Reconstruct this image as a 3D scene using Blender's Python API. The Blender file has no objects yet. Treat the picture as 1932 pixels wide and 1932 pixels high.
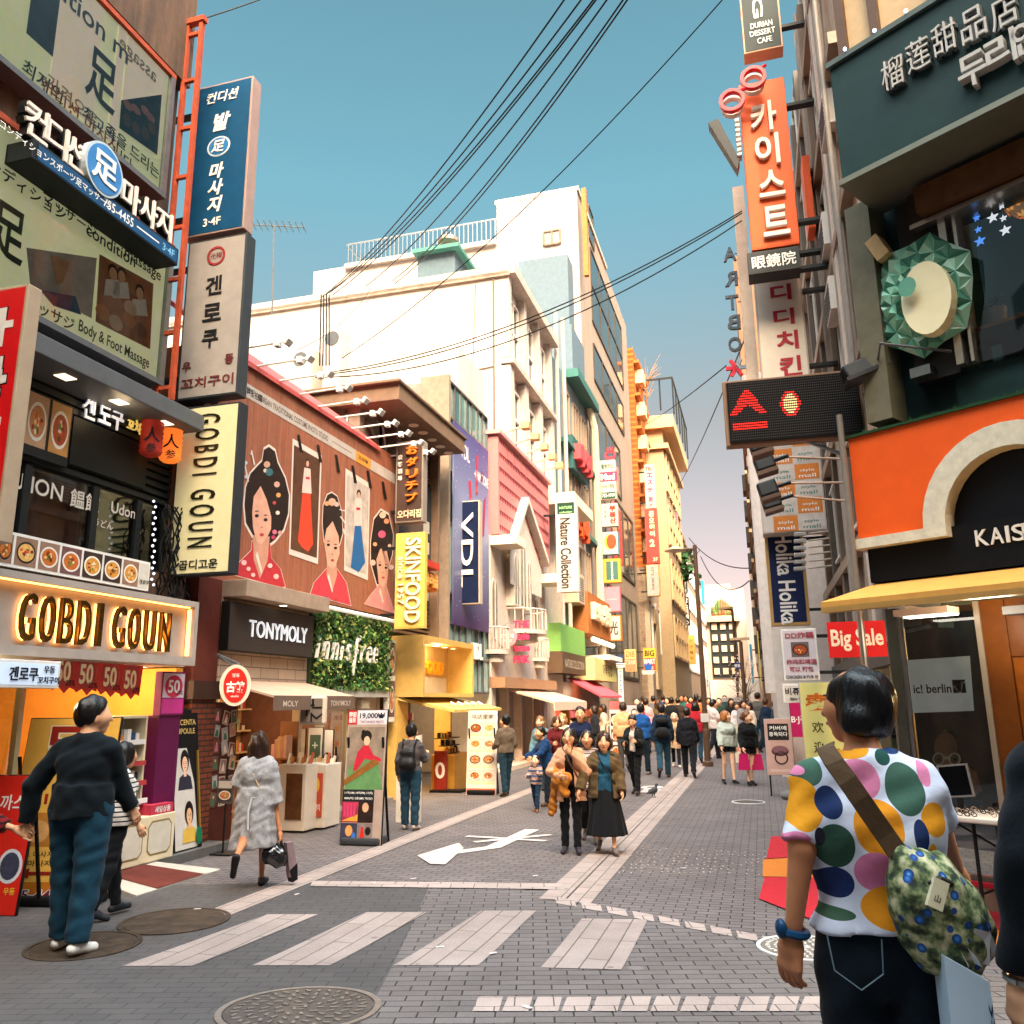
import bpy,bmesh,math,random
import numpy as np
from mathutils import Vector,Matrix,Euler
random.seed(7)
SC=bpy.context.scene
COL=SC.collection
rad=math.radians
# ------------------------------------------------------------------ camera, sky, sun, exposure
CAM_H=1.85
FPX=1587.0
PITCH,ROLL=12.75,0.7
cam=bpy.data.cameras.new('camera');CAM=bpy.data.objects.new('camera',cam);COL.objects.link(CAM)
cam.sensor_width=36.0;cam.lens=36.0*FPX/1932.0
cam.clip_start=0.05;cam.clip_end=2000
CAMM=Euler((rad(90+PITCH),0,0)).to_matrix()@Matrix.Rotation(rad(-ROLL),3,'Z')
CAM.matrix_world=Matrix.Translation((0,0,CAM_H))@CAMM.to_4x4()
SC.camera=CAM
SUN_AZ,SUN_EL=174.0,38.0
world=bpy.data.worlds.new('World');SC.world=world;world.use_nodes=True
def _sky():
 nt=world.node_tree;N=nt.nodes;L=nt.links
 bg=N['Background']
 sky=N.new('ShaderNodeTexSky');sky.sky_type='NISHITA';sky.sun_disc=False
 sky.sun_elevation=rad(SUN_EL);sky.sun_rotation=rad(SUN_AZ)
 sky.air_density=1.0;sky.dust_density=1.6;sky.ozone_density=1.0
 tc=N.new('ShaderNodeTexCoord');sp=N.new('ShaderNodeSeparateXYZ')
 L.new(tc.outputs['Generated'],sp.inputs[0])
 rp=N.new('ShaderNodeValToRGB');e=rp.color_ramp.elements
 e[0].position=0.0;e[0].color=SKY_LOW;e[1].position=.55;e[1].color=SKY_HIGH
 m=e.new(.14);m.color=SKY_MID0
 m=e.new(.32);m.color=SKY_MID
 L.new(sp.outputs['Z'],rp.inputs[0])
 mx=N.new('ShaderNodeMix');mx.data_type='RGBA';mx.blend_type='MULTIPLY';mx.inputs[0].default_value=1
 L.new(sky.outputs[0],mx.inputs[6]);L.new(rp.outputs[0],mx.inputs[7])
 # added fill: sky boosted overhead and behind the camera to brighten the shaded street
 d=N.new('ShaderNodeVectorMath');d.operation='DOT_PRODUCT';L.new(tc.outputs['Generated'],d.inputs[0]);d.inputs[1].default_value=(.05,-.2,.98)
 mr=N.new('ShaderNodeMapRange');mr.interpolation_type='SMOOTHSTEP';mr.inputs[1].default_value=.56;mr.inputs[2].default_value=.94;L.new(d.outputs['Value'],mr.inputs[0])
 m2=N.new('ShaderNodeMix');m2.data_type='RGBA';m2.inputs[6].default_value=(1,1,1,1);m2.inputs[7].default_value=SKY_FILL;L.new(mr.outputs[0],m2.inputs[0])
 m3=N.new('ShaderNodeMix');m3.data_type='RGBA';m3.blend_type='MULTIPLY';m3.inputs[0].default_value=1;L.new(mx.outputs[2],m3.inputs[6]);L.new(m2.outputs[2],m3.inputs[7])
 L.new(m3.outputs[2],bg.inputs[0]);bg.inputs[1].default_value=SKY_STR
SKY_STR=0.11
SKY_FILL=(29,17,15.6,1)
SKY_LOW=(2.35,1.45,1.16,1);SKY_MID0=(2.2,1.26,.98,1);SKY_MID=(2.1,1.45,.96,1);SKY_HIGH=(1.75,2.5,1.82,1)
_sky()
sun=bpy.data.lights.new('sun','SUN');sun.energy=2.0;sun.angle=rad(.6);sun.color=(1,.82,.72)
SUN=bpy.data.objects.new('sun',sun);COL.objects.link(SUN)
_sd=Vector((math.sin(rad(SUN_AZ))*math.cos(rad(SUN_EL)),math.cos(rad(SUN_AZ))*math.cos(rad(SUN_EL)),math.sin(rad(SUN_EL))))
SUN.rotation_euler=_sd.to_track_quat('Z','Y').to_euler()
SUN.location=(0,-30,60)
SC.view_settings.view_transform='Standard';SC.view_settings.look='None'
SC.view_settings.exposure=.12;SC.view_settings.gamma=1
SC.cycles.use_denoising=True
SC.cycles.max_bounces=7;SC.cycles.diffuse_bounces=4;SC.cycles.glossy_bounces=3
SC.cycles.transmission_bounces=5;SC.cycles.transparent_max_bounces=8
SC.cycles.caustics_reflective=False;SC.cycles.caustics_refractive=False
SC.cycles.sample_clamp_indirect=6
# ------------------------------------------------------------------ measuring helpers (picture units are 0..1932)
CP=Vector((0,0,CAM_H))
def ray(u,v):return(CAMM@Vector(((u-966)/FPX,-(v-966)/FPX,-1))).normalized()
def smooth(t):t=max(0,min(1,t));return t*t*(3-2*t)
def gz(x,y):return .2*smooth((7.2-y)/4.7)
def G(u,v,o=0):
 d=ray(u,v);z=o
 for _ in range(12):
  t=(z-CAM_H)/d.z;p=CP+d*t;z=gz(p.x,p.y)+o
 return p
def at(u,v,y):
 d=ray(u,v);return CP+d*(y/d.y)
class Fr:
 def __init__(f,x,y,az,z=0):
  f.O=Vector((x,y,z));a=rad(az);f.az=az
  f.R=Vector((math.sin(a),math.cos(a),0));f.Z=Vector((0,0,1));f.N=Vector((math.cos(a),-math.sin(a),0))
 def p(f,s,z,o=0):return f.O+f.R*s+f.Z*z+f.N*o
 def px(f,u,v,o=0):
  d=ray(u,v);t=((f.O+f.N*o)-CP).dot(f.N)/d.dot(f.N);q=CP+d*t-f.O
  return q.dot(f.R),q.dot(f.Z)
 def s(f,u,v,o=0):return f.px(u,v,o)[0]
 def z(f,u,v,o=0):return f.px(u,v,o)[1]
 def rect(f,u0,v0,u1,v1,o=0):
  a=f.px(u0,v0,o);b=f.px(u1,v1,o)
  return min(a[0],b[0]),max(a[0],b[0]),min(a[1],b[1]),max(a[1],b[1])
 def quad(f,q,o=0):
  a=[f.px(u,v,o)for u,v in q]
  return(a[0][0]+a[3][0])/2,(a[1][0]+a[2][0])/2,(a[2][1]+a[3][1])/2,(a[0][1]+a[1][1])/2
 def sub(f,s,z=0,o=0):g=Fr(0,0,f.az);g.O=f.p(s,z,o);return g
class Fl(Fr):
 def __init__(f,O,R,Z):f.O=Vector(O);f.R=Vector(R).normalized();f.Z=Vector(Z).normalized();f.N=f.R.cross(f.Z);f.az=0
 # ------------------------------------------------------------------ materials
def lin(h):
 if not isinstance(h,str):return tuple(h)
 h=h.lstrip('#');c=[int(h[i:i+2],16)/255 for i in(0,2,4)]
 return tuple(x/12.92 if x<=.04045 else((x+.055)/1.055)**2.4 for x in c)
_M={}
def C(h,rough=.6,var=.12,metal=0,em=0,sc=6,bump=0,spec=.22,coat=0,alpha=1,trans=0):
 k=(h,rough,var,metal,em,sc,bump,spec,coat,alpha,trans)
 if k in _M:return _M[k]
 m=bpy.data.materials.new('m'+str(len(_M)));_M[k]=m;m.use_nodes=True
 nt=m.node_tree;N=nt.nodes;L=nt.links;b=N['Principled BSDF'];c=lin(h)
 b.inputs['Base Color'].default_value=(*c,1);b.inputs['Roughness'].default_value=rough
 b.inputs['Metallic'].default_value=metal;b.inputs['Specular IOR Level'].default_value=spec
 if coat:b.inputs['Coat Weight'].default_value=coat
 if trans:b.inputs['Transmission Weight'].default_value=trans
 if alpha<1:b.inputs['Alpha'].default_value=alpha
 if em:b.inputs['Emission Color'].default_value=(*c,1);b.inputs['Emission Strength'].default_value=em
 if var or bump:
  g=N.new('ShaderNodeNewGeometry')
  n=N.new('ShaderNodeTexNoise');n.inputs['Scale'].default_value=sc;n.inputs['Detail'].default_value=5;n.inputs['Roughness'].default_value=.62
  L.new(g.outputs['Position'],n.inputs['Vector'])
  if var:
   r=N.new('ShaderNodeMapRange');r.inputs[1].default_value=.3;r.inputs[2].default_value=.7
   r.inputs[3].default_value=1-var;r.inputs[4].default_value=1+var*.6
   L.new(n.outputs[0],r.inputs[0])
   x=N.new('ShaderNodeMix');x.data_type='RGBA';x.blend_type='MULTIPLY';x.inputs[0].default_value=1
   x.inputs[6].default_value=(*c,1);L.new(r.outputs[0],x.inputs[7]);L.new(x.outputs[2],b.inputs['Base Color'])
   if em:L.new(x.outputs[2],b.inputs['Emission Color'])
  if bump:
   bp=N.new('ShaderNodeBump');bp.inputs['Strength'].default_value=bump;bp.inputs['Distance'].default_value=.02
   L.new(n.outputs[0],bp.inputs['Height']);L.new(bp.outputs[0],b.inputs['Normal'])
 return m
def nodes(name):
 m=bpy.data.materials.new(name);m.use_nodes=True
 return m,m.node_tree.nodes,m.node_tree.links,m.node_tree.nodes['Principled BSDF']
 # ------------------------------------------------------------------ lettering (typed with Blender's own font, turned into mesh)
_T={}
def glyphs(s,bold=0,ext=0,sp=1.0):
 k=(s,bold,ext,sp)
 if k not in _T:
  c=bpy.data.curves.new('t','FONT');c.body=s;c.offset=bold;c.extrude=ext;c.resolution_u=3;c.space_character=sp
  c.align_x='CENTER' if '\n' in s else 'LEFT'
  o=bpy.data.objects.new('t',c);m=bpy.data.meshes.new_from_object(o)
  n=len(m.vertices);a=np.empty(n*3);m.vertices.foreach_get('co',a);a=a.reshape(-1,3)
  f=[tuple(p.vertices)for p in m.polygons]
  bpy.data.objects.remove(o);bpy.data.curves.remove(c);bpy.data.meshes.remove(m)
  if n:a[:,:2]-=(a[:,:2].min(0)+a[:,:2].max(0))/2
  _T[k]=(a,f,(np.ptp(a[:,0]),np.ptp(a[:,1]))if n else(1,1))
 return _T[k]
 # ------------------------------------------------------------------ mesh builder
ORG={}
class MB:
 def __init__(b):b.v=[];b.f=[];b.m=[];b.mats=[]
 def mi(b,m):
  if m not in b.mats:b.mats.append(m)
  return b.mats.index(m)
 def add(b,vs,fs,m):
  n=len(b.v);k=b.mi(m);b.v.extend(Vector(x)for x in vs);b.f.extend(tuple(i+n for i in q)for q in fs);b.m.extend([k]*len(fs));return b
 def box(b,f,s0,s1,z0,z1,o0,o1,m):
  P=[f.p(s,z,o)for s in(s0,s1)for z in(z0,z1)for o in(o0,o1)]
  return b.add(P,[(0,1,3,2),(4,6,7,5),(0,4,5,1),(2,3,7,6),(0,2,6,4),(1,5,7,3)],m)
 def hexa(b,P,m):
  return b.add(P,[(0,1,3,2),(4,6,7,5),(0,4,5,1),(2,3,7,6),(0,2,6,4),(1,5,7,3)],m)
 def poly(b,f,pts,o,m):return b.add([f.p(s,z,o)for s,z in pts],[tuple(range(len(pts)))],m)
 def rect(b,f,s0,s1,z0,z1,o,m):return b.poly(f,[(s0,z0),(s1,z0),(s1,z1),(s0,z1)],o,m)
 def ell(b,f,s,z,rs,rz,o,m,n=20,a0=0,a1=360):
  full=a1-a0>=360
  return b.poly(f,[(s+rs*math.cos(rad(a0+(a1-a0)*i/(n if full else n-1))),z+rz*math.sin(rad(a0+(a1-a0)*i/(n if full else n-1))))for i in range(n)],o,m)
 def prism(b,f,pts,o0,o1,m,ms=None):
  n=len(pts);P=[f.p(s,z,o0)for s,z in pts]+[f.p(s,z,o1)for s,z in pts]
  b.add(P,[tuple(range(n-1,-1,-1)),tuple(range(n,2*n))],m)
  return b.add(P,[(i,(i+1)%n,(i+1)%n+n,i+n)for i in range(n)],ms or m)
 def disc(b,f,s,z,rs,rz,o0,o1,m,n=24,ms=None):
  return b.prism(f,[(s+rs*math.cos(2*math.pi*i/n),z+rz*math.sin(2*math.pi*i/n))for i in range(n)],o0,o1,m,ms)
 def ring(b,f,s,z,r0,r1,o0,o1,m,n=28,k=1):
  P=[]
  for i in range(n):
   a=2*math.pi*i/n
   for r in(r0,r1):
    for o in(o0,o1):P.append(f.p(s+r*math.cos(a)*k,z+r*math.sin(a),o))
  F=[]
  for i in range(n):
   x=4*i;y=4*((i+1)%n)
   F+=[(x,y,y+1,x+1),(x+2,x+3,y+3,y+2),(x,x+2,y+2,y),(x+1,y+1,y+3,x+3)]
  return b.add(P,F,m)
 def tube(b,pts,r,m,n=6,caps=True):
  pts=[Vector(p)for p in pts];rs=r if isinstance(r,(list,tuple))else[r]*len(pts);P=[];up=None
  for i,p in enumerate(pts):
   t=(pts[min(i+1,len(pts)-1)]-pts[max(i-1,0)]).normalized()
   if up is None:up=t.orthogonal().normalized()
   a=(up-t*up.dot(t));a=a.normalized()if a.length>1e-6 else t.orthogonal().normalized();up=a;c=t.cross(a)
   P+=[p+(a*math.cos(2*math.pi*k/n)+c*math.sin(2*math.pi*k/n))*rs[i]for k in range(n)]
  F=[(i*n+k,i*n+(k+1)%n,(i+1)*n+(k+1)%n,(i+1)*n+k)for i in range(len(pts)-1)for k in range(n)]
  if caps:F+=[tuple(range(n-1,-1,-1)),tuple(range(len(P)-n,len(P)))]
  return b.add(P,F,m)
 def bar(b,p,q,r,m,n=6):return b.tube([p,q],r,m,n)
 def sph(b,c,r,m,nu=12,nv=8,M=None):
  r=(r,r,r)if not isinstance(r,(list,tuple))else r;P=[];c=Vector(c)
  for j in range(nv+1):
   t=math.pi*j/nv
   for i in range(nu):
    a=2*math.pi*i/nu;d=Vector((r[0]*math.sin(t)*math.cos(a),r[1]*math.sin(t)*math.sin(a),r[2]*math.cos(t)))
    P.append(c+(M@d if M else d))
  return b.add(P,[(j*nu+i,(j+1)*nu+i,(j+1)*nu+(i+1)%nu,j*nu+(i+1)%nu)for j in range(nv)for i in range(nu)],m)
 def lathe(b,f,prof,m,n=16):
  P=[f.O+Vector((r*math.cos(2*math.pi*i/n),r*math.sin(2*math.pi*i/n),z))for r,z in prof for i in range(n)]
  k=len(prof)
  return b.add(P,[(j*n+i,j*n+(i+1)%n,(j+1)*n+(i+1)%n,(j+1)*n+i)for j in range(k-1)for i in range(n)]+[tuple(range(n-1,-1,-1)),tuple(range((k-1)*n,k*n))],m)
 def text(b,f,t,s,z,h,o,m,w=None,d=.006,bold=.012,rot=0,al='c',flip=False,slant=0):
  a,F,(W,H)=glyphs(t,bold,.5 if d else 0)
  ky=h/max(H,1e-6);kx=(w/W)if w else ky
  X=a[:,0]*kx;Y=a[:,1]*ky;X=X+slant*Y;Z=(a[:,2]+.5)*d if d else a[:,2]*0
  if flip:X=-X
  if al=='l':X=X+W*kx/2
  if al=='r':X=X-W*kx/2
  if rot:c,q=math.cos(rad(rot)),math.sin(rad(rot));X,Y=X*c-Y*q,X*q+Y*c
  O=np.array(f.p(s,z,o));R=np.array(f.R);Zv=np.array(f.Z);Nv=np.array(f.N)
  V=O+np.outer(X,R)+np.outer(Y,Zv)+np.outer(Z,Nv)
  return b.add(V.tolist(),F,m)
 def vtext(b,f,t,s,z1,z0,h,o,m,w=None,**k):
  n=len(t);st=(z1-z0)/n
  for i,ch in enumerate(t):
   if ch!=' ':b.text(f,ch,s,z1-st*(i+.5),h,o,m,w=w,**k)
  return b
 def build(b,name,parent=None,smooth=False,bev=0,sub=0,kind=None):
  me=bpy.data.meshes.new(name);org=ORG.get(parent,Vector((0,0,0)))if parent else Vector((0,0,0))
  me.from_pydata([tuple(v-org)for v in b.v],[],b.f);me.update()
  for m in b.mats:me.materials.append(m)
  me.polygons.foreach_set('material_index',b.m)
  if smooth:me.polygons.foreach_set('use_smooth',[True]*len(b.f))
  o=bpy.data.objects.new(name,me);COL.objects.link(o)
  if parent:o.parent=parent;ORG[o]=org
  else:ORG[o]=Vector((0,0,0))
  if bev:
   q=o.modifiers.new('b','BEVEL');q.width=bev;q.segments=2;q.limit_method='ANGLE';q.angle_limit=rad(40)
  if sub:q=o.modifiers.new('s','SUBSURF');q.levels=sub;q.render_levels=sub
  if kind:o['kind']=kind
  return o
def thing(name,label,cat,loc,group=None):
 o=bpy.data.objects.new(name,None);COL.objects.link(o);o.location=loc;o.empty_display_size=.2
 o['label']=label;o['category']=cat;ORG[o]=Vector(loc)
 if group:o['group']=group
 return o
def tag(o,label,cat,group=None):
 o['label']=label;o['category']=cat
 if group:o['group']=group
 return o
def single(b,name,label,cat,group=None,**k):return tag(b.build(name,**k),label,cat,group)
STREET=16.0
LF=Fr(-4.2,11.8,STREET)
RF=Fr(4.75,12.0,STREET)
KF=Fr(3.95,8.3,140.0)
def X(az=STREET+90,y=0):return None
def blade(u,v,y,az=STREET+90):
 p=at(u,v,y);return Fr(p.x,p.y,az)
 # ------------------------------------------------------------------ special surfaces
def streaks(h,h2,rough=.85,sx=3,sz=.35,lo=.45,hi=.7,bump=.25,em=0):
 m,N,L,b=nodes('stain'+h+h2);g=N.new('ShaderNodeNewGeometry');mp=N.new('ShaderNodeMapping');mp.inputs['Scale'].default_value=(sx,sx,sz)
 L.new(g.outputs['Position'],mp.inputs[0]);n=N.new('ShaderNodeTexNoise');n.inputs['Scale'].default_value=1.3;n.inputs['Detail'].default_value=8;n.inputs['Roughness'].default_value=.65;L.new(mp.outputs[0],n.inputs['Vector'])
 r=N.new('ShaderNodeValToRGB');e=r.color_ramp.elements;e[0].position=lo;e[1].position=hi;e[0].color=(*lin(h),1);e[1].color=(*lin(h2),1);L.new(n.outputs[0],r.inputs[0])
 n2=N.new('ShaderNodeTexNoise');n2.inputs['Scale'].default_value=9;n2.inputs['Detail'].default_value=6;L.new(g.outputs['Position'],n2.inputs['Vector'])
 x=N.new('ShaderNodeMix');x.data_type='RGBA';x.blend_type='OVERLAY';x.inputs[0].default_value=.25;L.new(r.outputs[0],x.inputs[6]);L.new(n2.outputs['Color'],x.inputs[7])
 L.new(x.outputs[2],b.inputs['Base Color']);b.inputs['Roughness'].default_value=rough
 if em:L.new(x.outputs[2],b.inputs['Emission Color']);b.inputs['Emission Strength'].default_value=em
 bp=N.new('ShaderNodeBump');bp.inputs['Strength'].default_value=bump;bp.inputs['Distance'].default_value=.02;L.new(n2.outputs[0],bp.inputs['Height']);L.new(bp.outputs[0],b.inputs['Normal'])
 return m
def bricky(name,c1,c2,mort,az,w,h,ms,ground=False,bump=.5,rough=.85,off=.5,stain=.25):
 m,N,L,b=nodes(name);g=N.new('ShaderNodeNewGeometry');a=rad(az)
 def dot(v):
  d=N.new('ShaderNodeVectorMath');d.operation='DOT_PRODUCT';L.new(g.outputs['Position'],d.inputs[0]);d.inputs[1].default_value=v;return d.outputs['Value']
 cb=N.new('ShaderNodeCombineXYZ');L.new(dot((math.sin(a),math.cos(a),0)),cb.inputs[0]);L.new(dot((-math.cos(a),math.sin(a),0)if ground else(0,0,1)),cb.inputs[1])
 br=N.new('ShaderNodeTexBrick');br.offset=off;br.inputs['Scale'].default_value=1;br.inputs['Brick Width'].default_value=w;br.inputs['Row Height'].default_value=h
 br.inputs['Mortar Size'].default_value=ms;br.inputs['Mortar Smooth'].default_value=.25;br.inputs['Bias'].default_value=-.1
 br.inputs['Color1'].default_value=(*lin(c1),1);br.inputs['Color2'].default_value=(*lin(c2),1);br.inputs['Mortar'].default_value=(*lin(mort),1)
 L.new(cb.outputs[0],br.inputs[0])
 n=N.new('ShaderNodeTexNoise');n.inputs['Scale'].default_value=.7;n.inputs['Detail'].default_value=9;n.inputs['Roughness'].default_value=.7;L.new(g.outputs['Position'],n.inputs['Vector'])
 r=N.new('ShaderNodeMapRange');r.inputs[1].default_value=.3;r.inputs[2].default_value=.7;r.inputs[3].default_value=1-stain;r.inputs[4].default_value=1+stain*.6;L.new(n.outputs[0],r.inputs[0])
 x=N.new('ShaderNodeMix');x.data_type='RGBA';x.blend_type='MULTIPLY';x.inputs[0].default_value=1;L.new(br.outputs[0],x.inputs[6]);L.new(r.outputs[0],x.inputs[7])
 if ground:
  for sc_,th,dk in((1.7,.045,.62),(.9,.05,1.35),(.35,.06,.75)):
   v=N.new('ShaderNodeTexVoronoi');v.inputs['Scale'].default_value=sc_;L.new(g.outputs['Position'],v.inputs['Vector']);q=N.new('ShaderNodeMapRange');q.inputs[1].default_value=th*.8;q.inputs[2].default_value=th*1.3;q.inputs[3].default_value=dk;q.inputs[4].default_value=1;L.new(v.outputs['Distance'],q.inputs[0])
   y=N.new('ShaderNodeMix');y.data_type='RGBA';y.blend_type='MULTIPLY';y.inputs[0].default_value=1;L.new(x.outputs[2],y.inputs[6]);L.new(q.outputs[0],y.inputs[7]);x=y
 n3=N.new('ShaderNodeTexNoise');n3.inputs['Scale'].default_value=140;n3.inputs['Detail'].default_value=2;L.new(g.outputs['Position'],n3.inputs['Vector'])
 r3=N.new('ShaderNodeMapRange');r3.inputs[1].default_value=.3;r3.inputs[2].default_value=.7;r3.inputs[3].default_value=.82;r3.inputs[4].default_value=1.15;L.new(n3.outputs[0],r3.inputs[0])
 x3=N.new('ShaderNodeMix');x3.data_type='RGBA';x3.blend_type='MULTIPLY';x3.inputs[0].default_value=1;L.new(x.outputs[2],x3.inputs[6]);L.new(r3.outputs[0],x3.inputs[7])
 L.new(x3.outputs[2],b.inputs['Base Color']);b.inputs['Roughness'].default_value=rough;b.inputs['Specular IOR Level'].default_value=.3
 iv=N.new('ShaderNodeMath');iv.operation='SUBTRACT';iv.inputs[0].default_value=1;L.new(br.outputs['Fac'],iv.inputs[1])
 ad=N.new('ShaderNodeMath');ad.operation='MULTIPLY_ADD';L.new(n3.outputs[0],ad.inputs[0]);ad.inputs[1].default_value=.25;L.new(iv.outputs[0],ad.inputs[2])
 bp=N.new('ShaderNodeBump');bp.inputs['Strength'].default_value=bump;bp.inputs['Distance'].default_value=.008;L.new(ad.outputs[0],bp.inputs['Height']);L.new(bp.outputs[0],b.inputs['Normal'])
 return m
def glassy(name,tint=(.9,1,.97),refl=.12):
 m=bpy.data.materials.new(name);m.use_nodes=True;N=m.node_tree.nodes;L=m.node_tree.links
 for n in list(N):
  if n.type=='BSDF_PRINCIPLED':N.remove(n)
 t=N.new('ShaderNodeBsdfTransparent');t.inputs[0].default_value=(*tint,1);g=N.new('ShaderNodeBsdfGlossy');g.inputs['Roughness'].default_value=.02
 f=N.new('ShaderNodeFresnel');f.inputs[0].default_value=1.5;ad=N.new('ShaderNodeMath');ad.operation='ADD';ad.use_clamp=True;ad.inputs[1].default_value=refl;L.new(f.outputs[0],ad.inputs[0])
 x=N.new('ShaderNodeMixShader');L.new(ad.outputs[0],x.inputs[0]);L.new(t.outputs[0],x.inputs[1]);L.new(g.outputs[0],x.inputs[2]);L.new(x.outputs[0],N['Material Output'].inputs[0])
 return m
GLASS=glassy('clear glass');DGLASS=C('22333a',.07,.25,sc=1.5,spec=.8);GGLASS=C('4b6a64',.08,.3,sc=1.2,spec=.8)
PAVE=bricky('pavers','625a59','6d6463','272423',STREET+90,.2,.1,.006,True)
PAVE2=bricky('crossing pavers','615a59','6b6463','2a2726',91,.23,.115,.006,True)
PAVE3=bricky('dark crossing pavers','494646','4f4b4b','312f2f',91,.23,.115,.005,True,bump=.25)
PALE=bricky('pale pavers','9c8c85','92837c','5a504c',STREET,.3,.2,.005,True,stain=.2)
PALE2=bricky('pale blocks','a3938c','988983','5a514d',91,.24,.2,.005,True,stain=.2)
WHITEP=C('c0b2aa',.7,.25,sc=5)
REDBRICK=bricky('red brick','7a3a22','63301f','3a2a22',STREET,.22,.07,.012)
MURALW=streaks('84482f','a3654a',.6,14,.5,.3,.75,.15)
WHITEW=streaks('b8aba2','8c7c6c',.8,1.5,.2,.52,.9,.2)
CONC=streaks('6f5038','3a2a20',.85,2.2,.35,.35,.65)
METAL=C('8d8f90',.35,.15,.9,sc=10);DARKM=C('1c1f21',.5,.15,sc=6);GREYM=C('55575a',.5,.12,sc=6);BLACK=C('0d0e10',.55,.1);WHT=C('dcd8d2',.55,.06);RUST=C('a8482c',.65,.25,sc=9,bump=.2)
INK=C('17181a',.55,0);INKW=C('e8e4de',.5,0)
LAMPW=C('ffd9a0',.4,0,em=9);LAMPC=C('fff0da',.4,0,em=7)
def fn(f,**k):return f
# ------------------------------------------------------------------ ground
def build_ground():
 b=MB();ys=[-60,-20,-5]+[i*.5 for i in range(0,18)]+[12,30,60,120,220,420];m=PAVE
 xs=[-300,-60,-10,0,10,60,300]
 V=[(x,y,gz(x,y))for y in ys for x in xs];n=len(xs)
 b.add(V,[(j*n+i,j*n+i+1,(j+1)*n+i+1,(j+1)*n+i)for j in range(len(ys)-1)for i in range(n-1)],m)
 b.build('ground',kind='structure')
 a=G(1010,1697);c=G(1500,1785);yt=G(440,1668).y
 def ymax(x):return yt if x<a.x-.3 else a.y+(c.y-a.y)/(c.x-a.x)*(x-a.x)if x>a.x else yt+(a.y-yt)*(x-a.x+.3)/.3
 b=MB();ny=18
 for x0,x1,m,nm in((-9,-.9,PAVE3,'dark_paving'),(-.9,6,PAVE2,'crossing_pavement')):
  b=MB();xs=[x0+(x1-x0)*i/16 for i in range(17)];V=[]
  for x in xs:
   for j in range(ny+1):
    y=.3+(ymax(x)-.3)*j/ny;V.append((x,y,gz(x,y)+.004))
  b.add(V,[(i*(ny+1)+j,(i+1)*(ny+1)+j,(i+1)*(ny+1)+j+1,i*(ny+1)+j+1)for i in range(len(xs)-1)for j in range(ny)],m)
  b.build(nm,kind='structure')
def gquad(b,q,m,off=.009,n=6):
 V=[]
 for j in range(n+1):
  for i in range(n+1):
   s,t=i/n,j/n;x=(q[0][0]*(1-s)+q[1][0]*s)*(1-t)+(q[3][0]*(1-s)+q[2][0]*s)*t;y=(q[0][1]*(1-s)+q[1][1]*s)*(1-t)+(q[3][1]*(1-s)+q[2][1]*s)*t
   V.append((x,y,gz(x,y)+off))
 b.add(V,[(j*(n+1)+i,j*(n+1)+i+1,(j+1)*(n+1)+i+1,(j+1)*(n+1)+i)for j in range(n)for i in range(n)],m)
def gpx(b,q,m,off=.009,n=6):gquad(b,[tuple(G(u,v)[:2])for u,v in q],m,off,n)
def strip(o,w,s0,s1,name,m=PALE):
 b=MB();P=lambda s,oo:tuple(LF.p(s,0,oo)[:2]);gquad(b,[P(s0,o-w/2),P(s0,o+w/2),P(s1,o+w/2),P(s1,o-w/2)],m,.009,24);b.build(name,kind='structure')
def so(u,v):p=G(u,v)-LF.O;return p.dot(LF.R),p.dot(LF.N)
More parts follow.
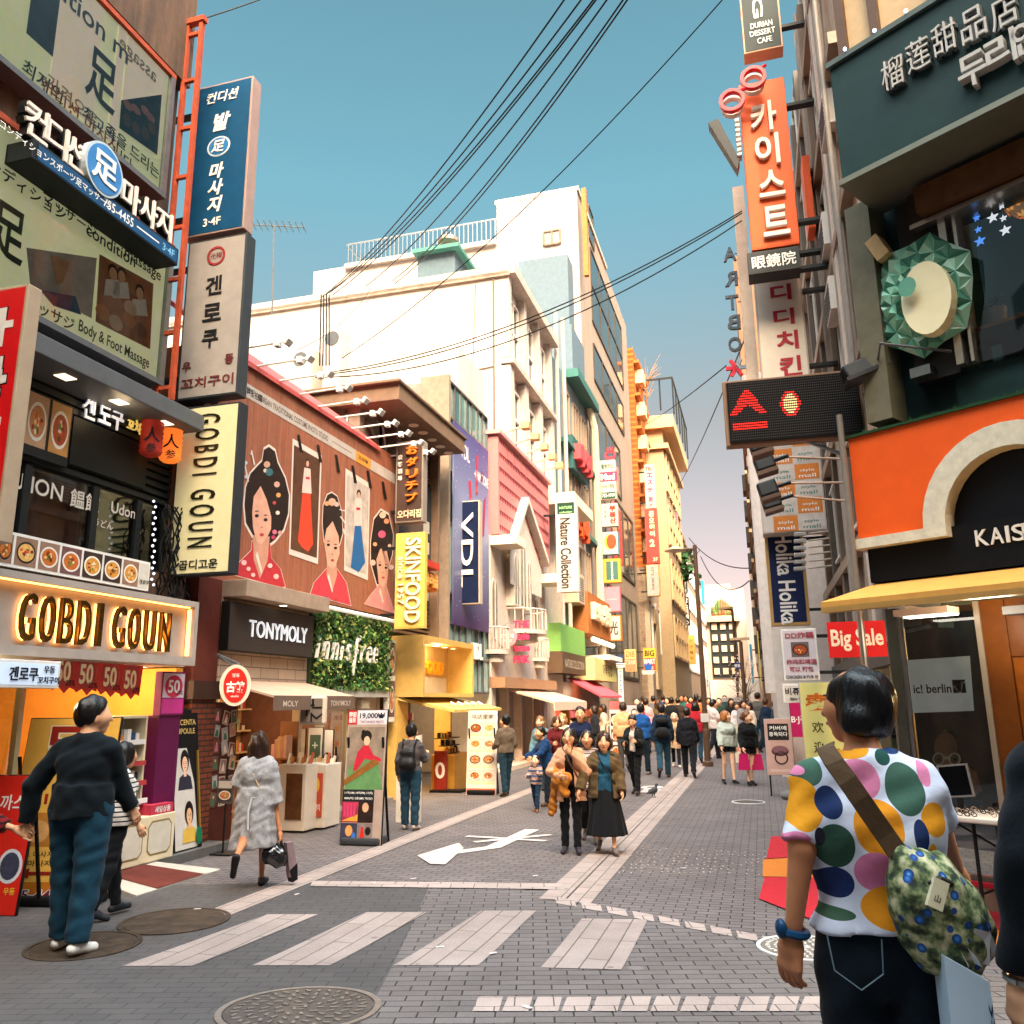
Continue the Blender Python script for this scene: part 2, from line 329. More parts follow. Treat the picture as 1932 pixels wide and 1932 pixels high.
def build_marks():
 o1=(so(560,1650)[1]+so(930,1530)[1])/2;o2=(so(1015,1700)[1]+so(1325,1452)[1])/2
 strip(o1,.30,so(300,1720)[0],110,'pale_kerb_line');strip(o2-.13,.25,so(1013,1697)[0],110,'pale_kerb_line');strip(o2+.14,.25,so(1010,1700)[0],110,'pale_kerb_line')
 b=MB();gpx(b,[(585,1674),(1055,1680),(1062,1669),(590,1664)],PALE2,.0125,10)
 b.build('pale_kerb_line',kind='structure')
 q=[((228,1825),(362,1825),(600,1727),(505,1727)),((475,1824),(622,1824),(805,1723),(690,1723)),((742,1824),(902,1824),(1012,1720),(908,1720)),((1020,1828),(1172,1832),(1222,1737),(1098,1735))]
 a=G(1020,1828);c=G(1098,1735);PST=bricky('stripe pavers','988a84','8e807a','5c524e',math.degrees(math.atan2(c.x-a.x,c.y-a.y)),1.1,.17,.006,True,stain=.3)
 for a in q:
  b=MB();gpx(b,a,PST,.010,8);b.build('crosswalk_stripe',kind='structure')
 b=MB()
 for i in range(9):
  u=1050+i*49;v=1693+i*9.3;gpx(b,[(u,v+13),(u+38,v+20),(u+34,v+7),(u-4,v)],PALE2,.010,1)
 for i in range(13):
  u=905+i*56;gpx(b,[(u-14,1911),(u+36,1911),(u+44,1883),(u-2,1883)],PALE2,.010,1)
 b.build('pale_paving_blocks',kind='structure')
 b=MB()
 def seg(p,q,w,off):
  a=G(*p);c=G(*q);d=(c-a);d.z=0;d.normalize();n=Vector((-d.y,d.x,0))*w/2;gquad(b,[(a-n)[:2],(c-n)[:2],(c+n)[:2],(a+n)[:2]],WHITEP,off,2)
 seg((845,1611),(940,1598),.2,.008);seg((930,1600),(1004,1566),.22,.0095);seg((895,1590),(1040,1576),.12,.011);seg((880,1579),(1030,1588),.12,.0125)
 P=[G(u,v)+Vector((0,0,.014))for u,v in((787,1616),(866,1592),(875,1602),(840,1633),(812,1632))];b.add(P,[tuple(range(len(P)))],WHITEP)
 b.build('road_arrow_marking',kind='structure')
 b=MB();p=G(1238,1489);f=Fl((p.x,p.y,.008),LF.N,LF.R);f2=f
 b.text(f2,'일',0,.0,1.5,0,WHITEP,w=.75,d=0,bold=.03);b.build('road_lettering',kind='structure')
 b=MB();random.seed(3)
 for j in range(7):
  for i in range(26):
   if random.random()<.72:p=G(1155+i*11.5+random.uniform(-3,3),1603+j*7+i*.2+random.uniform(-2,2));b.box(Fr(p.x,p.y,STREET),-.012,.012,gz(p.x,p.y)+.004,gz(p.x,p.y)+.009,-.008,.008,WHITEP)
 o=b.build('paving_studs');o['kind']='stuff'
 rn=random.Random(4)
 for i,(u,v)in enumerate(((930,1802),(830,1790),(705,1668),(780,1660),(372,1718),(560,1690),(1290,1640),(995,1905),(250,1650),(1010,1655))):
  p=G(u,v);b=MB();a=rn.uniform(0,3);f=Fl((p.x,p.y,p.z+.016),(math.cos(a),math.sin(a),0),(-math.sin(a),math.cos(a),0));b.poly(f,[(-.035,-.012),(.03,-.016),(.036,.01),(-.01,.018),(-.03,.012)],0,C('c8beb8',.7));tag(b.build('paper_scrap'),'tiny pale scrap of paper lying on the paving','litter','paper scraps on the paving')
 def manhole(u,v,r,m,m2,lab,rings):
  p=G(u,v);t=thing('manhole_cover',lab,'manhole',(p.x,p.y,p.z));f=Fl((p.x,p.y,p.z+.006),(1,0,0),(0,1,0))
  tl=(gz(0,p.y+.3)-gz(0,p.y-.3))/.6;f.Z=Vector((0,1,tl)).normalized();f.N=f.R.cross(f.Z)
  b=MB();b.disc(f,0,0,r*.9,r*.9,0,.006,m,36)
  if rings:
   for k in range(4):
    n=10+8*k
    for i in range(n):
     a=2*math.pi*i/n;rr=r*(.26+.17*k);x,y=rr*math.cos(a),rr*math.sin(a);g=Fl(f.p(x,y,.006),f.R*math.cos(a+(i%2)*.8)+f.Z*math.sin(a+(i%2)*.8),f.Z*math.cos(a+(i%2)*.8)-f.R*math.sin(a+(i%2)*.8))
     b.box(g,-r*.05,r*.05,-r*.02,r*.02,0,.006,m2)
   b.text(f,'근',0,0,r*.2,.006,m2,d=.006,bold=.03)
  b.build('cover',t);b=MB();b.ring(f,0,0,r*.92,r,-.002,.008,m2,40);b.build('rim',t)
 I=C('5a5552',.5,.3,.5,sc=12,bump=.3);I2=C('8a8078',.45,.25,.5,sc=15);R1=C('40342a',.85,.5,sc=7,bump=.4)
 manhole(565,1906,.49,I,I2,'big cast iron manhole cover with ribbed pattern in the foreground paving',True)
 manhole(330,1739,.47,R1,R1,'plain rust brown manhole cover left of the crosswalk',False)
 manhole(158,1786,.43,R1,R1,'rusty manhole cover by the white trainers of the man in navy jumper',False)
 manhole(1520,1790,.36,I2,WHT,'pale patterned manhole cover half hidden behind the woman in dotted shirt',True)
 manhole(1412,1514,.3,I,WHT,'small pale manhole cover on right pavement near the shop boards',False)
build_ground();build_marks()
# ------------------------------------------------------------------ building helpers
def window(parent,f,s0,s1,z0,z1,o,nx=2,ny=1,fm=WHT,gm=DGLASS,t=.06,d=.07,name='window'):
 b=MB()
 for i in range(nx+1):s=s0+(s1-s0)*i/nx;b.box(f,s-t/2,s+t/2,z0,z1,o,o+d,fm)
 for j in range(ny+1):z=z0+(z1-z0)*j/ny;b.box(f,s0+t/2,s1-t/2,z-t/2,z+t/2,o+.003,o+d-.003,fm)
 w=b.build(name,parent);b=MB();b.box(f,s0,s1,z0,z1,o+.004,o+.02,gm);b.build('pane',w);return w
def part(parent,name,f,bx,m,bev=0):
 if isinstance(bx[0],(list,tuple))and name in('pilaster','frame_strip','side_frame','ledge','air_unit'):
  for x in bx:part(parent,name,f,x,m,bev)
  return
 b=MB()
 for x in(bx if isinstance(bx[0],(list,tuple))else[bx]):b.box(f,*x,m)
 return b.build(name,parent,bev=bev)
def sign(name,label,f,r,o0,o1,face,frame,texts=(),group=None,cat='sign',deco=None,fw=.03,em=None):
# a sign cabinet with a face panel and lettering; texts: (string, x, y, height, material, options) in fractions of the face
 s0,s1,z0,z1=r;t=thing(name,label,cat,f.p((s0+s1)/2,z0,o0),group)
 b=MB();b.box(f,s0,s1,z0,z1,o0,o1,frame);b.build('cabinet',t,bev=.008)
 b=MB();b.box(f,s0+fw,s1-fw,z0+fw,z1-fw,o1-.02,o1+.004,face);b.build('face',t)
 w=s1-s0;h=z1-z0
 if texts:
  b=MB()
  for x in texts:
   k=dict(x[5])if len(x)>5 else{}
   if 'w' in k:k['w']=k['w']*(h if abs(k.get('rot',0))==90 else w)
   v=k.pop('v',None);hh=x[3]*(w if abs(k.get('rot',0))==90 else h)
   if v:b.vtext(f,x[0],s0+x[1]*w,z0+v[0]*h,z0+v[1]*h,hh,o1+.0085,x[4],**k)
   else:b.text(f,x[0],s0+x[1]*w,z0+x[2]*h,hh,o1+.0085,x[4],**k)
  b.build('lettering',t)
 if deco:
  b=MB();deco(b,f,s0,s1,z0,z1,o1+.008);b.build('print',t)
 return t
def bsign(name,label,q,y,th,face,frame,texts=(),group=None,deco=None,az=STREET+90,**k):
 u0,v0,u1,v1=q;f=blade((u0+u1)/2,(v0+v1)/2,y,az);r=f.rect(u0,v0,u1,v1)
 # keep the near and far heights exact at the middle of the sign
 zt=f.z((u0+u1)/2,v0);zb=f.z((u0+u1)/2,v1);t=sign(name,label,f,(r[0],r[1],zb,zt),-th,0,face,frame,texts,group,deco=deco,**k)
 if k.get('cat','sign')=='sign' and y>9:
  b=MB();h=zt-zb;e=(r[0]-.45,r[0])if(u0+u1)/2<1345 else(r[1],r[1]+.5)
  for q_ in(.15,.85):b.box(f,e[0],e[1],zb+h*q_-.03,zb+h*q_+.03,-th*.7,-th*.3,DARKM)
  b.build('bracket',t)
 return t
def food(b,f,s0,s1,z0,z1,o,seed,bg=None):
 rn=random.Random(seed);w=s1-s0;h=z1-z0;b.rect(f,s0,s1,z0,z1,o,bg or C(rn.choice(['5a3a2a','8a6a58','6a4a48','3a2a26']),.5,.2,sc=20));cx,cz=(s0+s1)/2,z0+h*.48
 b.ell(f,cx,cz,w*.44,h*.38,o+.001,C(rn.choice(['d8d0c8','2a2220','e0d8cc']),.4,0));b.ell(f,cx,cz,w*.37,h*.31,o+.002,C(rn.choice(['b8652c','c98a3c','a84a28','d8a860','b87848']),.5,.3,sc=40))
 for i in range(12):a=rn.uniform(0,6.3);k=rn.uniform(0,.26);b.ell(f,cx+w*k*math.cos(a),cz+h*k*.85*math.sin(a),w*rn.uniform(.03,.09),h*rn.uniform(.03,.07),o+.003+i*.0002,C(rn.choice(['e0b070','8a2c1c','5f7a34','d8c8a8','6a3418','c8541f']),.5,0),8)
def portrait(b,f,s,z,h,o,skin='e2b598',hairc='17110f',dress='a8323c',w=1):
# a printed head and shoulders, h tall
 k=h;b.poly(f,[(s-.36*k*w,z-.5*k),(s+.36*k*w,z-.5*k),(s+.28*k*w,z-.2*k),(s+.09*k*w,z-.12*k),(s-.09*k*w,z-.12*k),(s-.28*k*w,z-.2*k)],o,C(dress,.5,.1))
 b.ell(f,s,z+.2*k,.21*k*w,.28*k,o+.001,C(hairc,.5,0));b.poly(f,[(s-.06*k*w,z-.02*k),(s-.07*k*w,z-.18*k),(s+.07*k*w,z-.18*k),(s+.06*k*w,z-.02*k)],o+.0015,C(skin,.5,.05));b.ell(f,s,z+.12*k,.135*k*w,.19*k,o+.002,C(skin,.5,.04))
 for q in(-1,1):b.ell(f,s+q*.055*k*w,z+.14*k,.024*k*w,.012*k,o+.003,INK,8);b.ell(f,s+q*.055*k*w,z+.18*k,.032*k*w,.006*k,o+.003,INK,8)
 b.ell(f,s,z+.035*k,.035*k*w,.014*k,o+.003,C('b04040',.5,0),8);b.ell(f,s+.008*k*w,z+.085*k,.016*k*w,.01*k,o+.003,C('b98a70',.5,0),8)
def spot(b,f,s,z,o,r=.09,m=LAMPC):b.disc(f,s,z,r,r,o,o+.01,m,12)
def dl(parent,f,s,z,o,r=.07,m=LAMPC):
 b=MB();g=Fl(f.p(s,z,o),f.R,f.N);b.ring(g,0,0,r,r*1.25,-.004,.012,WHT,14);x=b.build('downlight',parent);b=MB();b.disc(g,0,0,r,r,0,.008,m,14);b.build('lamp',x)
def plight(p,e,c=(1,.72,.42),r=.12,par=None):
 l=bpy.data.lights.new('shop_lamp','POINT');l.energy=e;l.color=c;l.shadow_soft_size=r;o=bpy.data.objects.new('shop_lamp',l);COL.objects.link(o);o.location=p
 return o
 # ------------------------------------------------------------------ left row: massage and accessory building at the corner
def Zr(a,k,b):return lambda x,y:(a+k*x,b+k*y)
ZA=Zr(0,.25,0);ZB=Zr(0,.25,483);ZC=Zr(0,.25,966);ZD=Zr(0,.263,1271);ZM=Zr(406.7,.2895,610);ZT=Zr(406.7,.2895,1067.6)
ZV=Zr(813.4,.2368,660.9);ZE=Zr(813.4,.2631,1118.5);ZS=Zr(396.5,.2105,1220);ZW=Zr(635.5,.3158,330.5);ZH=Zr(1042.2,.1579,788);ZH2=Zr(1042.2,.1579,1042.2)
ZK=Zr(1271,.3421,0);ZO=Zr(1321.8,.3158,660.9);ZP=Zr(1321.8,.3158,1220);ZQ=Zr(1652,.3422,1016.8);ZF=Zr(1220,.2106,966)
GLASS2=glassy('thin glass',(.97,.98,.96),.0)
def build_A():
 f=LF;t=thing('corner_building','soot stained massage parlour building with green printed windows at left edge','building',f.p(-4,0,0))
 S0,S1=-9.0,-.52;zt=13.5
 part(t,'wall',f,[(S0,-1.3,5.75,zt,-12,-.25),(-1.3,S1,5.75,7.2,-12,-1.2),(S0,S1,3.2,3.55,-12,-.1),(S0,S1,3.55,5.75,-12,-1.6),(S0,S1,2.62,3.2,-12,-.02),(S0,S1,-.3,2.62,-12,-3.4),(S0,-6.2,0,2.62,-3.4,0),(S1-.25,S1,3.55,5.75,-1.6,-.1)],CONC)
 part(t,'parapet',f,[(S0,-1.3,10.62,zt,-.25,-.05)],CONC)
 # printed windows of the third and fourth floor
 LG=streaks('e4ecb0','f2eec8',.25,.8,.8,.35,.7,.05,.24);LG2=streaks('f2e2c4','fbe8d4',.2,1.2,.5,.35,.7,.05,.24)  # pale tones and slight glow stand in for a reflected sunlit building
 F4=(-8.8,f.s(*ZA(1270,900)),f.z(*ZA(1240,1455)),f.z(*ZA(1300,560))-.02);F3=(-8.8,f.s(*ZB(1260,300)),f.z(*ZB(1225,940)),f.z(*ZA(1300,1875)))
 for(s0,s1,z0,z1),k in((F4,4),(F3,3)):
  b=MB();b.box(f,s0,s1+.09,z1,z1+.07,-.25,.0,RUST);b.box(f,s0,s1+.09,z0-.07,z0,-.25,0,GREYM);b.box(f,s1,s1+.09,z0,z1,-.25,-.003,METAL);w=b.build('window_frame',t)
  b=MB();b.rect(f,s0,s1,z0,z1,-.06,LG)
  if k==4:
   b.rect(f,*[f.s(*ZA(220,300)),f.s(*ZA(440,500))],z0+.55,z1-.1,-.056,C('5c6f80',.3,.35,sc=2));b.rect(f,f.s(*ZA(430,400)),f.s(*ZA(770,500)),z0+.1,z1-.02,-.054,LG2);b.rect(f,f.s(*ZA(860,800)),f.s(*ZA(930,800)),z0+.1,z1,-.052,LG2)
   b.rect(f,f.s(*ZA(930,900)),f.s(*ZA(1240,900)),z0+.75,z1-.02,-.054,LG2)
   q=[ZA(940,750),ZA(1245,708),ZA(1210,1165),ZA(925,960)];b.poly(f,[f.px(*x)for x in q],-.05,C('3c4550',.3,.4,sc=5))
   for x,y,r in((990,790,40),(1050,820,36),(1120,830,34),(1160,880,26)):s,z=f.px(*ZA(x,y));b.ell(f,s,z,.09,.06,-.048,C('b88078',.5,.2),10)
   for x,y in((980,900),(1050,960),(1120,1000),(1170,960)):s,z=f.px(*ZA(x,y));b.ell(f,s,z,.08,.1,-.047,C('6a5548',.5,.3),6)
   b.text(f,'足',*f.px(*ZA(795,600)),.72,-.045,C('4c555e',.5,0),w=.5,d=0,bold=.02);T=C('2a3a34',.5,0);T2=C('b96a4a',.6,0)
   b.text(f,'최저의',*f.px(*ZA(350,610)),.2,-.045,T,d=0,slant=.1);b.text(f,'가격으로',*f.px(*ZA(575,760)),.2,-.045,C('b5a890',.6,0),d=0);b.text(f,'컨디션 마사지',*f.px(*ZA(640,880)),.2,-.045,T2,d=0)
   b.text(f,'최고의',*f.px(*ZA(770,930)),.18,-.045,T,d=0);b.text(f,'족을 드리는',*f.px(*ZA(1030,1140)),.19,-.045,T,d=0);b.text(f,'니다.',*f.px(*ZA(960,1200)),.18,-.045,T,d=0)
   b.text(f,'ition m',*f.px(*ZA(760,190)),.26,-.045,C('66777c',.5,0),d=0);b.text(f,'assage',*f.px(*ZA(1065,470)),.2,-.045,C('b3a994',.5,0),d=0,flip=True)
  else:
   q=[ZB(230,-70),ZB(760,10),ZB(720,465),ZB(260,230)];b.poly(f,[f.px(*x)for x in q],-.056,C('a8a49a',.3,.3,sc=3));b.poly(f,[f.px(*ZB(x,y))for x,y in((330,250),(600,300),(640,440),(430,370))],-.052,C('2c5a7a',.4,.3,sc=6));b.poly(f,[f.px(*ZB(x,y))for x,y in((410,-20),(560,40),(500,200),(450,210))],-.051,C('b88a68',.5,.2))
   q=[ZB(780,-20),ZB(1185,205),ZB(1160,700),ZB(750,490)];b.poly(f,[f.px(*x)for x in q],-.056,C('9a6038',.4,.3,sc=5))
   for x,y,c,r in((880,130,'1d1512',.085),(945,150,'1d1512',.08),(1080,280,'1d1512',.085)):b.ell(f,*f.px(*ZB(x,y-20)),r,r*1.1,-.05,C(c,.5,0),10);b.ell(f,*f.px(*ZB(x,y)),r*.8,r,-.049,C('c99a72',.5,0),10);b.poly(f,[f.px(*ZB(x+i,y+j))for i,j in((-55,40),(45,45),(60,170),(-70,160))],-.051,C('d8cfc4',.5,.1))
   for x,y in((800,420),(900,500),(1000,480),(1090,560),(1010,390)):b.ell(f,*f.px(*ZB(x,y)),.12,.1,-.05,C(random.choice(['7a4524','b9773f','d0b090']),.5,.2),10)
   T=C('23302a',.5,0);b.text(f,'足',*f.px(*ZA(95,1750)),.62,-.05,C('3c4432',.5,0),w=.42,d=0,bold=.02);b.text(f,'コンディション',*f.px(*ZA(200,1400)),.17,-.05,T,d=0);b.text(f,'マッサージ',*f.px(*ZA(560,1620)),.15,-.05,T,d=0);b.text(f,'condition',*f.px(*ZA(870,1850)),.16,-.05,T,d=0);b.text(f,'massage',*f.px(*ZB(1105,80)),.15,-.05,T,d=0)
   b.text(f,'マッサジ',*f.px(*ZB(410,430)),.16,-.05,T,d=0);b.text(f,'Body & Foot Massage',*f.px(*ZB(900,680)),.19,-.05,T,w=1.2,d=0,bold=.01)
  b.build('printed_pane',w);b=MB();b.rect(f,s0,s1,z0,z1,-.035,GLASS2);b.build('glass_pane',w)
  # canopy over the second floor
 zl=f.z(*ZB(260,500),.35);b=MB();zc=5.48
 b.box(f,-7.5,f.s(385,770,.3),zc-.02,zc+.2,-.3,.32,GREYM);can=b.build('canopy',t,bev=.01)
 for u,v in((118,668),(219,717),(305,758)):s=f.s(u,v,0);b=MB();b.box(f,s-.09,s+.09,zc-.03,zc-.021,-.0,.15,C('ffe8c8',.4,0,em=1.6));b.build('lamp',can)
 # second floor restaurant front
 z0,z1=3.58,5.45;b=MB();rib=C('1b1e1f',.5,.15)
 for i in range(9):z=4.5+i*.105;b.box(f,-7.4,S1-.05,z,z+.06,-.32,-.26,rib)
 b.box(f,-7.4,S1-.05,4.46,5.45,-.4,-.32,rib);b.build('ribbed_panel',t)
 plight(f.p(-2.2,5.35,.1),5,par=t)
 b=MB()
 for s in(-7.4,f.s(*ZB(190,1700),-.3),f.s(*ZB(720,1700),-.3),f.s(*ZB(1050,1750),-.3),S1-.3):b.box(f,s-.05,s+.05,z0,4.46,-.36,-.26,DARKM)
 b.box(f,-7.4,S1,z0,z0+.05,-.36,-.26,DARKM);w=b.build('window',t);b=MB();b.rect(f,-7.4,S1-.3,z0,4.46,-.3,GLASS);b.build('pane',w)
 b=MB();b.box(f,f.s(*ZB(190,1700),-.3)+.06,f.s(*ZB(720,1700),-.3)-.06,z0+.1,4.4,-.5,-.42,C('7a4a38',.7,.3,sc=4));b.box(f,f.s(*ZB(720,1700),-.3)+.06,f.s(*ZB(1050,1750),-.3),z0+.1,4.4,-.5,-.42,C('3c4a30',.6,.2))
 b.build('roller_blind',w)
 b=MB();m=C('c8c0b4',.5,0);b.text(f,'UdON',f.s(*ZB(285,1740),-.29),f.z(*ZB(285,1740),-.29),.19,-.285,m,d=0);b.text(f,'饂飩',f.s(*ZB(640,1850),-.29),f.z(*ZB(640,1850),-.29),.22,-.285,m,d=0);b.text(f,'Udon',f.s(*ZB(930,1920),-.29),f.z(*ZB(930,1920),-.29),.14,-.285,m,d=0);b.text(f,'うどん',f.s(*ZC(780,90),-.29),f.z(*ZC(780,90),-.29),.1,-.285,m,d=0);b.build('window_lettering',w)
 # orange steel sign mast
 b=MB();s0=f.s(*ZA(1420,500),.0);zt2=f.z(*ZA(1470,80),.1)
 for o in(-.08,.15):
  b.box(f,s0-.03,s0+.03,5.75,zt2-.15,o,o+.06,RUST)
 z=5.9
 while z<zt2-.3:b.box(f,s0-.025,s0+.025,z,z+.05,-.02,.15,RUST);z+=.78
 b.box(f,s0-.05,s0+.05,zt2-.15,zt2-.07,-.1,.24,RUST);single(b,'sign_mast','rusty orange steel ladder mast that carries the blue massage sign','mast')
 # lettered beam sign
 f2=f;st=thing('beam_sign','dark beam sign with standing white Korean letters between two floors of green windows','sign',f.p(-3,7.5,0))
 o=.3;e=f.s(*ZA(1355,1830),o);zb=7.52;b=MB();b.box(f,-4.05,e,zb,zb+.24,-.24,o,C('15191c',.5,.2));b.build('cabinet',st,bev=.01)
 b=MB();b.rect(f,-3.98,e-.03,zb+.03,zb+.21,o+.004,C('1c4a72',.4,.1));b.build('face',st)
 b=MB();wm=C('e8d8cc',.4,0);dkk=C('1c1c1e',.5,0)
 for ch,x,y in(('컨',270,890),('디',430,960),('션',570,1080),('마',985,1400),('사',1120,1490),('지',1235,1590)):
  s=f.s(*ZA(x,y),o-.08);b.text(f,ch,s,zb+.48,.42,o-.17,dkk,w=.34,d=.1,bold=.05);b.text(f,ch,s,zb+.48,.4,o-.07,wm,w=.31,d=.03,bold=.012)
 b.text(f,'コンディションスポーツ足マッサージ',f.s(*ZA(460,1180),o),zb+.12,.1,o+.006,INKW,w=1.55,d=0);b.text(f,'755-4455',f.s(*ZA(905,1500),o),zb+.12,.12,o+.006,INKW,w=.5,d=0);b.rect(f,f.s(*ZA(1040,1600),o),f.s(*ZA(1210,1700),o),zb+.11,zb+.13,o+.006,INKW);b.text(f,'3·4F',f.s(*ZA(1280,1770),o),zb+.12,.1,o+.006,C('7fb6d8',.5,0),d=0)
 b.build('lettering',st);b=MB();s=f.s(*ZA(785,1240),o);b.disc(f,s,zb+.5,.3,.33,o-.1,o+.02,C('b8c4cc',.3,.1),28);b.disc(f,s,zb+.5,.27,.3,o+.02,o+.025,C('3d7db8',.4,.15),28);b.text(f,'足',s,zb+.5,.38,o+.026,INKW,d=.01,bold=.02);b.build('emblem',st)
 # genroku board on the ribbed panel
 st=thing('restaurant_sign','glowing white Korean letters with yellow small letters on dark ribbed panel','sign',f.p(-2.2,4.9,-.2));b=MB();EW=C('eef2ff',.4,0,em=.35);EY=C('ffe27a',.4,0,em=.35)
 for ch,x,y in(('겐',680,1130),('로',800,1170),('쿠',895,1220)):b.text(f,ch,f.s(*ZB(x,y),-.2),f.z(*ZB(x,y),-.2),.33,-.22,EW,w=.2,d=.02,bold=.008)
 for ch,x,y in(('우',1030,1220),('동',1100,1235)):b.text(f,ch,f.s(*ZB(x,y),-.2),f.z(*ZB(x,y),-.2),.13,-.2,EY,w=.1,d=.02,bold=.015)
 b.text(f,'꼬치구이',f.s(*ZB(1060,1310),-.2),f.z(*ZB(1060,1310),-.2),.15,-.2,EY,w=.5,d=.02,bold=.015);b.build('lettering',st);b=MB();b.box(f,f.s(*ZB(590,1100),-.2),f.s(*ZB(1150,1300),-.2),4.62,5.2,-.26,-.235,C('15191a',.5,.1));b.build('backing',st)
 bx=(f.s(*ZB(215,1000),-.2),f.s(*ZB(560,1100),-.2));st=thing('food_board','pair of food photographs on dark board left of glowing letters','board',f.p(bx[0],4.6,-.2));b=MB();b.box(f,bx[0],bx[1],4.55,5.28,-.26,-.2,DARKM);b.build('frame',st);b=MB();md=(bx[0]+bx[1])/2;food(b,f,bx[0]+.02,md-.02,4.66,5.26,-.196,3,C('b08a6a',.5,.2));food(b,f,md+.02,bx[1]-.02,4.66,5.26,-.196,5,C('b8864a',.5,.2));b.build('print',st)
 for(x,y,c,lab)in((1145,1370,'b5352a','dark red paper lantern behind yellow letters under the grey canopy'),(1290,1420,'f0762a','glowing orange paper lantern with black characters under grey canopy')):
  s,z=f.px(*ZB(x,y),-.05);g=f.sub(s,z,-.05);st=thing('paper_lantern',lab,'lantern',f.p(s,z-.25,-.05));b=MB();pr=[(.0001,-.25),(.09,-.25)]+[(.13+.015*(i%2),-.22+i*.0315)for i in range(15)]+[(.09,.25),(.0001,.25)];b.lathe(g,pr,C(c,.5,.1,em=.9 if c[0]=='f' else .1),16);b.build('shade',st,smooth=True)
  b=MB();b.text(Fr(g.O.x,g.O.y,STREET+50,0),'人',0,z,.2,.15,INK,d=0);b.text(Fr(g.O.x,g.O.y,STREET+50,0),'参',0,z-.18,.13,.15,INK,d=0);b.build('lettering',st);b=MB();b.bar(g.p(0,.25,0),g.p(0,.45,0),.008,BLACK);b.build('cord',st)
  # strip of dish photographs
 st=thing('menu_strip','row of dish photographs below the udon restaurant windows','sign',f.p(-3,3.25,0));e=f.s(*ZC(1130,450),.02);z0,z1=3.26,3.62;s=f.s(*ZC(0,230),.02);b=MB();b.box(f,-5.5,e,z0,z1,-.02,.02,WHT);b.build('board',st);b=MB();xs=[-20,110,290,455,620,775,920,1050];xs=[f.s(*ZC(x,200+x*.25),.02)for x in xs]
 for i in range(7):food(b,f,xs[i]+.015,xs[i+1]-.015,z0+.03,z1-.03,.024,20+i)
 b.rect(f,xs[7],e-.02,z0+.03,z1-.03,.024,C('c8c2b8'));b.text(f,'겐로쿠',(xs[7]+e)/2,z0+.1,.06,.028,INK,d=0);b.build('print',st)
 b=MB();random.seed(5)
 for i in range(14):
  s=random.uniform(-1.15,-.6);p=[f.p(s+random.uniform(-.06,.06)+.05*math.sin(j+i),4.45-j*.13,-.02+random.uniform(-.05,.05))for j in range(11)];b.tube(p,.012,BLACK,5)
 o_=b.build('cable_bundle');tag(o_,'tangled black cable bundle hanging beside the udon windows','cables')
 b=MB()
 for i in range(16):s,z=f.px(*ZC(1155+(i%2)*14-i,-80+i*42),.02);b.sph(f.p(s,z,.03),.018,C('eaf2ff',.2,0,em=1.2),6,5)
 tag(b.build('light_string'),'string of tiny white lights beside black cables over the beige shop sign','fairy lights')
 # big shop sign with mirror letters
 st=thing('shop_sign','wide beige halo lit shop sign with tall brass mirror letters','sign',f.p(-2.5,2.4,.5));o=.55;s0=-4.9;s1=f.s(372,1195,o);z0=2.34;z1=3.13;BE=C('a79a90',.6,.1);b=MB();b.box(f,s0,s1,z0,z1,0,o-.12,BE);fr=.07
 for bx in((s0,s1,z1-fr,z1),(s0,s1,z0,z0+fr+.03),(s1-fr,s1,z0+fr+.03,z1-fr),(s0,s0+fr,z0+fr+.03,z1-fr)):b.box(f,*bx,o-.12,o,BE)
 b.build('cabinet',st);EL=C('ffb45e',.5,0,em=5);b=MB();b.box(f,s0+.1,s1-.1,z1-fr-.012,z1-fr-.002,o-.1,o-.05,EL);b.box(f,s1-fr-.012,s1-fr-.002,z0+.12,z1-.1,o-.1,o-.05,EL);b.build('light_strip',st)
 BR=C('8a6a34',.12,.35,.95,sc=7);b=MB();b2=MB();dx=ZC
 for ch,x,y in(('G',235,750),('O',385,775),('B',525,790),('D',655,810),('I',770,830),('G',920,850),('O',1035,868),('U',1150,880),('N',1262,895)):
  s,z=f.px(*ZC(x,y),o);w=.06 if ch=='I' else .17;b.text(f,ch,s,(z0+z1)/2-.02,.46,o-.06,BR,w=w,d=.05,bold=-.004);b2.text(f,ch,s,(z0+z1)/2-.02,.45,o-.095,EL,w=w*.9,d=.01,bold=.0)
 b.build('lettering',st);b2.build('halo_lamp',st)
 return t
build_A()
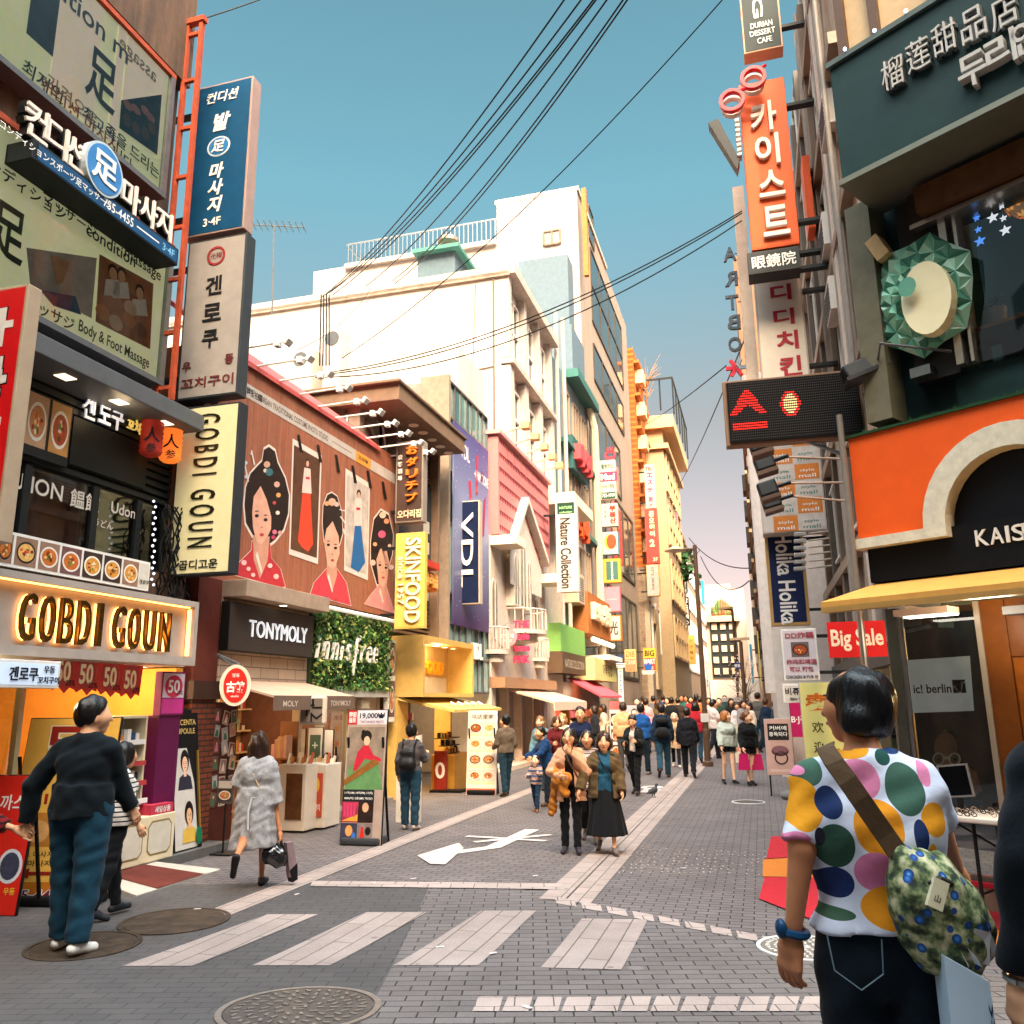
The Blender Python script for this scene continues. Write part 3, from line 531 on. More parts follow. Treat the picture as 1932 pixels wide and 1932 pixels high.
def build_A_shop():
 f=LF;YW=C('d08a34',.7,.1);S0,S1=-6.2,-.52
 t=thing('accessory_shop','brightly lit yellow walled accessory shop interior under the beige sign','shop',f.p(-3,0,-1));b=MB()
 b.box(f,S0,S1,0,2.6,-3.4,-3.3,YW);b.build('back_wall',t);b=MB();b.box(f,S1-.16,S1-.02,.12,2.34,-3.3,-.02,YW);b.build('side_wall',t);b=MB();b.box(f,S0,S1,2.36,2.42,-3.3,-.02,C('e0c8a0'));b.build('ceiling',t);b=MB();b.box(f,S0,S1,-.02,.12,-3.3,.0,C('6a5a4c',.5));b.box(f,-1.75,S1+.6,-.02,.11,0,.42,C('5e5c5a',.6,.2));b.build('floor',t)
 for s in(-3.4,-2.5,-1.6,-1.0):
  for o in(-.35,-1.6):dl(t,f,s,2.355,o,.1,LAMPW)
 plight(f.p(-2.6,2.1,-1.2),150,par=t);plight(f.p(-1.4,2.15,-.5),55,par=t)
 # doorway posts, glass, wall goods
 b=MB();
 for s in(-4.2,-3.05):b.box(f,s-.03,s+.03,.12,2.36,-.1,-.03,C('c9b58a'))
 b.rect(f,-4.2,-3.05,.12,2.36,-.06,GLASS);b.build('door',t)
 rn=random.Random(9);b=MB()
 for i in range(70):
  s=rn.uniform(-5.4,-1);z=rn.uniform(.5,2.0);w=rn.uniform(.05,.13);b.box(f,s-w,s+w,z,z+rn.uniform(.1,.25),-3.3,-3.2+rn.uniform(0,.05),C(rn.choice(['2a5a7a','d8d0c0','8a2a24','3a2a20','4a6a40','c8a048','17140f']),.5,.1))
 o=b.build('wall_goods',t);o['kind']='stuff'
 # sign with the udon name, number banners
 q=(0,1243,228,1297);ff=f.sub(0,0,.62);r=ff.quad(((-40,1236),(116,1252),(110,1302),(-40,1294)));
 sign('restaurant_sign','pale blue lightbox with black brush Korean letters by red fifty banners',ff,(r[0],r[1],r[2],r[3]),-.12,0,C('b9c8dc',.4,.05,em=.5),WHT,[('겐로쿠',.52,.5,.5,INK,dict(w=.36,bold=.02)),('우동',.84,.68,.26,INK,{}),('꼬치구이',.84,.3,.26,INK,{})])
 for i,(u,v)in enumerate(((120,1272),(163,1277),(208,1282),(246,1287))):
  s,z=f.px(u,v,.12);st=thing('hanging_banner','red scalloped banner with big pale number fifty, %s'%['partly behind the blue lightbox','second from the blue lightbox','third from the blue lightbox','nearest to the yellow side wall'][i],'banner',f.p(s,z,.12),'number fifty banners');b=MB();RD=C('c84034',.5,.1,em=.15)
  b.prism(f,[(s-.2,z+.2),(s-.2,z-.1),(s-.13,z-.17),(s-.05,z-.13),(s+.03,z-.2),(s+.1,z-.14),(s+.17,z-.16),(s+.2,z+.2)],.115,.12,RD);b.build('cloth',st);b=MB();b.ell(f,s,z+.05,.15,.17,.124,C('d85a58',.5,0));b.text(f,'50',s-.01,z+.03,.22,.127,C('f0d8a8',.5,0,em=.15),w=.2,d=0,bold=.03);b.text(f,'20%',s+.1,z-.09,.06,.128,INK,d=0);b.build('print',st)
 st=thing('shop_poster','pink sale poster with the number fifty on purple column','poster',f.p(S1+.1,1.6,.1));ff=f.sub(0,0,.3);r=ff.quad(((305,1265),(349,1270),(347,1350),(304,1348)));b=MB();b.box(ff,r[0],r[1],r[2],r[3],-.1,0,C('7a1c50',.5));b.build('board',st);b=MB();w=r[1]-r[0];h=r[3]-r[2];b.rect(ff,r[0]+.02,r[1]-.02,r[2]+.4*h,r[3]-.02,.003,C('d8c4cc'));b.ell(ff,(r[0]+r[1])/2,r[2]+.66*h,w*.38,h*.26,.005,C('c82c50',.5,0));b.text(ff,'50',(r[0]+r[1])/2,r[2]+.66*h,.16,.007,INKW,w=w*.5,d=0,bold=.02);b.text(ff,'20%',r[1]-.1,r[2]+.52*h,.05,.008,INK,d=0);b.rect(ff,r[0]+.02,r[1]-.02,r[2]+.02,r[2]+.38*h,.003,C('c83a86'));b.build('print',st)
 ff=f.sub(0,0,.3);st=thing('shop_column','narrow dark magenta column at accessory shop entrance','column',ff.p(r[0],0));b=MB();b.box(ff,r[0]+.02,r[1]-.02,.11,r[2],-.28,-.02,C('5a1240',.5));b.build('shaft',st);b=MB();b.box(ff,r[0],r[1],.11,.17,-.3,0,GREYM);b.build('foot',st)
 # mannequin poster in the back
 st=thing('shop_poster','tall faded poster of a woman in pale dress inside the yellow shop','poster',f.p(-2.2,.6,-1.8));ff=f.sub(0,0,-1.5);s0,z0=ff.px(176,1500);s1,z1=ff.px(215,1290);b=MB();b.box(ff,s0,s1,z0,z1,-.04,0,C('cfc4bc'));b.build('board',st);b=MB();w=s1-s0;h=z1-z0;b.rect(ff,s0,s1,z0+.45*h,z0+.62*h,.003,C('cc5a90'));b.text(ff,'세니떼',(s0+s1)/2,z0+.53*h,.09*h,.005,INKW,d=0);b.poly(ff,[(s0+.4*w,z0+.9*h),(s0+.65*w,z0+.9*h),(s0+.7*w,z0+.75*h),(s1,z0+.05*h),(s0+.3*w,z0+.05*h),(s0+.45*w,z0+.7*h)],.004,C('a89a9c'));b.ell(ff,s0+.52*w,z0+.95*h,.1*w,.04*h,.004,C('c8a088'));b.build('print',st)
 # cosmetics display rack
 def rack(lab):
  g=f.sub(0,0,0);s0,s1=f.s(*ZD(905,1310),.42),f.s(*ZD(1240,1290),.42);s0=f.s(*ZD(800,1300),.42);st=thing('display_rack',lab,'display rack',f.p((s0+s1)/2,.11,.3));W=C('d8c8a8',.5,.06);z=.11
  b=MB();b.box(f,s0,s1,z,.62,-.1,.42,W);b.build('base_cabinet',st,bev=.01);b=MB();m=(s0+s1)/2
  for x0,x1 in((s0+.06,m-.04),(m+.04,s1-.06)):b.poly(f,[(x0+.06,z+.07),(x1-.06,z+.07),(x1,z+.13),(x1,.5),(x1-.06,.56),(x0+.06,.56),(x0,.5),(x0,z+.13)],.423,C('8a7448'));b.poly(f,[(x0+.07,z+.09),(x1-.07,z+.09),(x1-.015,z+.14),(x1-.015,.49),(x1-.07,.54),(x0+.07,.54),(x0+.015,.49),(x0+.015,z+.14)],.425,C('c8c0b0'))
  b.build('panel',st);b=MB();t0,t1=s0+.0,s1-.38
  for s in(t0,t1):b.box(f,s,s+.03,.62,1.72,-.1,.2,W)
  b.box(f,t0,t1+.03,1.72,1.75,-.1,.2,W);b.box(f,t0,t1,.62,1.72,-.12,-.1,C('c8c4b8'));b.build('frame',st);rn=random.Random(2)
  for j,zz in enumerate((1.44,1.2,.98,.78)):
   b=MB();b.box(f,t0+.03,t1,zz,zz+.02,-.1,.2+.03*j,WHT);b.box(f,t0+.03,t1,zz-.02,zz+.035,.2+.03*j,.215+.03*j,C('a83a3a')if j in(1,2)else WHT);sh=b.build('shelf',st);b=MB();x=t0+.05
   while x<t1-.06:w=rn.uniform(.03,.06);b.box(f,x,x+w,zz+.02,zz+rn.uniform(.08,.16),.02,.16,C(rn.choice(['2a4a6a','5a7a5a','d8d0c8','c87a3a','e0d8d0','1a2a3a','b8b0a8']),.4,0));x+=w+.012
   o=b.build('goods',sh);o['kind']='stuff'
  b=MB();
  for i in range(22):s=s0+.08+i*(s1-s0-.5)/22;b.bar(f.p(s,.64,.1+rn.uniform(0,.2)),f.p(s+rn.uniform(-.02,.06),.74,.25),.012,C(rn.choice(['d8b0b0','e0d8d0','c86a6a'])),5)
  b.box(f,s1-.42,s1-.03,.62,.73,.15,.4,C('b8344a'));b.text(f,'세일상품',s1-.22,.675,.07,.403,INKW,d=0);b.build('tray',st)
 rack('cream cosmetics display rack with stepped shelves in front of yellow shop')
 # leaning cosmetics poster
 ff=f.sub(0,0,0);P=[f.p(*f.px(u,v,.32),.32)for u,v in((310,1352),(344,1352),(380,1602),(330,1606))]
 O=(P[3]+P[2])/2;O.z=.1;R=f.R;Zv=(f.Z*1+f.N*-.12);g=Fl(O,R,Zv);w=.27;h=1.72;st=thing('leaning_poster','black cosmetics poster board with two printed faces leaning by the red column','poster',O);b=MB();b.box(g,-w,w,0,h,-.04,0,BLACK);b.build('board',st,bev=.005);b=MB();b.poly(g,[(-w+.02,.03),(w-.08,.03),(w-.12,.8),(.02,h*.72),(-w+.03,h*.72)],.003,C('c8c0b8'));portrait(b,g,-.03,.98,.5,.005,dress='2a2a38',w=.8);portrait(b,g,.02,.35,.5,.012,dress='d0a848',skin='d8a880',w=.8);b.ell(g,.18,.16,.06,.11,.03,C('1f6a4a',.2));b.text(g,'PLACENTA',-.02,1.56,.07,.004,C('c8a860',.5,0),d=0);b.text(g,'AMPOULE',-.02,1.45,.07,.004,C('c8a860',.5,0),d=0);b.box(g,w-.06,w-.03,.1,1.2,0,.02,C('b89048',.3,.1,.7));b.build('print',st)
 # ramp
 b=MB();q=[G(*ZD(760,1340)),G(*ZD(1300,1390)),G(*ZD(880,1490)),G(*ZD(690,1470))];h=.11
 st=thing('entrance_ramp','red carpeted metal ramp with ribbed pale edges at shop entrance','ramp',q[2]);top=[f.p(-2.35,.1,.42),f.p(-1.35,.1,.42)];bot=[f.p(-2.55,.012,1.15),f.p(-1.15,.012,1.15)];b.add([top[0],top[1],bot[1],bot[0]]+[Vector((x.x,x.y,0))for x in(top[0],top[1],bot[1],bot[0])],[(3,2,1,0),(0,1,5,4),(1,2,6,5),(2,3,7,6),(3,0,4,7)],C('b4aca0',.5,.15));b.build('plate',st);b=MB();b.add([top[0]*.8+top[1]*.2+Vector((0,0,.006)),top[0]*.2+top[1]*.8+Vector((0,0,.006)),bot[0]*.22+bot[1]*.78+Vector((0,0,.006)),bot[0]*.78+bot[1]*.22+Vector((0,0,.006))],[(3,2,1,0)],C('5e2a22',.9,.2));b.build('carpet',st)
build_A_shop()
# ------------------------------------------------------------------ blade signs between the corner building and the mural
SB=dict(group='hanging blade signs')
bsign('blade_sign','blue vertical blade sign with white Korean massage lettering, topmost on its mast',(368,158,459,438),11,.22,C('0f4468',.4,.15),C('9a8078',.5),[('컨디션',.5,.905,.075,INKW,dict(slant=.2)),('발',.52,.73,.12,INKW,dict(slant=.2,bold=.03)),('마',.5,.405,.1,INKW,dict(slant=.2,bold=.03)),('사',.5,.295,.1,INKW,dict(slant=.2,bold=.03)),('지',.5,.185,.1,INKW,dict(slant=.2,bold=.03)),('3·4F',.48,.075,.05,INKW)],deco=lambda b,f,s0,s1,z0,z1,o:(b.ell(f,(s0+s1)/2,z0+.565*(z1-z0),.2,.17,o,C('c0ccd4',.3)),b.ell(f,(s0+s1)/2,z0+.565*(z1-z0),.17,.145,o+.003,C('2c70a8',.4)),b.text(f,'足',(s0+s1)/2,z0+.565*(z1-z0),.2,o+.005,INKW,d=.008,slant=.2,bold=.02)),**SB)
bsign('blade_sign','white vertical blade sign with black brush Korean letters and red seal',(357,450,447,748),11,.22,C('9c9590',.45,.1),C('33383c',.5),[('겐',.5,.69,.12,INK,dict(bold=.02)),('로',.5,.52,.11,INK,dict(bold=.02)),('쿠',.5,.355,.11,INK,dict(bold=.02)),('우',.14,.2,.06,C('6a2a2a')),('동',.84,.215,.06,C('6a2a2a')),('꼬치구이',.5,.095,.065,C('6a2a2a'),dict(w=.86))],deco=lambda b,f,s0,s1,z0,z1,o:(b.ring(f,(s0+s1)/2,z0+.88*(z1-z0),.115,.15,o-.01,o+.004,C('8a2a2c')),b.text(f,'元禄',(s0+s1)/2,z0+.88*(z1-z0),.1,o+.002,C('6a2024'),d=0)),**SB)
bsign('blade_sign','cream vertical blade sign with tall sideways black letters over the beige shop sign',(340,765,433,1084),10.9,.2,C('cfc79c',.45,.06,em=.12),C('2c2f33',.5),[('G O B D I   G O U N',.5,.55,.4,C('33301f',.3,0,.6),dict(rot=-90,w=.79)),('곱디고운',.5,.06,.055,INK,dict(w=.62))],**SB)
def red_board():
 f=Fr(at(22,785,7.3).x,7.3,STREET+90);z0,z1=f.z(22,1018),f.z(22,540);s1=f.s(52,560);st=thing('projecting_sign','tall red projecting sign with fat white Korean letters at left picture edge','sign',f.p(0,z0,0));b=MB();b.box(f,s1-.85,s1,z0,z1,-.16,0,C('a8937c',.4,.1));b.build('cabinet',st,bev=.01);b=MB();b.rect(f,s1-.82,s1-.03,z0+.03,z1-.03,.004,C('c8161a',.35,.08));b.build('face',st);b=MB()
 for i,ch in enumerate('마른안주'):b.text(f,ch,s1-.42,z1-.42-i*.5,.42,.006,INK,w=.62,d=0,bold=.1);b.text(f,ch,s1-.42,z1-.42-i*.5,.4,.01,C('d8d0c8'),w=.6,d=0,bold=.06)
 b.build('lettering',st);b=MB();b.box(f,s1-1.0,s1-.85,z0+.3,z0+.4,-.12,-.04,GREYM);b.box(f,s1-1.0,s1-.85,z1-.4,z1-.3,-.12,-.04,GREYM);b.build('bracket',st)
red_board()
# ------------------------------------------------------------------ mural building
def build_B():
 f=LF;t=thing('mural_building','two storey building clad in brown wood behind the costume mural','building',f.p(3,0,0));s0,s1=-.5,5.86
 part(t,'wall',f,[(s0,s1,3.3,7.0,-9,-.02),(s0,s1,0,3.3,-9,-3.2),(5.5,s1,0,3.3,-3.2,-.02)],C('6a4434',.7,.2))
 b=MB();P=[f.p(s0,6.98,.16),f.p(s1-.9,6.98,.16),f.p(s1-.9,7.55,-.5),f.p(s0,7.9,-.9)];b.add(P+[p-Vector((0,0,.08))for p in P],[(0,1,2,3),(7,6,5,4),(0,4,5,1),(1,5,6,2),(2,6,7,3),(3,7,4,0)],C('b4524e',.6,.18,sc=3));b.build('roof',t)
 st=thing('mural','huge brown wood mural of women in traditional costume with two hanging pictures','mural',f.p(3,3.5,.1));b=MB();b.box(f,-.35,5.84,3.58,7.02,-.02,.1,MURALW);b.build('panel',st)
 b=MB();o=.105;P=lambda L:[f.px(*ZM(x,y),.1)for x,y in L];PALEC=C('d8c8bc',.5,.05);HA=C('241a17',.4,.5,sc=9);SKN=C('d8a088',.5,.18,sc=4)
 zs=f.z(*ZM(170,415),.1),f.z(*ZM(1175,1020),.1);zz=sum(zs)/2;b.rect(f,-.35,5.84,zz-.11,zz+.11,o,C('b8aca2',.5,.1));b.rect(f,f.s(*ZM(912,900),.1),f.s(*ZM(1010,900),.1),zz-.11,zz+.11,o+.002,C('d8923c',.5,0));b.text(f,'韓服拍攝',f.s(*ZM(252,470),.1),zz,.13,o+.002,INK,w=.42,d=0);b.text(f,'KOREAN TRADITIONAL COSTUME PHOTO STUDIO',f.s(*ZM(520,640),.1),zz,.1,o+.002,C('5a4a44'),w=2.25,d=0);b.text(f,'20,000₩',f.s(*ZM(960,890),.1),zz,.1,o+.004,C('5a3a20'),w=.42,d=0);b.rect(f,f.s(*ZM(760,700),.1),f.s(*ZM(890,700),.1),zz-.006,zz+.006,o+.002,C('6a5a54'))
 def grow(L,k):cx=sum(x for x,y in L)/len(L);cy=sum(y for x,y in L)/len(L);return[(cx+(x-cx)*k,cy+(y-cy)*k)for x,y in L]
 H1=[(300,900),(312,825),(345,805),(385,835),(402,910),(450,1010),(476,1120),(470,1240),(440,1340),(385,1410),(345,1440),(240,1380),(195,1300),(185,1180),(195,1070),(225,980),(270,930)];R1=[(235,1420),(355,1440),(360,1530),(420,1600),(452,1715),(430,1722),(120,1640),(150,1560),(230,1480)]
 F1=[(245,1130),(290,1060),(330,1150),(360,1260),(358,1340),(330,1400),(295,1440),(262,1420),(240,1330),(235,1230)];N1=[(240,1380),(350,1390),(335,1550),(285,1665),(245,1540)]
 H2=[(700,1190),(725,1120),(755,1105),(790,1130),(820,1230),(825,1370),(805,1440),(705,1420),(695,1300)];F2=[(703,1420),(720,1340),(760,1290),(800,1390),(805,1500),(780,1580),(755,1600),(725,1570)];R2=[(720,1600),(790,1600),(850,1690),(880,1840),(615,1765),(640,1690)];N2=[(722,1550),(785,1560),(790,1640),(760,1740),(720,1640)]
 H3=[(1010,1420),(1030,1280),(1075,1220),(1125,1250),(1155,1380),(1150,1500),(1120,1600),(1110,1700),(1050,1700),(1010,1560)];F3=[(1045,1540),(1070,1470),(1110,1470),(1130,1560),(1115,1680),(1085,1720),(1060,1690)];R3=[(1065,1700),(1110,1710),(1165,1890),(968,1828),(1000,1780)];N3=[(1062,1670),(1112,1680),(1112,1740),(1086,1830),(1064,1740)]
 for H,F_,R_,N_,rc in((H1,F1,R1,N1,'b8323a'),(H2,F2,R2,N2,'c83a48'),(H3,F3,R3,N3,'d88a84')):
  b.poly(f,P(grow(H,1.06)),o+.001,PALEC);b.poly(f,P(grow(R_,1.03)),o+.0013,PALEC);b.poly(f,P(R_),o+.002,C(rc,.5,.15,sc=9));b.poly(f,P(H),o+.003,HA);b.poly(f,P(N_),o+.004,C('c89078',.5,.2,sc=4));b.poly(f,P(F_),o+.005,SKN)
  cx=sum(x for x,y in F_)/len(F_);cy=sum(y for x,y in F_)/len(F_);w=max(x for x,y in F_)-min(x for x,y in F_);h=max(y for x,y in F_)-min(y for x,y in F_)
  for q in(-.24,.22):E=[(cx+q*w+.11*w*math.cos(i*.785),cy-.02*h+q*w*.45+.03*h*math.sin(i*.785))for i in range(8)];b.poly(f,P(E),o+.007,INK);E=[(x,y-.07*h)for x,y in E];b.poly(f,P([(x,cy-.1*h+q*w*.45+(y-(cy-.09*h+q*w*.45))*.35)for x,y in E]),o+.007,C('4a3028',.5,0))
  E=[(cx+.02*w+.12*w*math.cos(i*.785),cy+.27*h+.03*h*math.sin(i*.785))for i in range(8)];b.poly(f,P(E),o+.007,C('b03a40',.5,0));E=[(cx+.02*w+.06*w*math.cos(i*.785),cy+.14*h+.02*h*math.sin(i*.785))for i in range(8)];b.poly(f,P(E),o+.007,C('b07868',.5,0))
  b.poly(f,P([(cx-.3*w,cy+.62*h),(cx,cy+.95*h),(cx+.05*w,cy+.9*h),(cx-.2*w,cy+.55*h)]),o+.0055,PALEC)
 rn=random.Random(4)
 for x,y,r,c in[(330,920,22,'c89a80'),(345,970,26,'3a6a70'),(320,960,14,'d8c0b0'),(395,1050,20,'d0a088'),(405,1120,16,'d89a5a'),(378,1170,12,'b84a4a'),(400,1235,14,'e0c8b8'),(380,1360,16,'c86a80'),(415,1365,14,'c89a90'),(372,1395,14,'b83a5a'),(755,1165,26,'d8a088'),(720,1175,16,'d89a6a'),(785,1180,16,'d0b0a0'),(1085,1250,22,'e0b8a0'),(1110,1290,18,'d8906a'),(1080,1375,26,'c85a78'),(1020,1560,20,'d8b0a0'),(1140,1590,18,'d8b8a8'),(1035,1440,14,'d89a70'),(1130,1450,12,'d8b0a0'),(180,1560,18,'e0b0b0'),(210,1600,14,'e0b8b0'),(350,1580,16,'e8c0b8'),(390,1650,18,'e0b8b0'),(240,1640,14,'e0b0b0'),(190,910,14,'b8c0c0'),(230,850,10,'c0b8b8'),(195,1000,12,'b8b8c0'),(715,1790,10,'3a4a8a'),(780,1800,10,'a83a3a')]:E=[(x+r*math.cos(i*.785),y+r*math.sin(i*.785))for i in range(8)];b.poly(f,P(E),o+.009,C(c,.5,0))
 for x0,y0,x1,y1 in((175,890,205,1030),(225,830,245,920),(180,1010,235,960),(800,1215,835,1220),(805,1260,838,1300),(825,1340,832,1370)):b.poly(f,P([(x0,y0),(x0+8,y0-4),(x1+8,y1),(x1,y1+6)]),o+.0085,PALEC)
 for Q,bg,sk_,col,hd_,body in(([(500,750),(690,860),(665,1570),(475,1505)],'5a3a28',[(562,1110),(615,1110),(632,1440),(600,1488),(560,1460),(533,1420)],'d8442c',(596,905),[(575,940),(615,950),(622,1110),(558,1105)]),([(845,945),(1005,1045),(990,1675),(835,1610)],'c0b0a4',[(905,1320),(945,1320),(972,1560),(930,1622),(878,1590)],'0f5a94',(930,1110),[(905,1140),(950,1145),(952,1320),(900,1320)])):
  b.poly(f,P(Q),o+.002,PALEC);b.poly(f,P(grow(Q,.9)),o+.004,C(bg,.5,.35,sc=4));b.poly(f,P(sk_),o+.006,C(col,.5,.12));b.poly(f,P(body),o+.006,C('e0c0b4',.5,.1));E=[(hd_[0]+15*math.cos(i*.785),hd_[1]+28*math.sin(i*.785))for i in range(8)];b.poly(f,P(E),o+.006,HA);E=[(hd_[0]+10*math.cos(i*.785),hd_[1]+10+20*math.sin(i*.785))for i in range(8)];b.poly(f,P(E),o+.007,SKN)
  cx=body[0][0]+20;b.poly(f,P([(cx-12,body[0][1]+60),(cx+14,body[0][1]+62),(cx+14,body[0][1]+78),(cx-12,body[0][1]+76)]),o+.008,C('b83038',.5,0))
 for x,y in((548,785),(675,850),(793,915),(902,985),(1000,1018),(1098,1090)):b.poly(f,P([(x-20,y-62),(x-4,y-55),(x+16,y+60),(x-4,y+55)]),o+.01,C('1a1411',.5,0))
 b.build('print',st)
 zt=7.02
 for i,(x,y)in enumerate(((190,80),(330,200),(480,300),(615,400),(745,487),(865,565),(970,640),(1065,710),(1165,785),(1245,840))):
  off=1.05;s,z=f.px(*ZM(x,y),off);s=-.15+i*.64;z=6.98;st=thing('floodlight','small white floodlight on long arm above the costume mural','floodlight',f.p(s,z,.1),'floodlights along the top of the mural');b=MB();b.bar(f.p(s,z,-.05),f.p(s,z+.03,off-.05),.018,WHT);b.build('arm',st);b=MB();c=f.p(s,z,off);g=Fl(c,f.R,f.Z*.8+f.N*.6);b.box(g,-.075,.075,-.04,.07,-.04,.03,WHT);b.build('head',st,bev=.01);b=MB();b.box(f,s-.05,s+.05,z-.04,z+.06,off-.2,off-.12,WHT);b.build('clamp',st)
  # column of wood and brick
 st=thing('brick_column','dark red column, wood cladding above and rough brick below, between two shops','column',f.p(-.2,0,.1));s0,s1=-.5,.02;b=MB();b.box(f,s0,s1,2.18,3.58,-.1,.1,C('5e2a20',.6,.2,sc=5));b.build('cladding',st);b=MB();b.box(f,s0-.04,s1+.03,1.94,2.18,-.1,.16,C('3a241c',.6));b.build('band',st);b=MB();b.box(f,s0,s1,0,1.94,-.1,.12,REDBRICK);b.build('shaft',st)
 # tonymoly front
 BG=bricky('diamond panel','a8917e','9c8674','6a5a50',STREET,.5,.16,.008,bump=.2);st=thing('cosmetics_shop','beige cosmetics shop front with diamond pattern panels under the mural','shop front',f.p(1.2,0,.1));s0,s1=.02,2.42
 b=MB();b.box(f,s0,s1,3.34,3.58,-.1,.5,C('a08a78',.6,.15));b.build('ledge',st,bev=.01);b=MB();b.box(f,s0,s1,2.2,3.34,-.1,.12,BG);b.build('panel',st);b=MB();P4=[f.p(s0,2.2,.12),f.p(s1,2.2,.12),f.p(s1+.1,1.98,.95),f.p(s0+.1,1.98,.95)];AW=C('b89a84',.8,.12);b.add(P4+[p-Vector((0,0,.03))for p in P4],[(3,2,1,0),(4,5,6,7),(0,1,5,4),(2,3,7,6),(0,4,7,3),(1,2,6,5)],AW);aw=b.build('awning',st);b=MB();b.box(f,s0+.1,s1+.1,1.78,1.98,.94,.955,C('6e5a4e',.8,.1));v=b.build('valance',aw);b=MB();b.text(f,'TONYMOLY',2.05,1.87,.08,.957,C('c8b8a8'),w=.68,d=0);b.text(f,'MOLY',.55,1.87,.08,.957,C('c8b8a8'),w=.4,d=0);b.build('lettering',v)
 b=MB();b.box(f,.02,5.5,0,3.3,-3.2,-3.1,C('a87a50',.7));b.build('back_wall',st);b=MB();b.box(f,.02,5.5,2.15,2.2,-3.1,-.1,C('d8c0a0'));b.build('ceiling',st);b=MB();b.box(f,.02,5.5,-.02,.1,-3.1,.0,C('8a7a6a',.4));b.build('floor',st)
 for s in(.5,1.2,1.9,3,4,5):dl(st,f,s,2.145,-.6,.09,LAMPW);dl(st,f,s,2.145,-1.8,.09,LAMPW)
 plight(f.p(1.2,1.95,-1.2),60,par=st);plight(f.p(4.0,1.95,-1.3),90,par=st)
 rn=random.Random(8);b=MB()
 for i in range(4):
  z=.5+i*.42;b.box(f,.1,5.4,z,z+.03,-3.1,-2.8,C('c8a878'));x=.15
  while x<5.3:w=rn.uniform(.03,.09);b.box(f,x,x+w,z+.03,z+rn.uniform(.1,.3),-3.05,-2.88,C(rn.choice(['c87a5a','d8c8b8','a83a3a','5a3a28','e0d0c0','8a9a7a','d09a4a']),.4,0));x+=w+.02
 o_=b.build('shelf_goods',st);o_['kind']='stuff'
 sign('shop_sign','dark grey shop sign with glowing white block letters under the mural',f,(.0,2.34,2.6,3.28),.12,.26,C('3a322e',.5,.1),C('1a1816',.5),[('TONYMOLY',.55,.5,.36,C('eef4ff',.4,0,em=.3),dict(w=.7,d=.02,bold=.0))],fw=.01)
 dl(st,f,1.15,3.335,.4,.06)
 # innisfree green wall
 st=thing('green_wall_sign','shop sign of living ivy with big white script letters','sign',f.p(3.8,2,.2));s0,s1=2.44,5.5;z0,z1=2.16,3.42;b=MB();b.box(f,s0,s1,z0,z1,-.05,.16,C('2c3a20',.8));b.box(f,s0,s1,1.98,z0,-.05,.2,WHT);b.build('backing',st)
 leafs=[C(h,.5,.3,sc=30)for h in('2f5a2a','4c7a34','7a9a4a','1f3f1f','a8a860')];b=MB();rn=random.Random(6)
 for i in range(4200):
  s=rn.uniform(s0,s1);z=rn.uniform(z0-.05,z1+.05);c=f.p(s,z,.17+rn.uniform(0,.14));r=rn.uniform(.016,.055);d=Vector((rn.gauss(0,1),rn.gauss(0,1),rn.gauss(0,1))).normalized();u=(f.N+d*.8).normalized();a=u.orthogonal().normalized();a.rotate(Matrix.Rotation(rn.uniform(0,6.28),3,u));q=u.cross(a);b.add([c-a*r,c+q*r*.6,c+a*r,c-q*r*.6],[(0,1,2,3)],leafs[int(rn.random()**1.3*5)])
 for i in range(260):s=rn.uniform(s0,s1);p=f.p(s,z0,.2+rn.uniform(0,.03));b.add([p+f.R*-.012,p+f.R*.012,p+f.R*rn.uniform(-.03,.03)-f.Z*rn.uniform(.05,.16)],[(0,1,2)],leafs[2])
 o_=b.build('ivy',st);o_['kind']='stuff'
 b=MB();IW=C('e6e0d8',.4,0);xs=[(685,560),(735,560)]
 for ch,x,h,dz in(('i',695,.34,0),('n',745,.3,-.03),('n',805,.3,-.03),('i',850,.34,0),('s',890,.3,-.03),('f',940,.72,-.06),('r',985,.3,-.03),('e',1025,.3,-.03),('e',1065,.3,-.03)):s=f.s(*ZT(x,560),.36);b.text(f,ch,s,2.78+dz,h,.26,IW,w={'i':.05,'f':.17,'r':.13,'s':.14}.get(ch,.18),d=.045,bold=-.004,slant=.25)
 b.build('lettering',st);b=MB();b.bar(f.p(2.6,3.47,.3),f.p(5.6,3.47,.3),.035,C('e8e0d4',.3,0,em=.6),10);single(b,'tube_light','long white tube light over the ivy shop sign','tube light')
 r=f.quad(((736,1205),(744,1207),(744,1310),(737,1308)),.3)
 st=thing('food_poster','narrow poster of dishes at the right end of the ivy sign','poster',f.p(5.55,1.6,.2));b=MB();b.box(f,5.5,5.82,1.5,3.1,.1,.2,WHT);b.build('board',st);b=MB();food(b,f,5.53,5.8,2.4,3.05,.204,51);food(b,f,5.53,5.8,1.6,2.3,.204,52);b.build('print',st)
 # lower shop front of the ivy shop
 st=thing('cosmetics_shop','pale shop front with glass doors below the ivy sign','shop front',f.p(4,0,0));b=MB();CW=C('c0a888',.6,.1)
 for s in(2.44,3.2,4.2,5.42):b.box(f,s-.04,s+.06,0,1.98,-.1,.03,CW)
 b.box(f,2.44,5.5,1.72,1.98,-.12,.0,CW);b.build('frame',st);b=MB();b.rect(f,3.2,5.42,.1,1.72,-.02,GLASS);b.build('pane',st);b=MB();b.box(f,4.5,4.85,1.76,1.94,.0,.12,C('c8b8a0'));b.build('speaker',st,bev=.02);b=MB();b.box(f,2.44,5.5,-.02,.1,-.1,.35,C('8a8078',.6,.2));b.build('step',st)
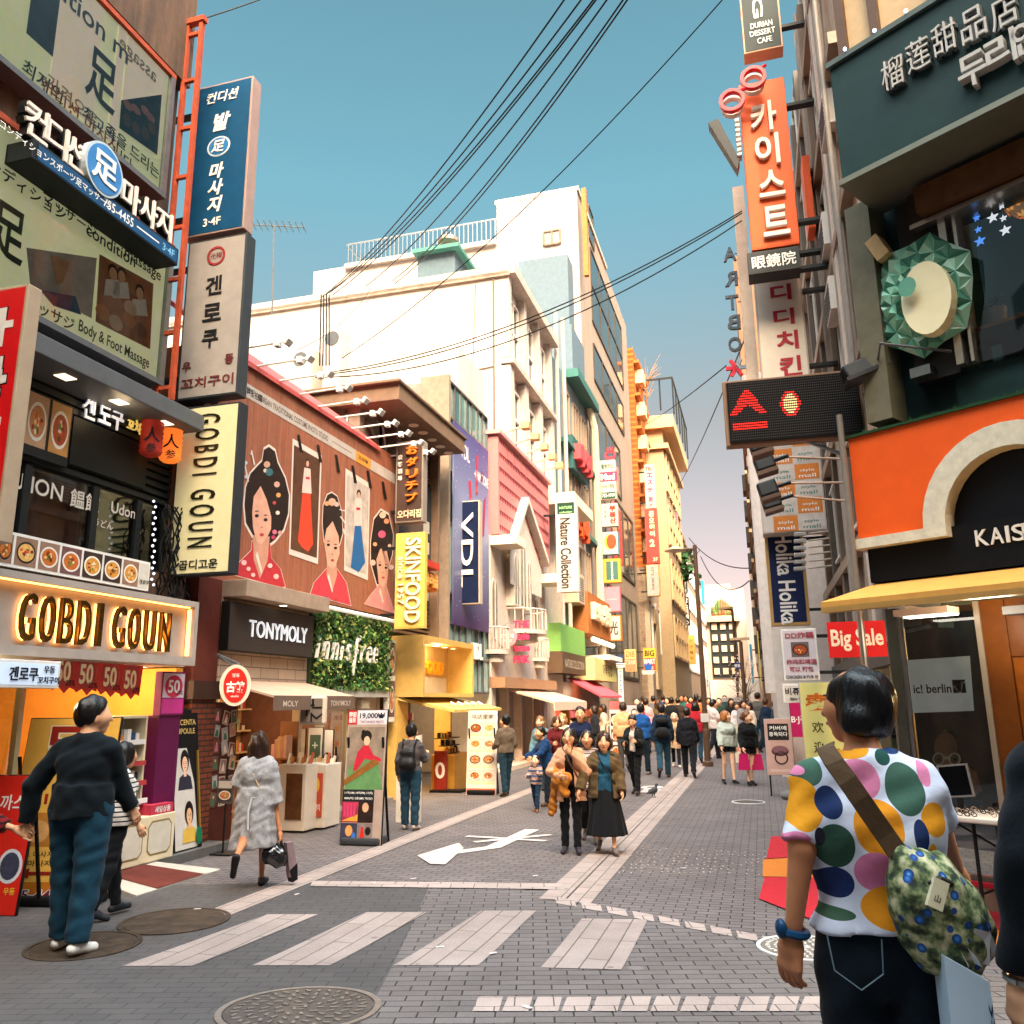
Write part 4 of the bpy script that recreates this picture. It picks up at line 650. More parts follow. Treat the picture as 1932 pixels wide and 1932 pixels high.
 ff=blade(588,1340,12.6);r=ff.rect(564,1313,612,1368);st=thing('monogram_sign','square grey monogram sign with black angular letters hanging over cosmetics counter','sign',ff.p(0,r[2],0));b=MB();b.box(ff,*r,-.1,0,C('c8b8a8',.5));b.build('cabinet',st,bev=.04);b=MB();w=r[1]-r[0];h=r[3]-r[2];b.rect(ff,r[0]+.04,r[1]-.04,r[2]+.04,r[3]-.04,.004,C('7a6e66',.5,.1))
 for x0,x1,y0,y1 in((.12,.62,.64,.7),(.3,.37,.3,.64),(.52,.59,.64,.9),(.52,.9,.56,.62),(.48,.54,.1,.42)):b.rect(ff,r[0]+x0*w,r[0]+x1*w,r[2]+y0*h,r[2]+y1*h,.008,INK)
 for x0,y0,x1,y1 in((.5,.42,.7,.26),(.7,.26,.92,.42)):b.poly(ff,[(r[0]+x0*w,r[2]+y0*h),(r[0]+x0*w,r[2]+(y0-.08)*h),(r[0]+x1*w,r[2]+(y1-.08)*h),(r[0]+x1*w,r[2]+y1*h)],.008,INK)
 b.build('print',st)
 return t
build_B()
# round sign on the brick column
def round_sign():
 f=Fr(at(444,1293,11.4).x,11.4,STREET+55);z=f.z(444,1293);st=thing('round_sign','oval red and white hanging sign with two white characters by the brick column','sign',f.p(0,z-.25,0));b=MB();b.disc(f,0,z,.2,.27,-.08,.02,C('d8cbb8',.4),30);b.build('cabinet',st,bev=.01);b=MB();b.disc(f,0,z,.15,.225,.02,.026,C('b8261c',.4,.05,em=.15),30);b.build('face',st);b=MB();b.text(f,'古館',0,z-.02,.15,.028,INKW,w=.23,d=0,bold=.04);b.text(f,'명동',0,z+.13,.05,.028,INKW,d=0);b.text(f,'studio',0,z-.14,.03,.028,INKW,d=0);b.build('lettering',st);b=MB();b.bar(f.p(-.05,z+.27,-.03),f.p(-.25,z+.4,-.3),.02,METAL);b.bar(f.p(.05,z+.27,-.03),f.p(-.25,z+.42,-.3),.02,METAL);b.build('bracket',st)
round_sign()
def photo_wall():
 f=LF;s0,s1=.04,.62;st=thing('photo_display','dark wooden panel covered with small tilted costume photographs','panel',f.p(s0,0,.1));b=MB();b.box(f,s0,s1,.05,1.9,.0,.07,C('4a2018',.6,.2));b.build('board',st);rn=random.Random(3);
 for i in range(6):
  for j in range(3):
   s=s0+.1+j*.19+rn.uniform(-.02,.02);z=1.72-i*.22+rn.uniform(-.04,.04);g=Fl(f.p(s,z,.075),f.R*math.cos(k:=rn.uniform(-.25,.25))+f.Z*math.sin(k),f.Z*math.cos(k)-f.R*math.sin(k));b=MB();b.box(g,-.07,.07,-.095,.095,0,.006,C('b8a498')if j else C('6a4a40'));b.rect(g,-.055,.055,-.075,.08,.0075,C(rn.choice(['8a6a68','9aa0a8','b8906a','7a3a3a','5a4a40']),.4,.2));b.poly(g,[(-.04,-.07),(.04,-.07),(.02,.02),(-.02,.02)],.009,C(rn.choice(['b83a3a','3a4a8a','d8c8b8','c87a8a','3a6a4a']),.5,0));b.ell(g,0,.035,.016,.02,.0095,C('d0a488',.5,0),8);b.build('photograph',st)
 p=G(420,1612);f=Fr(p.x,p.y,STREET+90);st=thing('photo_stand','small black pole stand holding an acrylic photo card beside photo panel','stand',f.p(0,0,0));b=MB();b.box(f,-.18,.18,0,.02,-.12,.12,BLACK);b.build('base',st);b=MB();b.bar(f.p(0,.02,0),f.p(0,1.05,0),.014,BLACK);b.build('pole',st);b=MB();b.box(f,-.12,.12,.62,.92,.02,.03,C('4a4640'));food(b,f,-.1,.1,.65,.8,.033,61);b.rect(f,-.1,.1,.81,.9,.033,C('b8a89a'));b.build('card',st)
photo_wall()
# ------------------------------------------------------------------ slatted restaurant building with the skin care shop
def build_C():
 f=LF;s0,s1=5.9,9.2;t=thing('slatted_building','brown building with horizontal wooden slats and deep concrete roof frame','building',f.p(7.5,0,0));SL=C('6a5340',.65,.2);SH=C('2a221c',.7);CF=C('7a6250',.7,.18)
 zt=8.15;part(t,'wall',f,[(s0,s1,3.2,zt-.5,-9,-.25),(s0,s1,0,3.2,-9,-2.6),(5.9,6.0,0,3.2,-2.6,0)],SH)
 part(t,'roof',f,[(s0-1.4,8.5,zt-.35,zt,-3.0,.75),(s0-1.5,8.55,zt,zt+.06,-6,.8)],CF,.01);part(t,'side_frame',f,[(s0-.02,s0+.2,3.3,zt-.35,-.25,.1),(8.4,8.52,3.2,zt-.35,-.25,.1)],CF)
 for i in range(5):dl(t,f,s0+.2+i*.55,zt-.352,.4,.09,C('f0d8b8',.4,0))
 b=MB();z=3.35
 while z<zt-.4:b.box(f,s0+.2,8.4,z,z+.05,-.2,-.1,SL);z+=.095
 b.build('slats',t)
 r=[f.px(*ZM(x,y))for x,y in((1160,655),(1440,850),(1440,1330),(1160,1330))]
 b=MB();b.box(f,r[0][0]+.1,r[1][0],4.95,7.0,-.12,-.08,C('3c342e',.4,.3));w=b.build('window',t);b=MB();b.rect(f,r[0][0]+.15,r[1][0]-.05,5.0,6.95,-.075,DGLASS);b.build('pane',w)
 for i,(z0,z1)in enumerate(((4.85,5.0),(5.3,5.5),(5.8,6.0),(4.2,4.35))):b=MB();b.box(f,7.9,8.25,z0,z1+.08,-.09,-.06,C('b8b0a0'));b.build('notice',t)
 # stained lean-to side with pipes
 b=MB();b.box(f,s0-1.2,s0-.25,7.0,zt-.35,-2.5,-.2,C('8a7d72',.7,.25));b.build('roof_cabin',t)
 for i,(o,r_)in enumerate(((-.15,.05),(-.3,.035),(.0,.03))):b=MB();b.tube([f.p(s0-1.3+.2*i,7.1,o-.3),f.p(s0-1.1+.2*i,zt+.1,o-.4),f.p(s0-.9+.2*i,zt-.6,o),f.p(s0-.1,6.9-.2*i,o)],r_,METAL,8);b.build('pipe',t)
 ff=blade(770,915,17.0);r=ff.rect(747,826,795,985);zt_,zb=ff.z(770,832),ff.z(770,985)
 st=bsign('blade_sign','brown vertical blade sign with glowing orange Japanese letters beside the mural',(748,832,797,985),17.0,.25,C('4a3832',.5,.1),C('8a8078',.4),[('おダリチプ',.62,.5,.105,C('e87a2c',.4,0,em=.25),dict(v=(.95,.22),w=.42,bold=.02,d=.06)),('오다리집',.52,.1,.1,C('e8c8a8',.4,0),dict(w=.86,bold=.03)),('疲弊酒場',.16,.5,.06,INKW,dict(v=(.85,.5)))],group='hanging blade signs')
 bsign('blade_sign','yellow vertical blade sign with sideways cream serif letters and since 1957',(747,1005,800,1186),16.6,.15,C('d8b75e',.5,.08),C('d8b75e',.5),[('SKINFOOD',.62,.5,.52,C('ece2c4',.4,0),dict(rot=-90,w=.88,d=.04,bold=.02)),('since 1957',.22,.5,.2,C('ece2c4',.4,0),dict(rot=-90,w=.5,d=.03))],group='hanging blade signs')
 st=thing('food_sign','small orange relief sign with red roof between blade signs on slatted wall','sign',f.p(7.0,4.3,.3));b=MB();b.box(f,6.6,7.9,4.35,4.75,-.05,.3,C('c8702c',.5,.2));b.build('cabinet',st);b=MB();b.box(f,6.5,7.6,4.8,4.95,-.05,.45,C('b83a2c',.5,.2));b.build('roof',st);b=MB();b.text(f,'오다리집',7.25,4.56,.3,.305,C('f0b060',.4,0),d=.05,bold=.05);b.build('lettering',st)
 # skin care shop
 YL=C('cda860',.6,.12);st=thing('yellow_shop','warm yellow skin care shop front with awning and lit letters','shop front',f.p(7.6,0,.4));z1,z0=3.1,1.98
 s0,s1=5.95,9.15
 b=MB();b.box(f,s0,s1,z1,z1+.12,-.2,.75,YL);b.box(f,s0,s0+.1,z0,z1,-.2,.75,YL);b.box(f,s1-.1,s1,z0,z1,-.2,.75,YL);b.box(f,s0+.1,s1-.1,z0,z1,-.2,.12,C('d8b070',.6));b.box(f,s0+.1,s1-.1,z0,z0+.08,.12,.75,YL);b.build('sign_box',st)
 for i in range(5):dl(st,f,s0+.45+i*.55,z1-.002,.42,.07,LAMPW)
 b=MB();b.text(f,'SKINFOOD',7.5,z0+.66,.3,.14,C('e8961e',.5,0,em=.3),w=2.2,d=.06,bold=.03);b.box(f,s0+1.3,s1-.2,z0+.1,z0+.45,.12,.135,C('d8d0c4'));b.build('lettering',st)
 b=MB();b.box(f,s0,s0+.55,0,z0,-.2,.2,C('d8b060',.6));b.box(f,s1-.1,s1,0,z0,-.2,.2,YL);b.build('pillar',st);b=MB();P=[f.p(s0,1.98,.2),f.p(s1+.3,1.98,.2),f.p(s1+.6,1.72,1.25),f.p(s0+.5,1.72,1.25)];b.add(P+[p-Vector((0,0,.06))for p in P],[(3,2,1,0),(4,5,6,7),(0,1,5,4),(2,3,7,6),(0,4,7,3),(1,2,6,5)],C('d4b266',.7,.12));b.build('awning',st)
 b=MB();b.box(f,s0+.5,s1,0,1.95,-2.6,-2.5,C('c89038',.7));b.build('back_wall',st);b=MB();b.box(f,s0,s1,1.95,1.98,-2.5,.2,C('d8b878'));b.build('ceiling',st)
 plight(f.p(7.6,1.75,-.6),160,(1,.7,.3),par=st);plight(f.p(7.4,2.95,.5),25,(1,.75,.4),par=st)
 rn=random.Random(12);b=MB()
 for i in range(3):
  z=.5+i*.4;b.box(f,s0+.8,s1-.2,z,z+.03,-2.5,-2.2,YL)
  for j in range(20):s=s0+.9+j*.11;b.box(f,s,s+rn.uniform(.04,.09),z+.03,z+rn.uniform(.1,.28),-2.45,-2.25,C(rn.choice(['6a4a20','d8a040','8a5a28','e8d0a0','4a3a20'])))
 o_=b.build('goods',st);o_['kind']='stuff'
 for i in range(5):b=MB();g=f.sub(s0+.9+i*.45,1.86,1.0);b.bar(g.p(0,0,0),g.p(.05,-.06,.1),.035,WHT,8);b.build('spotlight',st)
 b=MB();b.box(f,7.7,8.9,0,.75,.25,.8,C('c08a38',.5,.15));single(b,'goods_counter','golden wooden goods counter beneath the yellow awning','counter',bev=.01)
 st=thing('goods_rack','dark rack of yellow packets on the golden counter','rack',f.p(8.2,.75,.5));b=MB();
 for j in range(3):b.box(f,7.75,8.6,.76+.16*j,.78+.16*j,.3+.1*(2-j),.6,C('5a4420'))
 b.build('tier',st);b=MB();rn=random.Random(4)
 for j in range(3):
  for i in range(9):b.box(f,7.78+i*.09,7.84+i*.09,.78+.16*j,.78+.16*j+rn.uniform(.08,.14),.36+.08*(2-j),.42+.08*(2-j),C(rn.choice(['d8a030','e8c060','1a1814','c87a28'])))
 o_=b.build('packets',st);o_['kind']='stuff'
build_C()
# ------------------------------------------------------------------ glass fronted cosmetics building
def build_D():
 f=LF;s0,s1=9.25,12.55;zt=10.1;t=thing('glass_building','narrow building of pale green glass strips with purple banner','building',f.p(11,0,0));part(t,'wall',f,[(s0,s1,2.1,zt,-8,-.1),(s0,s1,0,2.1,-8,-2.4)],C('8a8078',.7,.2));part(t,'side_fin',f,[(s0-.12,s0,2.1,zt+.1,-.7,.1),(s0-.9,s0-.12,zt-1.6,zt-.9,-1.6,-.2)],C('8c7a6a',.6,.2))
 b=MB();rn=random.Random(5);gs=[C(h,.06,.2,sc=2,spec=.8)for h in('5f8580','7fa09a','4a6f72','93aca4','6a8a8e')];zs=[2.1,3.0,3.8,4.55,6.3,7.7,9.1,zt];n=7
 for j in range(len(zs)-1):
  for i in range(n):b.box(f,s0+(s1-s0)*i/n+.02,s0+(s1-s0)*(i+1)/n-.02,zs[j]+.03,zs[j+1]-.03,-.1,rn.uniform(-.03,.03),rn.choice(gs))
 b.build('glass_panes',t);b=MB()
 for i in range(n+1):s=s0+(s1-s0)*i/n;b.box(f,s-.02,s+.02,2.1,zt,-.1,.05,METAL)
 for z in zs:b.box(f,s0,s1,z-.03,z+.03,-.1,.06,METAL)
 b.build('mullions',t)
 st=thing('banner','tall purple banner of lipsticks on the green glass facade','banner',f.p(11,4.2,.1));r=(s0+.25,s1-.12);z0,z1=3.75,9.05
 m,N,L,bb=nodes('purple sky');g=N.new('ShaderNodeNewGeometry');sp=N.new('ShaderNodeSeparateXYZ');L.new(g.outputs['Position'],sp.inputs[0]);mr=N.new('ShaderNodeMapRange');mr.inputs[1].default_value=z0;mr.inputs[2].default_value=z1;L.new(sp.outputs[2],mr.inputs[0]);rp=N.new('ShaderNodeValToRGB');e=rp.color_ramp.elements;e[0].color=(*lin('33204e'),1);e[1].color=(*lin('3a3c78'),1);x=e.new(.55);x.color=(*lin('7f86a4'),1);L.new(mr.outputs[0],rp.inputs[0]);L.new(rp.outputs[0],bb.inputs['Base Color']);bb.inputs['Roughness'].default_value=.5
 b=MB();b.box(f,r[0],r[1],z0,z1,.06,.1,m);b.build('cloth',st);b=MB();o=.104;PV=lambda L:[f.px(*ZV(x,y),.1)for x,y in L];b.text(f,'VDL',f.s(*ZV(270,640),.1),z1-.62,.42,o,INKW,w=.75,d=0);b.text(f,'+ PANTONE',f.s(*ZV(400,730),.1),z1-1.0,.3,o,INKW,w=1.25,d=0,bold=.02)
 for Q,c in(([(360,840),(376,830),(370,1150),(354,1150)],'a83048'),([(295,1045),(318,1040),(326,1185),(306,1190)],'c03850'),([(400,950),(418,985),(405,1065),(393,1040)],'6a3058'),([(418,1200),(437,1160),(420,1480),(398,1500)],'8a2a50'),([(358,1080),(372,1080),(368,1130),(356,1130)],'e05a60')):b.poly(f,PV(Q),o,C(c,.4,.1))
 rn=random.Random(7)
 for i in range(60):b.ell(f,rn.uniform(*r),rn.uniform(z0,z1),.015,.015,o+.001,INKW,6)
 b.build('print',st)
 b=MB();b.text(f,'VDL',f.s(*ZE(335,420),.15),f.z(*ZE(335,420),.15),.42,.1,INKW,w=.85,d=.06,bold=.02);tag(b.build('facade_lettering'),'pale raised letters on green glass panes over the menu board','lettering')
 bsign('blade_sign','dark blue vertical blade sign with sideways thin white letters before purple banner',(858,945,905,1140),21.5,.25,C('1b2440',.25,.15),C('b0a494',.4),[('VDL',.5,.52,.5,INKW,dict(rot=-90,w=.72,d=.04,bold=.01))],group='hanging blade signs')
 b=MB();b.box(f,s0,s1,0,2.1,-2.4,-2.3,C('5a4c40'));b.build('back_wall',t);plight(f.p(11,1.8,-1),40,par=t);b=MB();rn=random.Random(3)
 for i in range(40):s=rn.uniform(s0,s1);z=rn.choice([.6,1,1.4]);b.box(f,s,s+.12,z,z+.2,-2.3,-2.1,C(rn.choice(['d8c8b8','8a3a4a','3a3a5a','c89a6a'])))
 o_=b.build('goods',t);o_['kind']='stuff'
build_D()
# ------------------------------------------------------------------ white building with the pink tiled gable
def build_F():
 f=LF;s0,s1=13.0,21.6;t=thing('white_building','big white plaster building with blank sunlit side wall and cornice','building',f.p(17,0,0));za=f.z(*ZW(1040,605))
 zt=16.2;part(t,'wall',f,[(15.2,s1,0,zt,-16,-.3),(12.6,15.2,0,12.6,-12,-.9)],WHITEW);part(t,'cornice',f,[(15.1,s1+.1,zt,zt+.35,-16.1,.25),(15.15,s1+.05,12.95,13.15,-.3,.15)],C('ab9f95',.7,.2))
 part(t,'pilaster',f,[(a,a+.45,3,12.9,-.3,.02)for a in(15.2,17.1,19.2,21.1)]+[(a,a+.3,13.2,zt,-.3,.0)for a in(15.2,17.2,19.2,21.2)],C('b8aca3',.7,.15))
 for a,b_ in((15.75,17.0),(17.65,19.1),(19.75,21.0)):
  for z0,z1 in((13.4,15.7),(10.4,12.4),(7.2,9.6)):window(t,f,a,b_,z0,z1,-.28,2,2,C('d0c6bc'),DGLASS,.1,.1)
 pf=Fr(*(f.p(15.2,0,0)[:2]),STREET+90);CD=C('6a5a4e',.6);b=MB();b.bar(pf.p(-.55,7,.04),pf.p(-.55,zt,.04),.03,CD,6);b.tube([pf.p(-1.3,9,.03),pf.p(-1.32,12,.03),pf.p(-1.2,zt-.2,.03)],.018,CD,5);b.bar(pf.p(-3.2,12.6,.03),pf.p(-.55,12.9,.03),.02,CD,5);b.build('wall_conduit',t)
 part(t,'wall_patch',pf,[(-3.2,-.7,12.9,15.4,0,.02),(-9.5,-7.6,10.4,11.3,0,.015)],C('c9bdb4',.8,.15,sc=2));part(t,'wall_vent',pf,[(-5.2,-4.8,13.2,13.5,0,.08)],GREYM);part(t,'coping',pf,[(-16,.05,zt-.05,zt+.12,-.1,.1)],C('9a8878',.8,.4,sc=3))
 st=thing('antenna','thin television aerial on a pole over the white building roof','antenna',f.p(13.5,16.2,-9));p=at(515,560,25);q=at(517,425,25);b=MB();b.bar(p-Vector((0,0,.6)),q,.03,GREYM);b.build('mast',st);b=MB();a=at(478,424,25);c=at(573,429,25);b.bar(a,c,.018,GREYM)
 for i in range(9):x=a+(c-a)*(i/8);b.bar(x-f.N*-.0-Vector((.0,.35,0)),x+Vector((0,.35,0)),.012,GREYM);b.bar(x-Vector((0,0,.12)),x+Vector((0,0,.12)),.01,GREYM)
 b.build('array',st)
 # pink shop
 s0,s1=12.6,18.9;PK=C('c07472',.6,.08);DK=C('701c2a',.6);CR=C('bcb0a5',.65,.12)
 t2=thing('pink_gable_shop','toy house cosmetics shop with pink scalloped roof, white gable and arched windows','shop',f.p(15.7,0,.3));z0,z1=6.6,9.62;part(t2,'wall',f,[(s0,s1,2.5,z0,-.9,.1),(s0,s0+.35,0,2.5,-.9,.1),(s1-.35,s1,0,2.5,-.9,.1)],CR)
 b=MB();b.box(f,s0,s1,z0,z1,-.3,.35,PK);b.box(f,s0-.1,s1+.1,z1,z1+.12,-.35,.45,C('c88884',.6));r_=b.build('roof',t2);b=MB();n=7
 for j in range(n):
  z=z0+.3+j*.44;k=34
  for i in range(k):s=s0+.1+(s1-s0-.2)*i/k;w=(s1-s0-.2)/k;b.poly(f,[(s,z),(s+w*.3,z-.15),(s+w*.7,z-.15),(s+w,z)],.353,DK)
 for i in range(6):s=s0+1+i*.75;z=z0+.3+(n-1)*.44;b.rect(f,s,s+.03,z-.42*1-.1,z-.02,.353,DK);b.rect(f,s,s+.6,z-.44,z-.41,.353,DK)
 b.build('scallops',r_)
 ap=f.s(*ZV(755,1180),.5);gz0=5.4;zc=f.z(*ZV(755,1185),.5);L0,L1=f.s(967,1024,.5),f.s(1031,1060,.5);zl_,zr_=f.z(967,1024,.5),f.z(1031,1060,.5);b=MB()
 for P,Q in(((L0,zl_),(ap,zc)),((ap,zc),(L1,zr_))):
  (xa,ya),(xb,yb)=P,Q;b.hexa([f.p(x,y+dy,o)for x,y in((xa,ya),(xb,yb))for dy in(-.13,.06)for o in(.05,.6)],C('c4b8ac',.6))
 b.build('gable',t2);b=MB();b.poly(f,[(L0+.2,5.3),(L1-.2,5.3),(L1-.2,zr_-.3),(ap,zc-.3),(L0+.2,zl_-.2)],.36,CR);b.build('gable_wall',t2)
 def arch(s,za_,zb_,w,par,o=.38):
  b=MB();P=[(s-w,za_),(s+w,za_)]+[(s+w*math.cos(rad(a)),zb_+w*1.2*math.sin(rad(a)))for a in range(0,181,20)];b.prism(f,P,o-.3,o,CR);w_=b.build('window_frame',par);b=MB();b.poly(f,[(s+(x-s)*.78,za_+.06+(z-za_)*.93)for x,z in P],o+.003,C('7a7a70',.1,.3));b.box(f,s-.02,s+.02,za_+.05,zb_+w,o,o+.02,CR);b.build('pane',w_)
 arch(ap,4.7,6.6,.36,t2);arch(ap-.75,4.7,6.0,.26,t2);arch(ap+.75,4.7,6.0,.26,t2);arch(ap-2.2,3.6,5.0,.3,t2,.12);arch(ap+2.6,3.6,5.0,.3,t2,.12)
 def balcony(s,z,w,d):
  b=MB();b.disc(Fl(f.p(s,z,.1),f.R,f.N*-1),0,0,w,d,-.12,.0,CR,20);b.disc(Fl(f.p(s,z-.14,.1),f.R,f.N*-1),0,0,w*.7,d*.7,-.2,.0,CR,20);bb=b.build('balcony',t2);b=MB();pts=[f.p(s+w*math.cos(rad(a)),z+.62,.1+d*math.sin(rad(a)))for a in range(0,181,15)];b.tube(pts,.03,CR)
  for p in pts:b.bar(p,p-Vector((0,0,.6)),.022,CR,5)
  b.build('railing',bb)
 balcony(ap+.05,4.0,1.0,.95);balcony(ap-2.2,3.3,.5,.4);balcony(ap+2.6,3.3,.5,.4)
 for i in range(3):dl(t2,f,s0+.4+i*1.2,z0-.002,.2,.08,LAMPW)
 part(t2,'soffit',f,(s0-.05,L0,z0-.32,z0-.05,.1,.9),C('e0d0b8',.6));part(t2,'soffit',f,(L1,s1+.05,z0-.75,z0-.45,.1,.9),C('e0d0b8',.6))
 for i in range(5):s=s0+.5+i*1.15;st=thing('floodlight','small brass floodlight on short arm over the pink scalloped roof','floodlight',f.p(s,9.8,.4),'floodlights over the pink roof');b=MB();b.bar(f.p(s,9.75,.2),f.p(s,9.95,1.0),.03,C('c8b090'));b.build('arm',st);b=MB();b.box(f,s-.14,s+.14,9.85,10.05,.95,1.2,C('c8a878',.4,.1,.5));b.build('head',st)
 # shop level: brown roll awning, doors
 AWN=C('c8a890',.8,.12);b=MB();b.box(f,s0,s1,2.25,2.55,.0,.5,C('a07a5c',.6));b.build('fascia',t2)
 P=[f.p(s0+1.2,2.22,.3),f.p(s1-.3,2.22,.3),f.p(s1+.1,1.85,1.5),f.p(s0+1.6,1.85,1.5)];b=MB();b.add(P+[p-Vector((0,0,.06))for p in P],[(3,2,1,0),(4,5,6,7),(0,1,5,4),(2,3,7,6),(0,4,7,3),(1,2,6,5)],AWN);aw=b.build('awning',t2);b=MB();b.box(f,s0+1.6,s1+.1,1.6,1.85,1.49,1.51,C('d8c0a8',.8));b.build('valance',aw)
 b=MB();b.box(f,s0,s1,0,2.3,-2.8,-2.7,C('b07a58'));b.build('back_wall',t2);plight(f.p(15.5,2.0,-1),130,par=t2);b=MB()
 for s in(13.1,14.4,15.9,17.3,18.4):b.box(f,s-.06,s+.06,0,2.25,-.2,.05,C('d8c0a8',.5))
 b.build('door_frame',t2);b=MB();rn=random.Random(8)
 for i in range(60):s=rn.uniform(s0+.4,s1-.4);z=rn.choice([.4,.8,1.2,1.6]);b.box(f,s,s+.18,z,z+rn.uniform(.15,.3),-2.6,-2.3,C(rn.choice(['e0b0b0','c84a5a','d8c8b8','8a4a3a','e8d8c8','b83a4a'])))
 o_=b.build('goods',t2);o_['kind']='stuff'
 b=MB();b.box(f,s0,s1,0,.12,-.2,.5,C('c8b8a8'));b.build('step',t2)
 # rotating oval pair and vertical pink letters
 for(u,v,lab)in((921,1205,'translucent pink oval sign with crown scroll before the green glass'),(957,1203,'solid pink oval sign with crown scroll and white letters on the white shop')):
  ff=blade(u,v,24.5);z=ff.z(u,v);st=thing('oval_sign',lab,'sign',ff.p(0,z-.35,0),'pink oval signs');b=MB();b.disc(ff,0,z,.29,.26,-.06,0,C('d8868c',.4,.05),24);b.build('cabinet',st);b=MB();b.text(ff,'ETUDE',0,z+.05,.1,.003,INKW,w=.4,d=.01);b.text(ff,'HOUSE',0,z-.09,.07,.003,INKW,w=.26,d=.01);b.build('lettering',st);b=MB()
  for q in(-1,0,1):b.ring(ff,q*.14,z+.3+(.05 if q==0 else 0),.05,.075,-.04,-.01,C('c88088'),12)
  b.build('crown',st)
 st=thing('heart_sign','pink cut out vertical letters hanging by the balcony of pink shop','sign',f.p(16,2.9,.8));ff=blade(984,1205,24.8);b=MB();
 for i,w in enumerate(('THE','etude','house','PINK')):b.text(ff,w,0,ff.z(984,1178+i*22),.22,0,C('c83a5c',.4,0),w=.5,d=.04,bold=.05)
 b.build('lettering',st)
 # ornate pink lamp posts at the doors
 for u,v in((953,1385),(1018,1370)):
  p=G(u,v+40);st=thing('lamp_post','ornate pink lamp post with glowing lantern, %s'%('left of the pink shop doors' if u<1000 else 'right of the pink shop doors'),'lamp post',p,'pink lamp posts');g=Fr(p.x,p.y,0);PKM=C('c8505c',.4);b=MB();b.lathe(g,[(.12,0),(.12,.1),(.05,.2),(.035,1.25),(.08,1.3),(.03,1.34)],PKM,10);b.build('post',st,smooth=True);b=MB();b.lathe(g,[(.07,1.34),(.15,1.42),(.17,1.75),(.06,1.86)],C('ffd8b0',.3,0,em=1.2),8);b.build('lantern',st);b=MB();b.lathe(g,[(.2,1.76),(.1,1.9),(.02,2.02)],PKM,8);b.build('cap',st)
build_F()
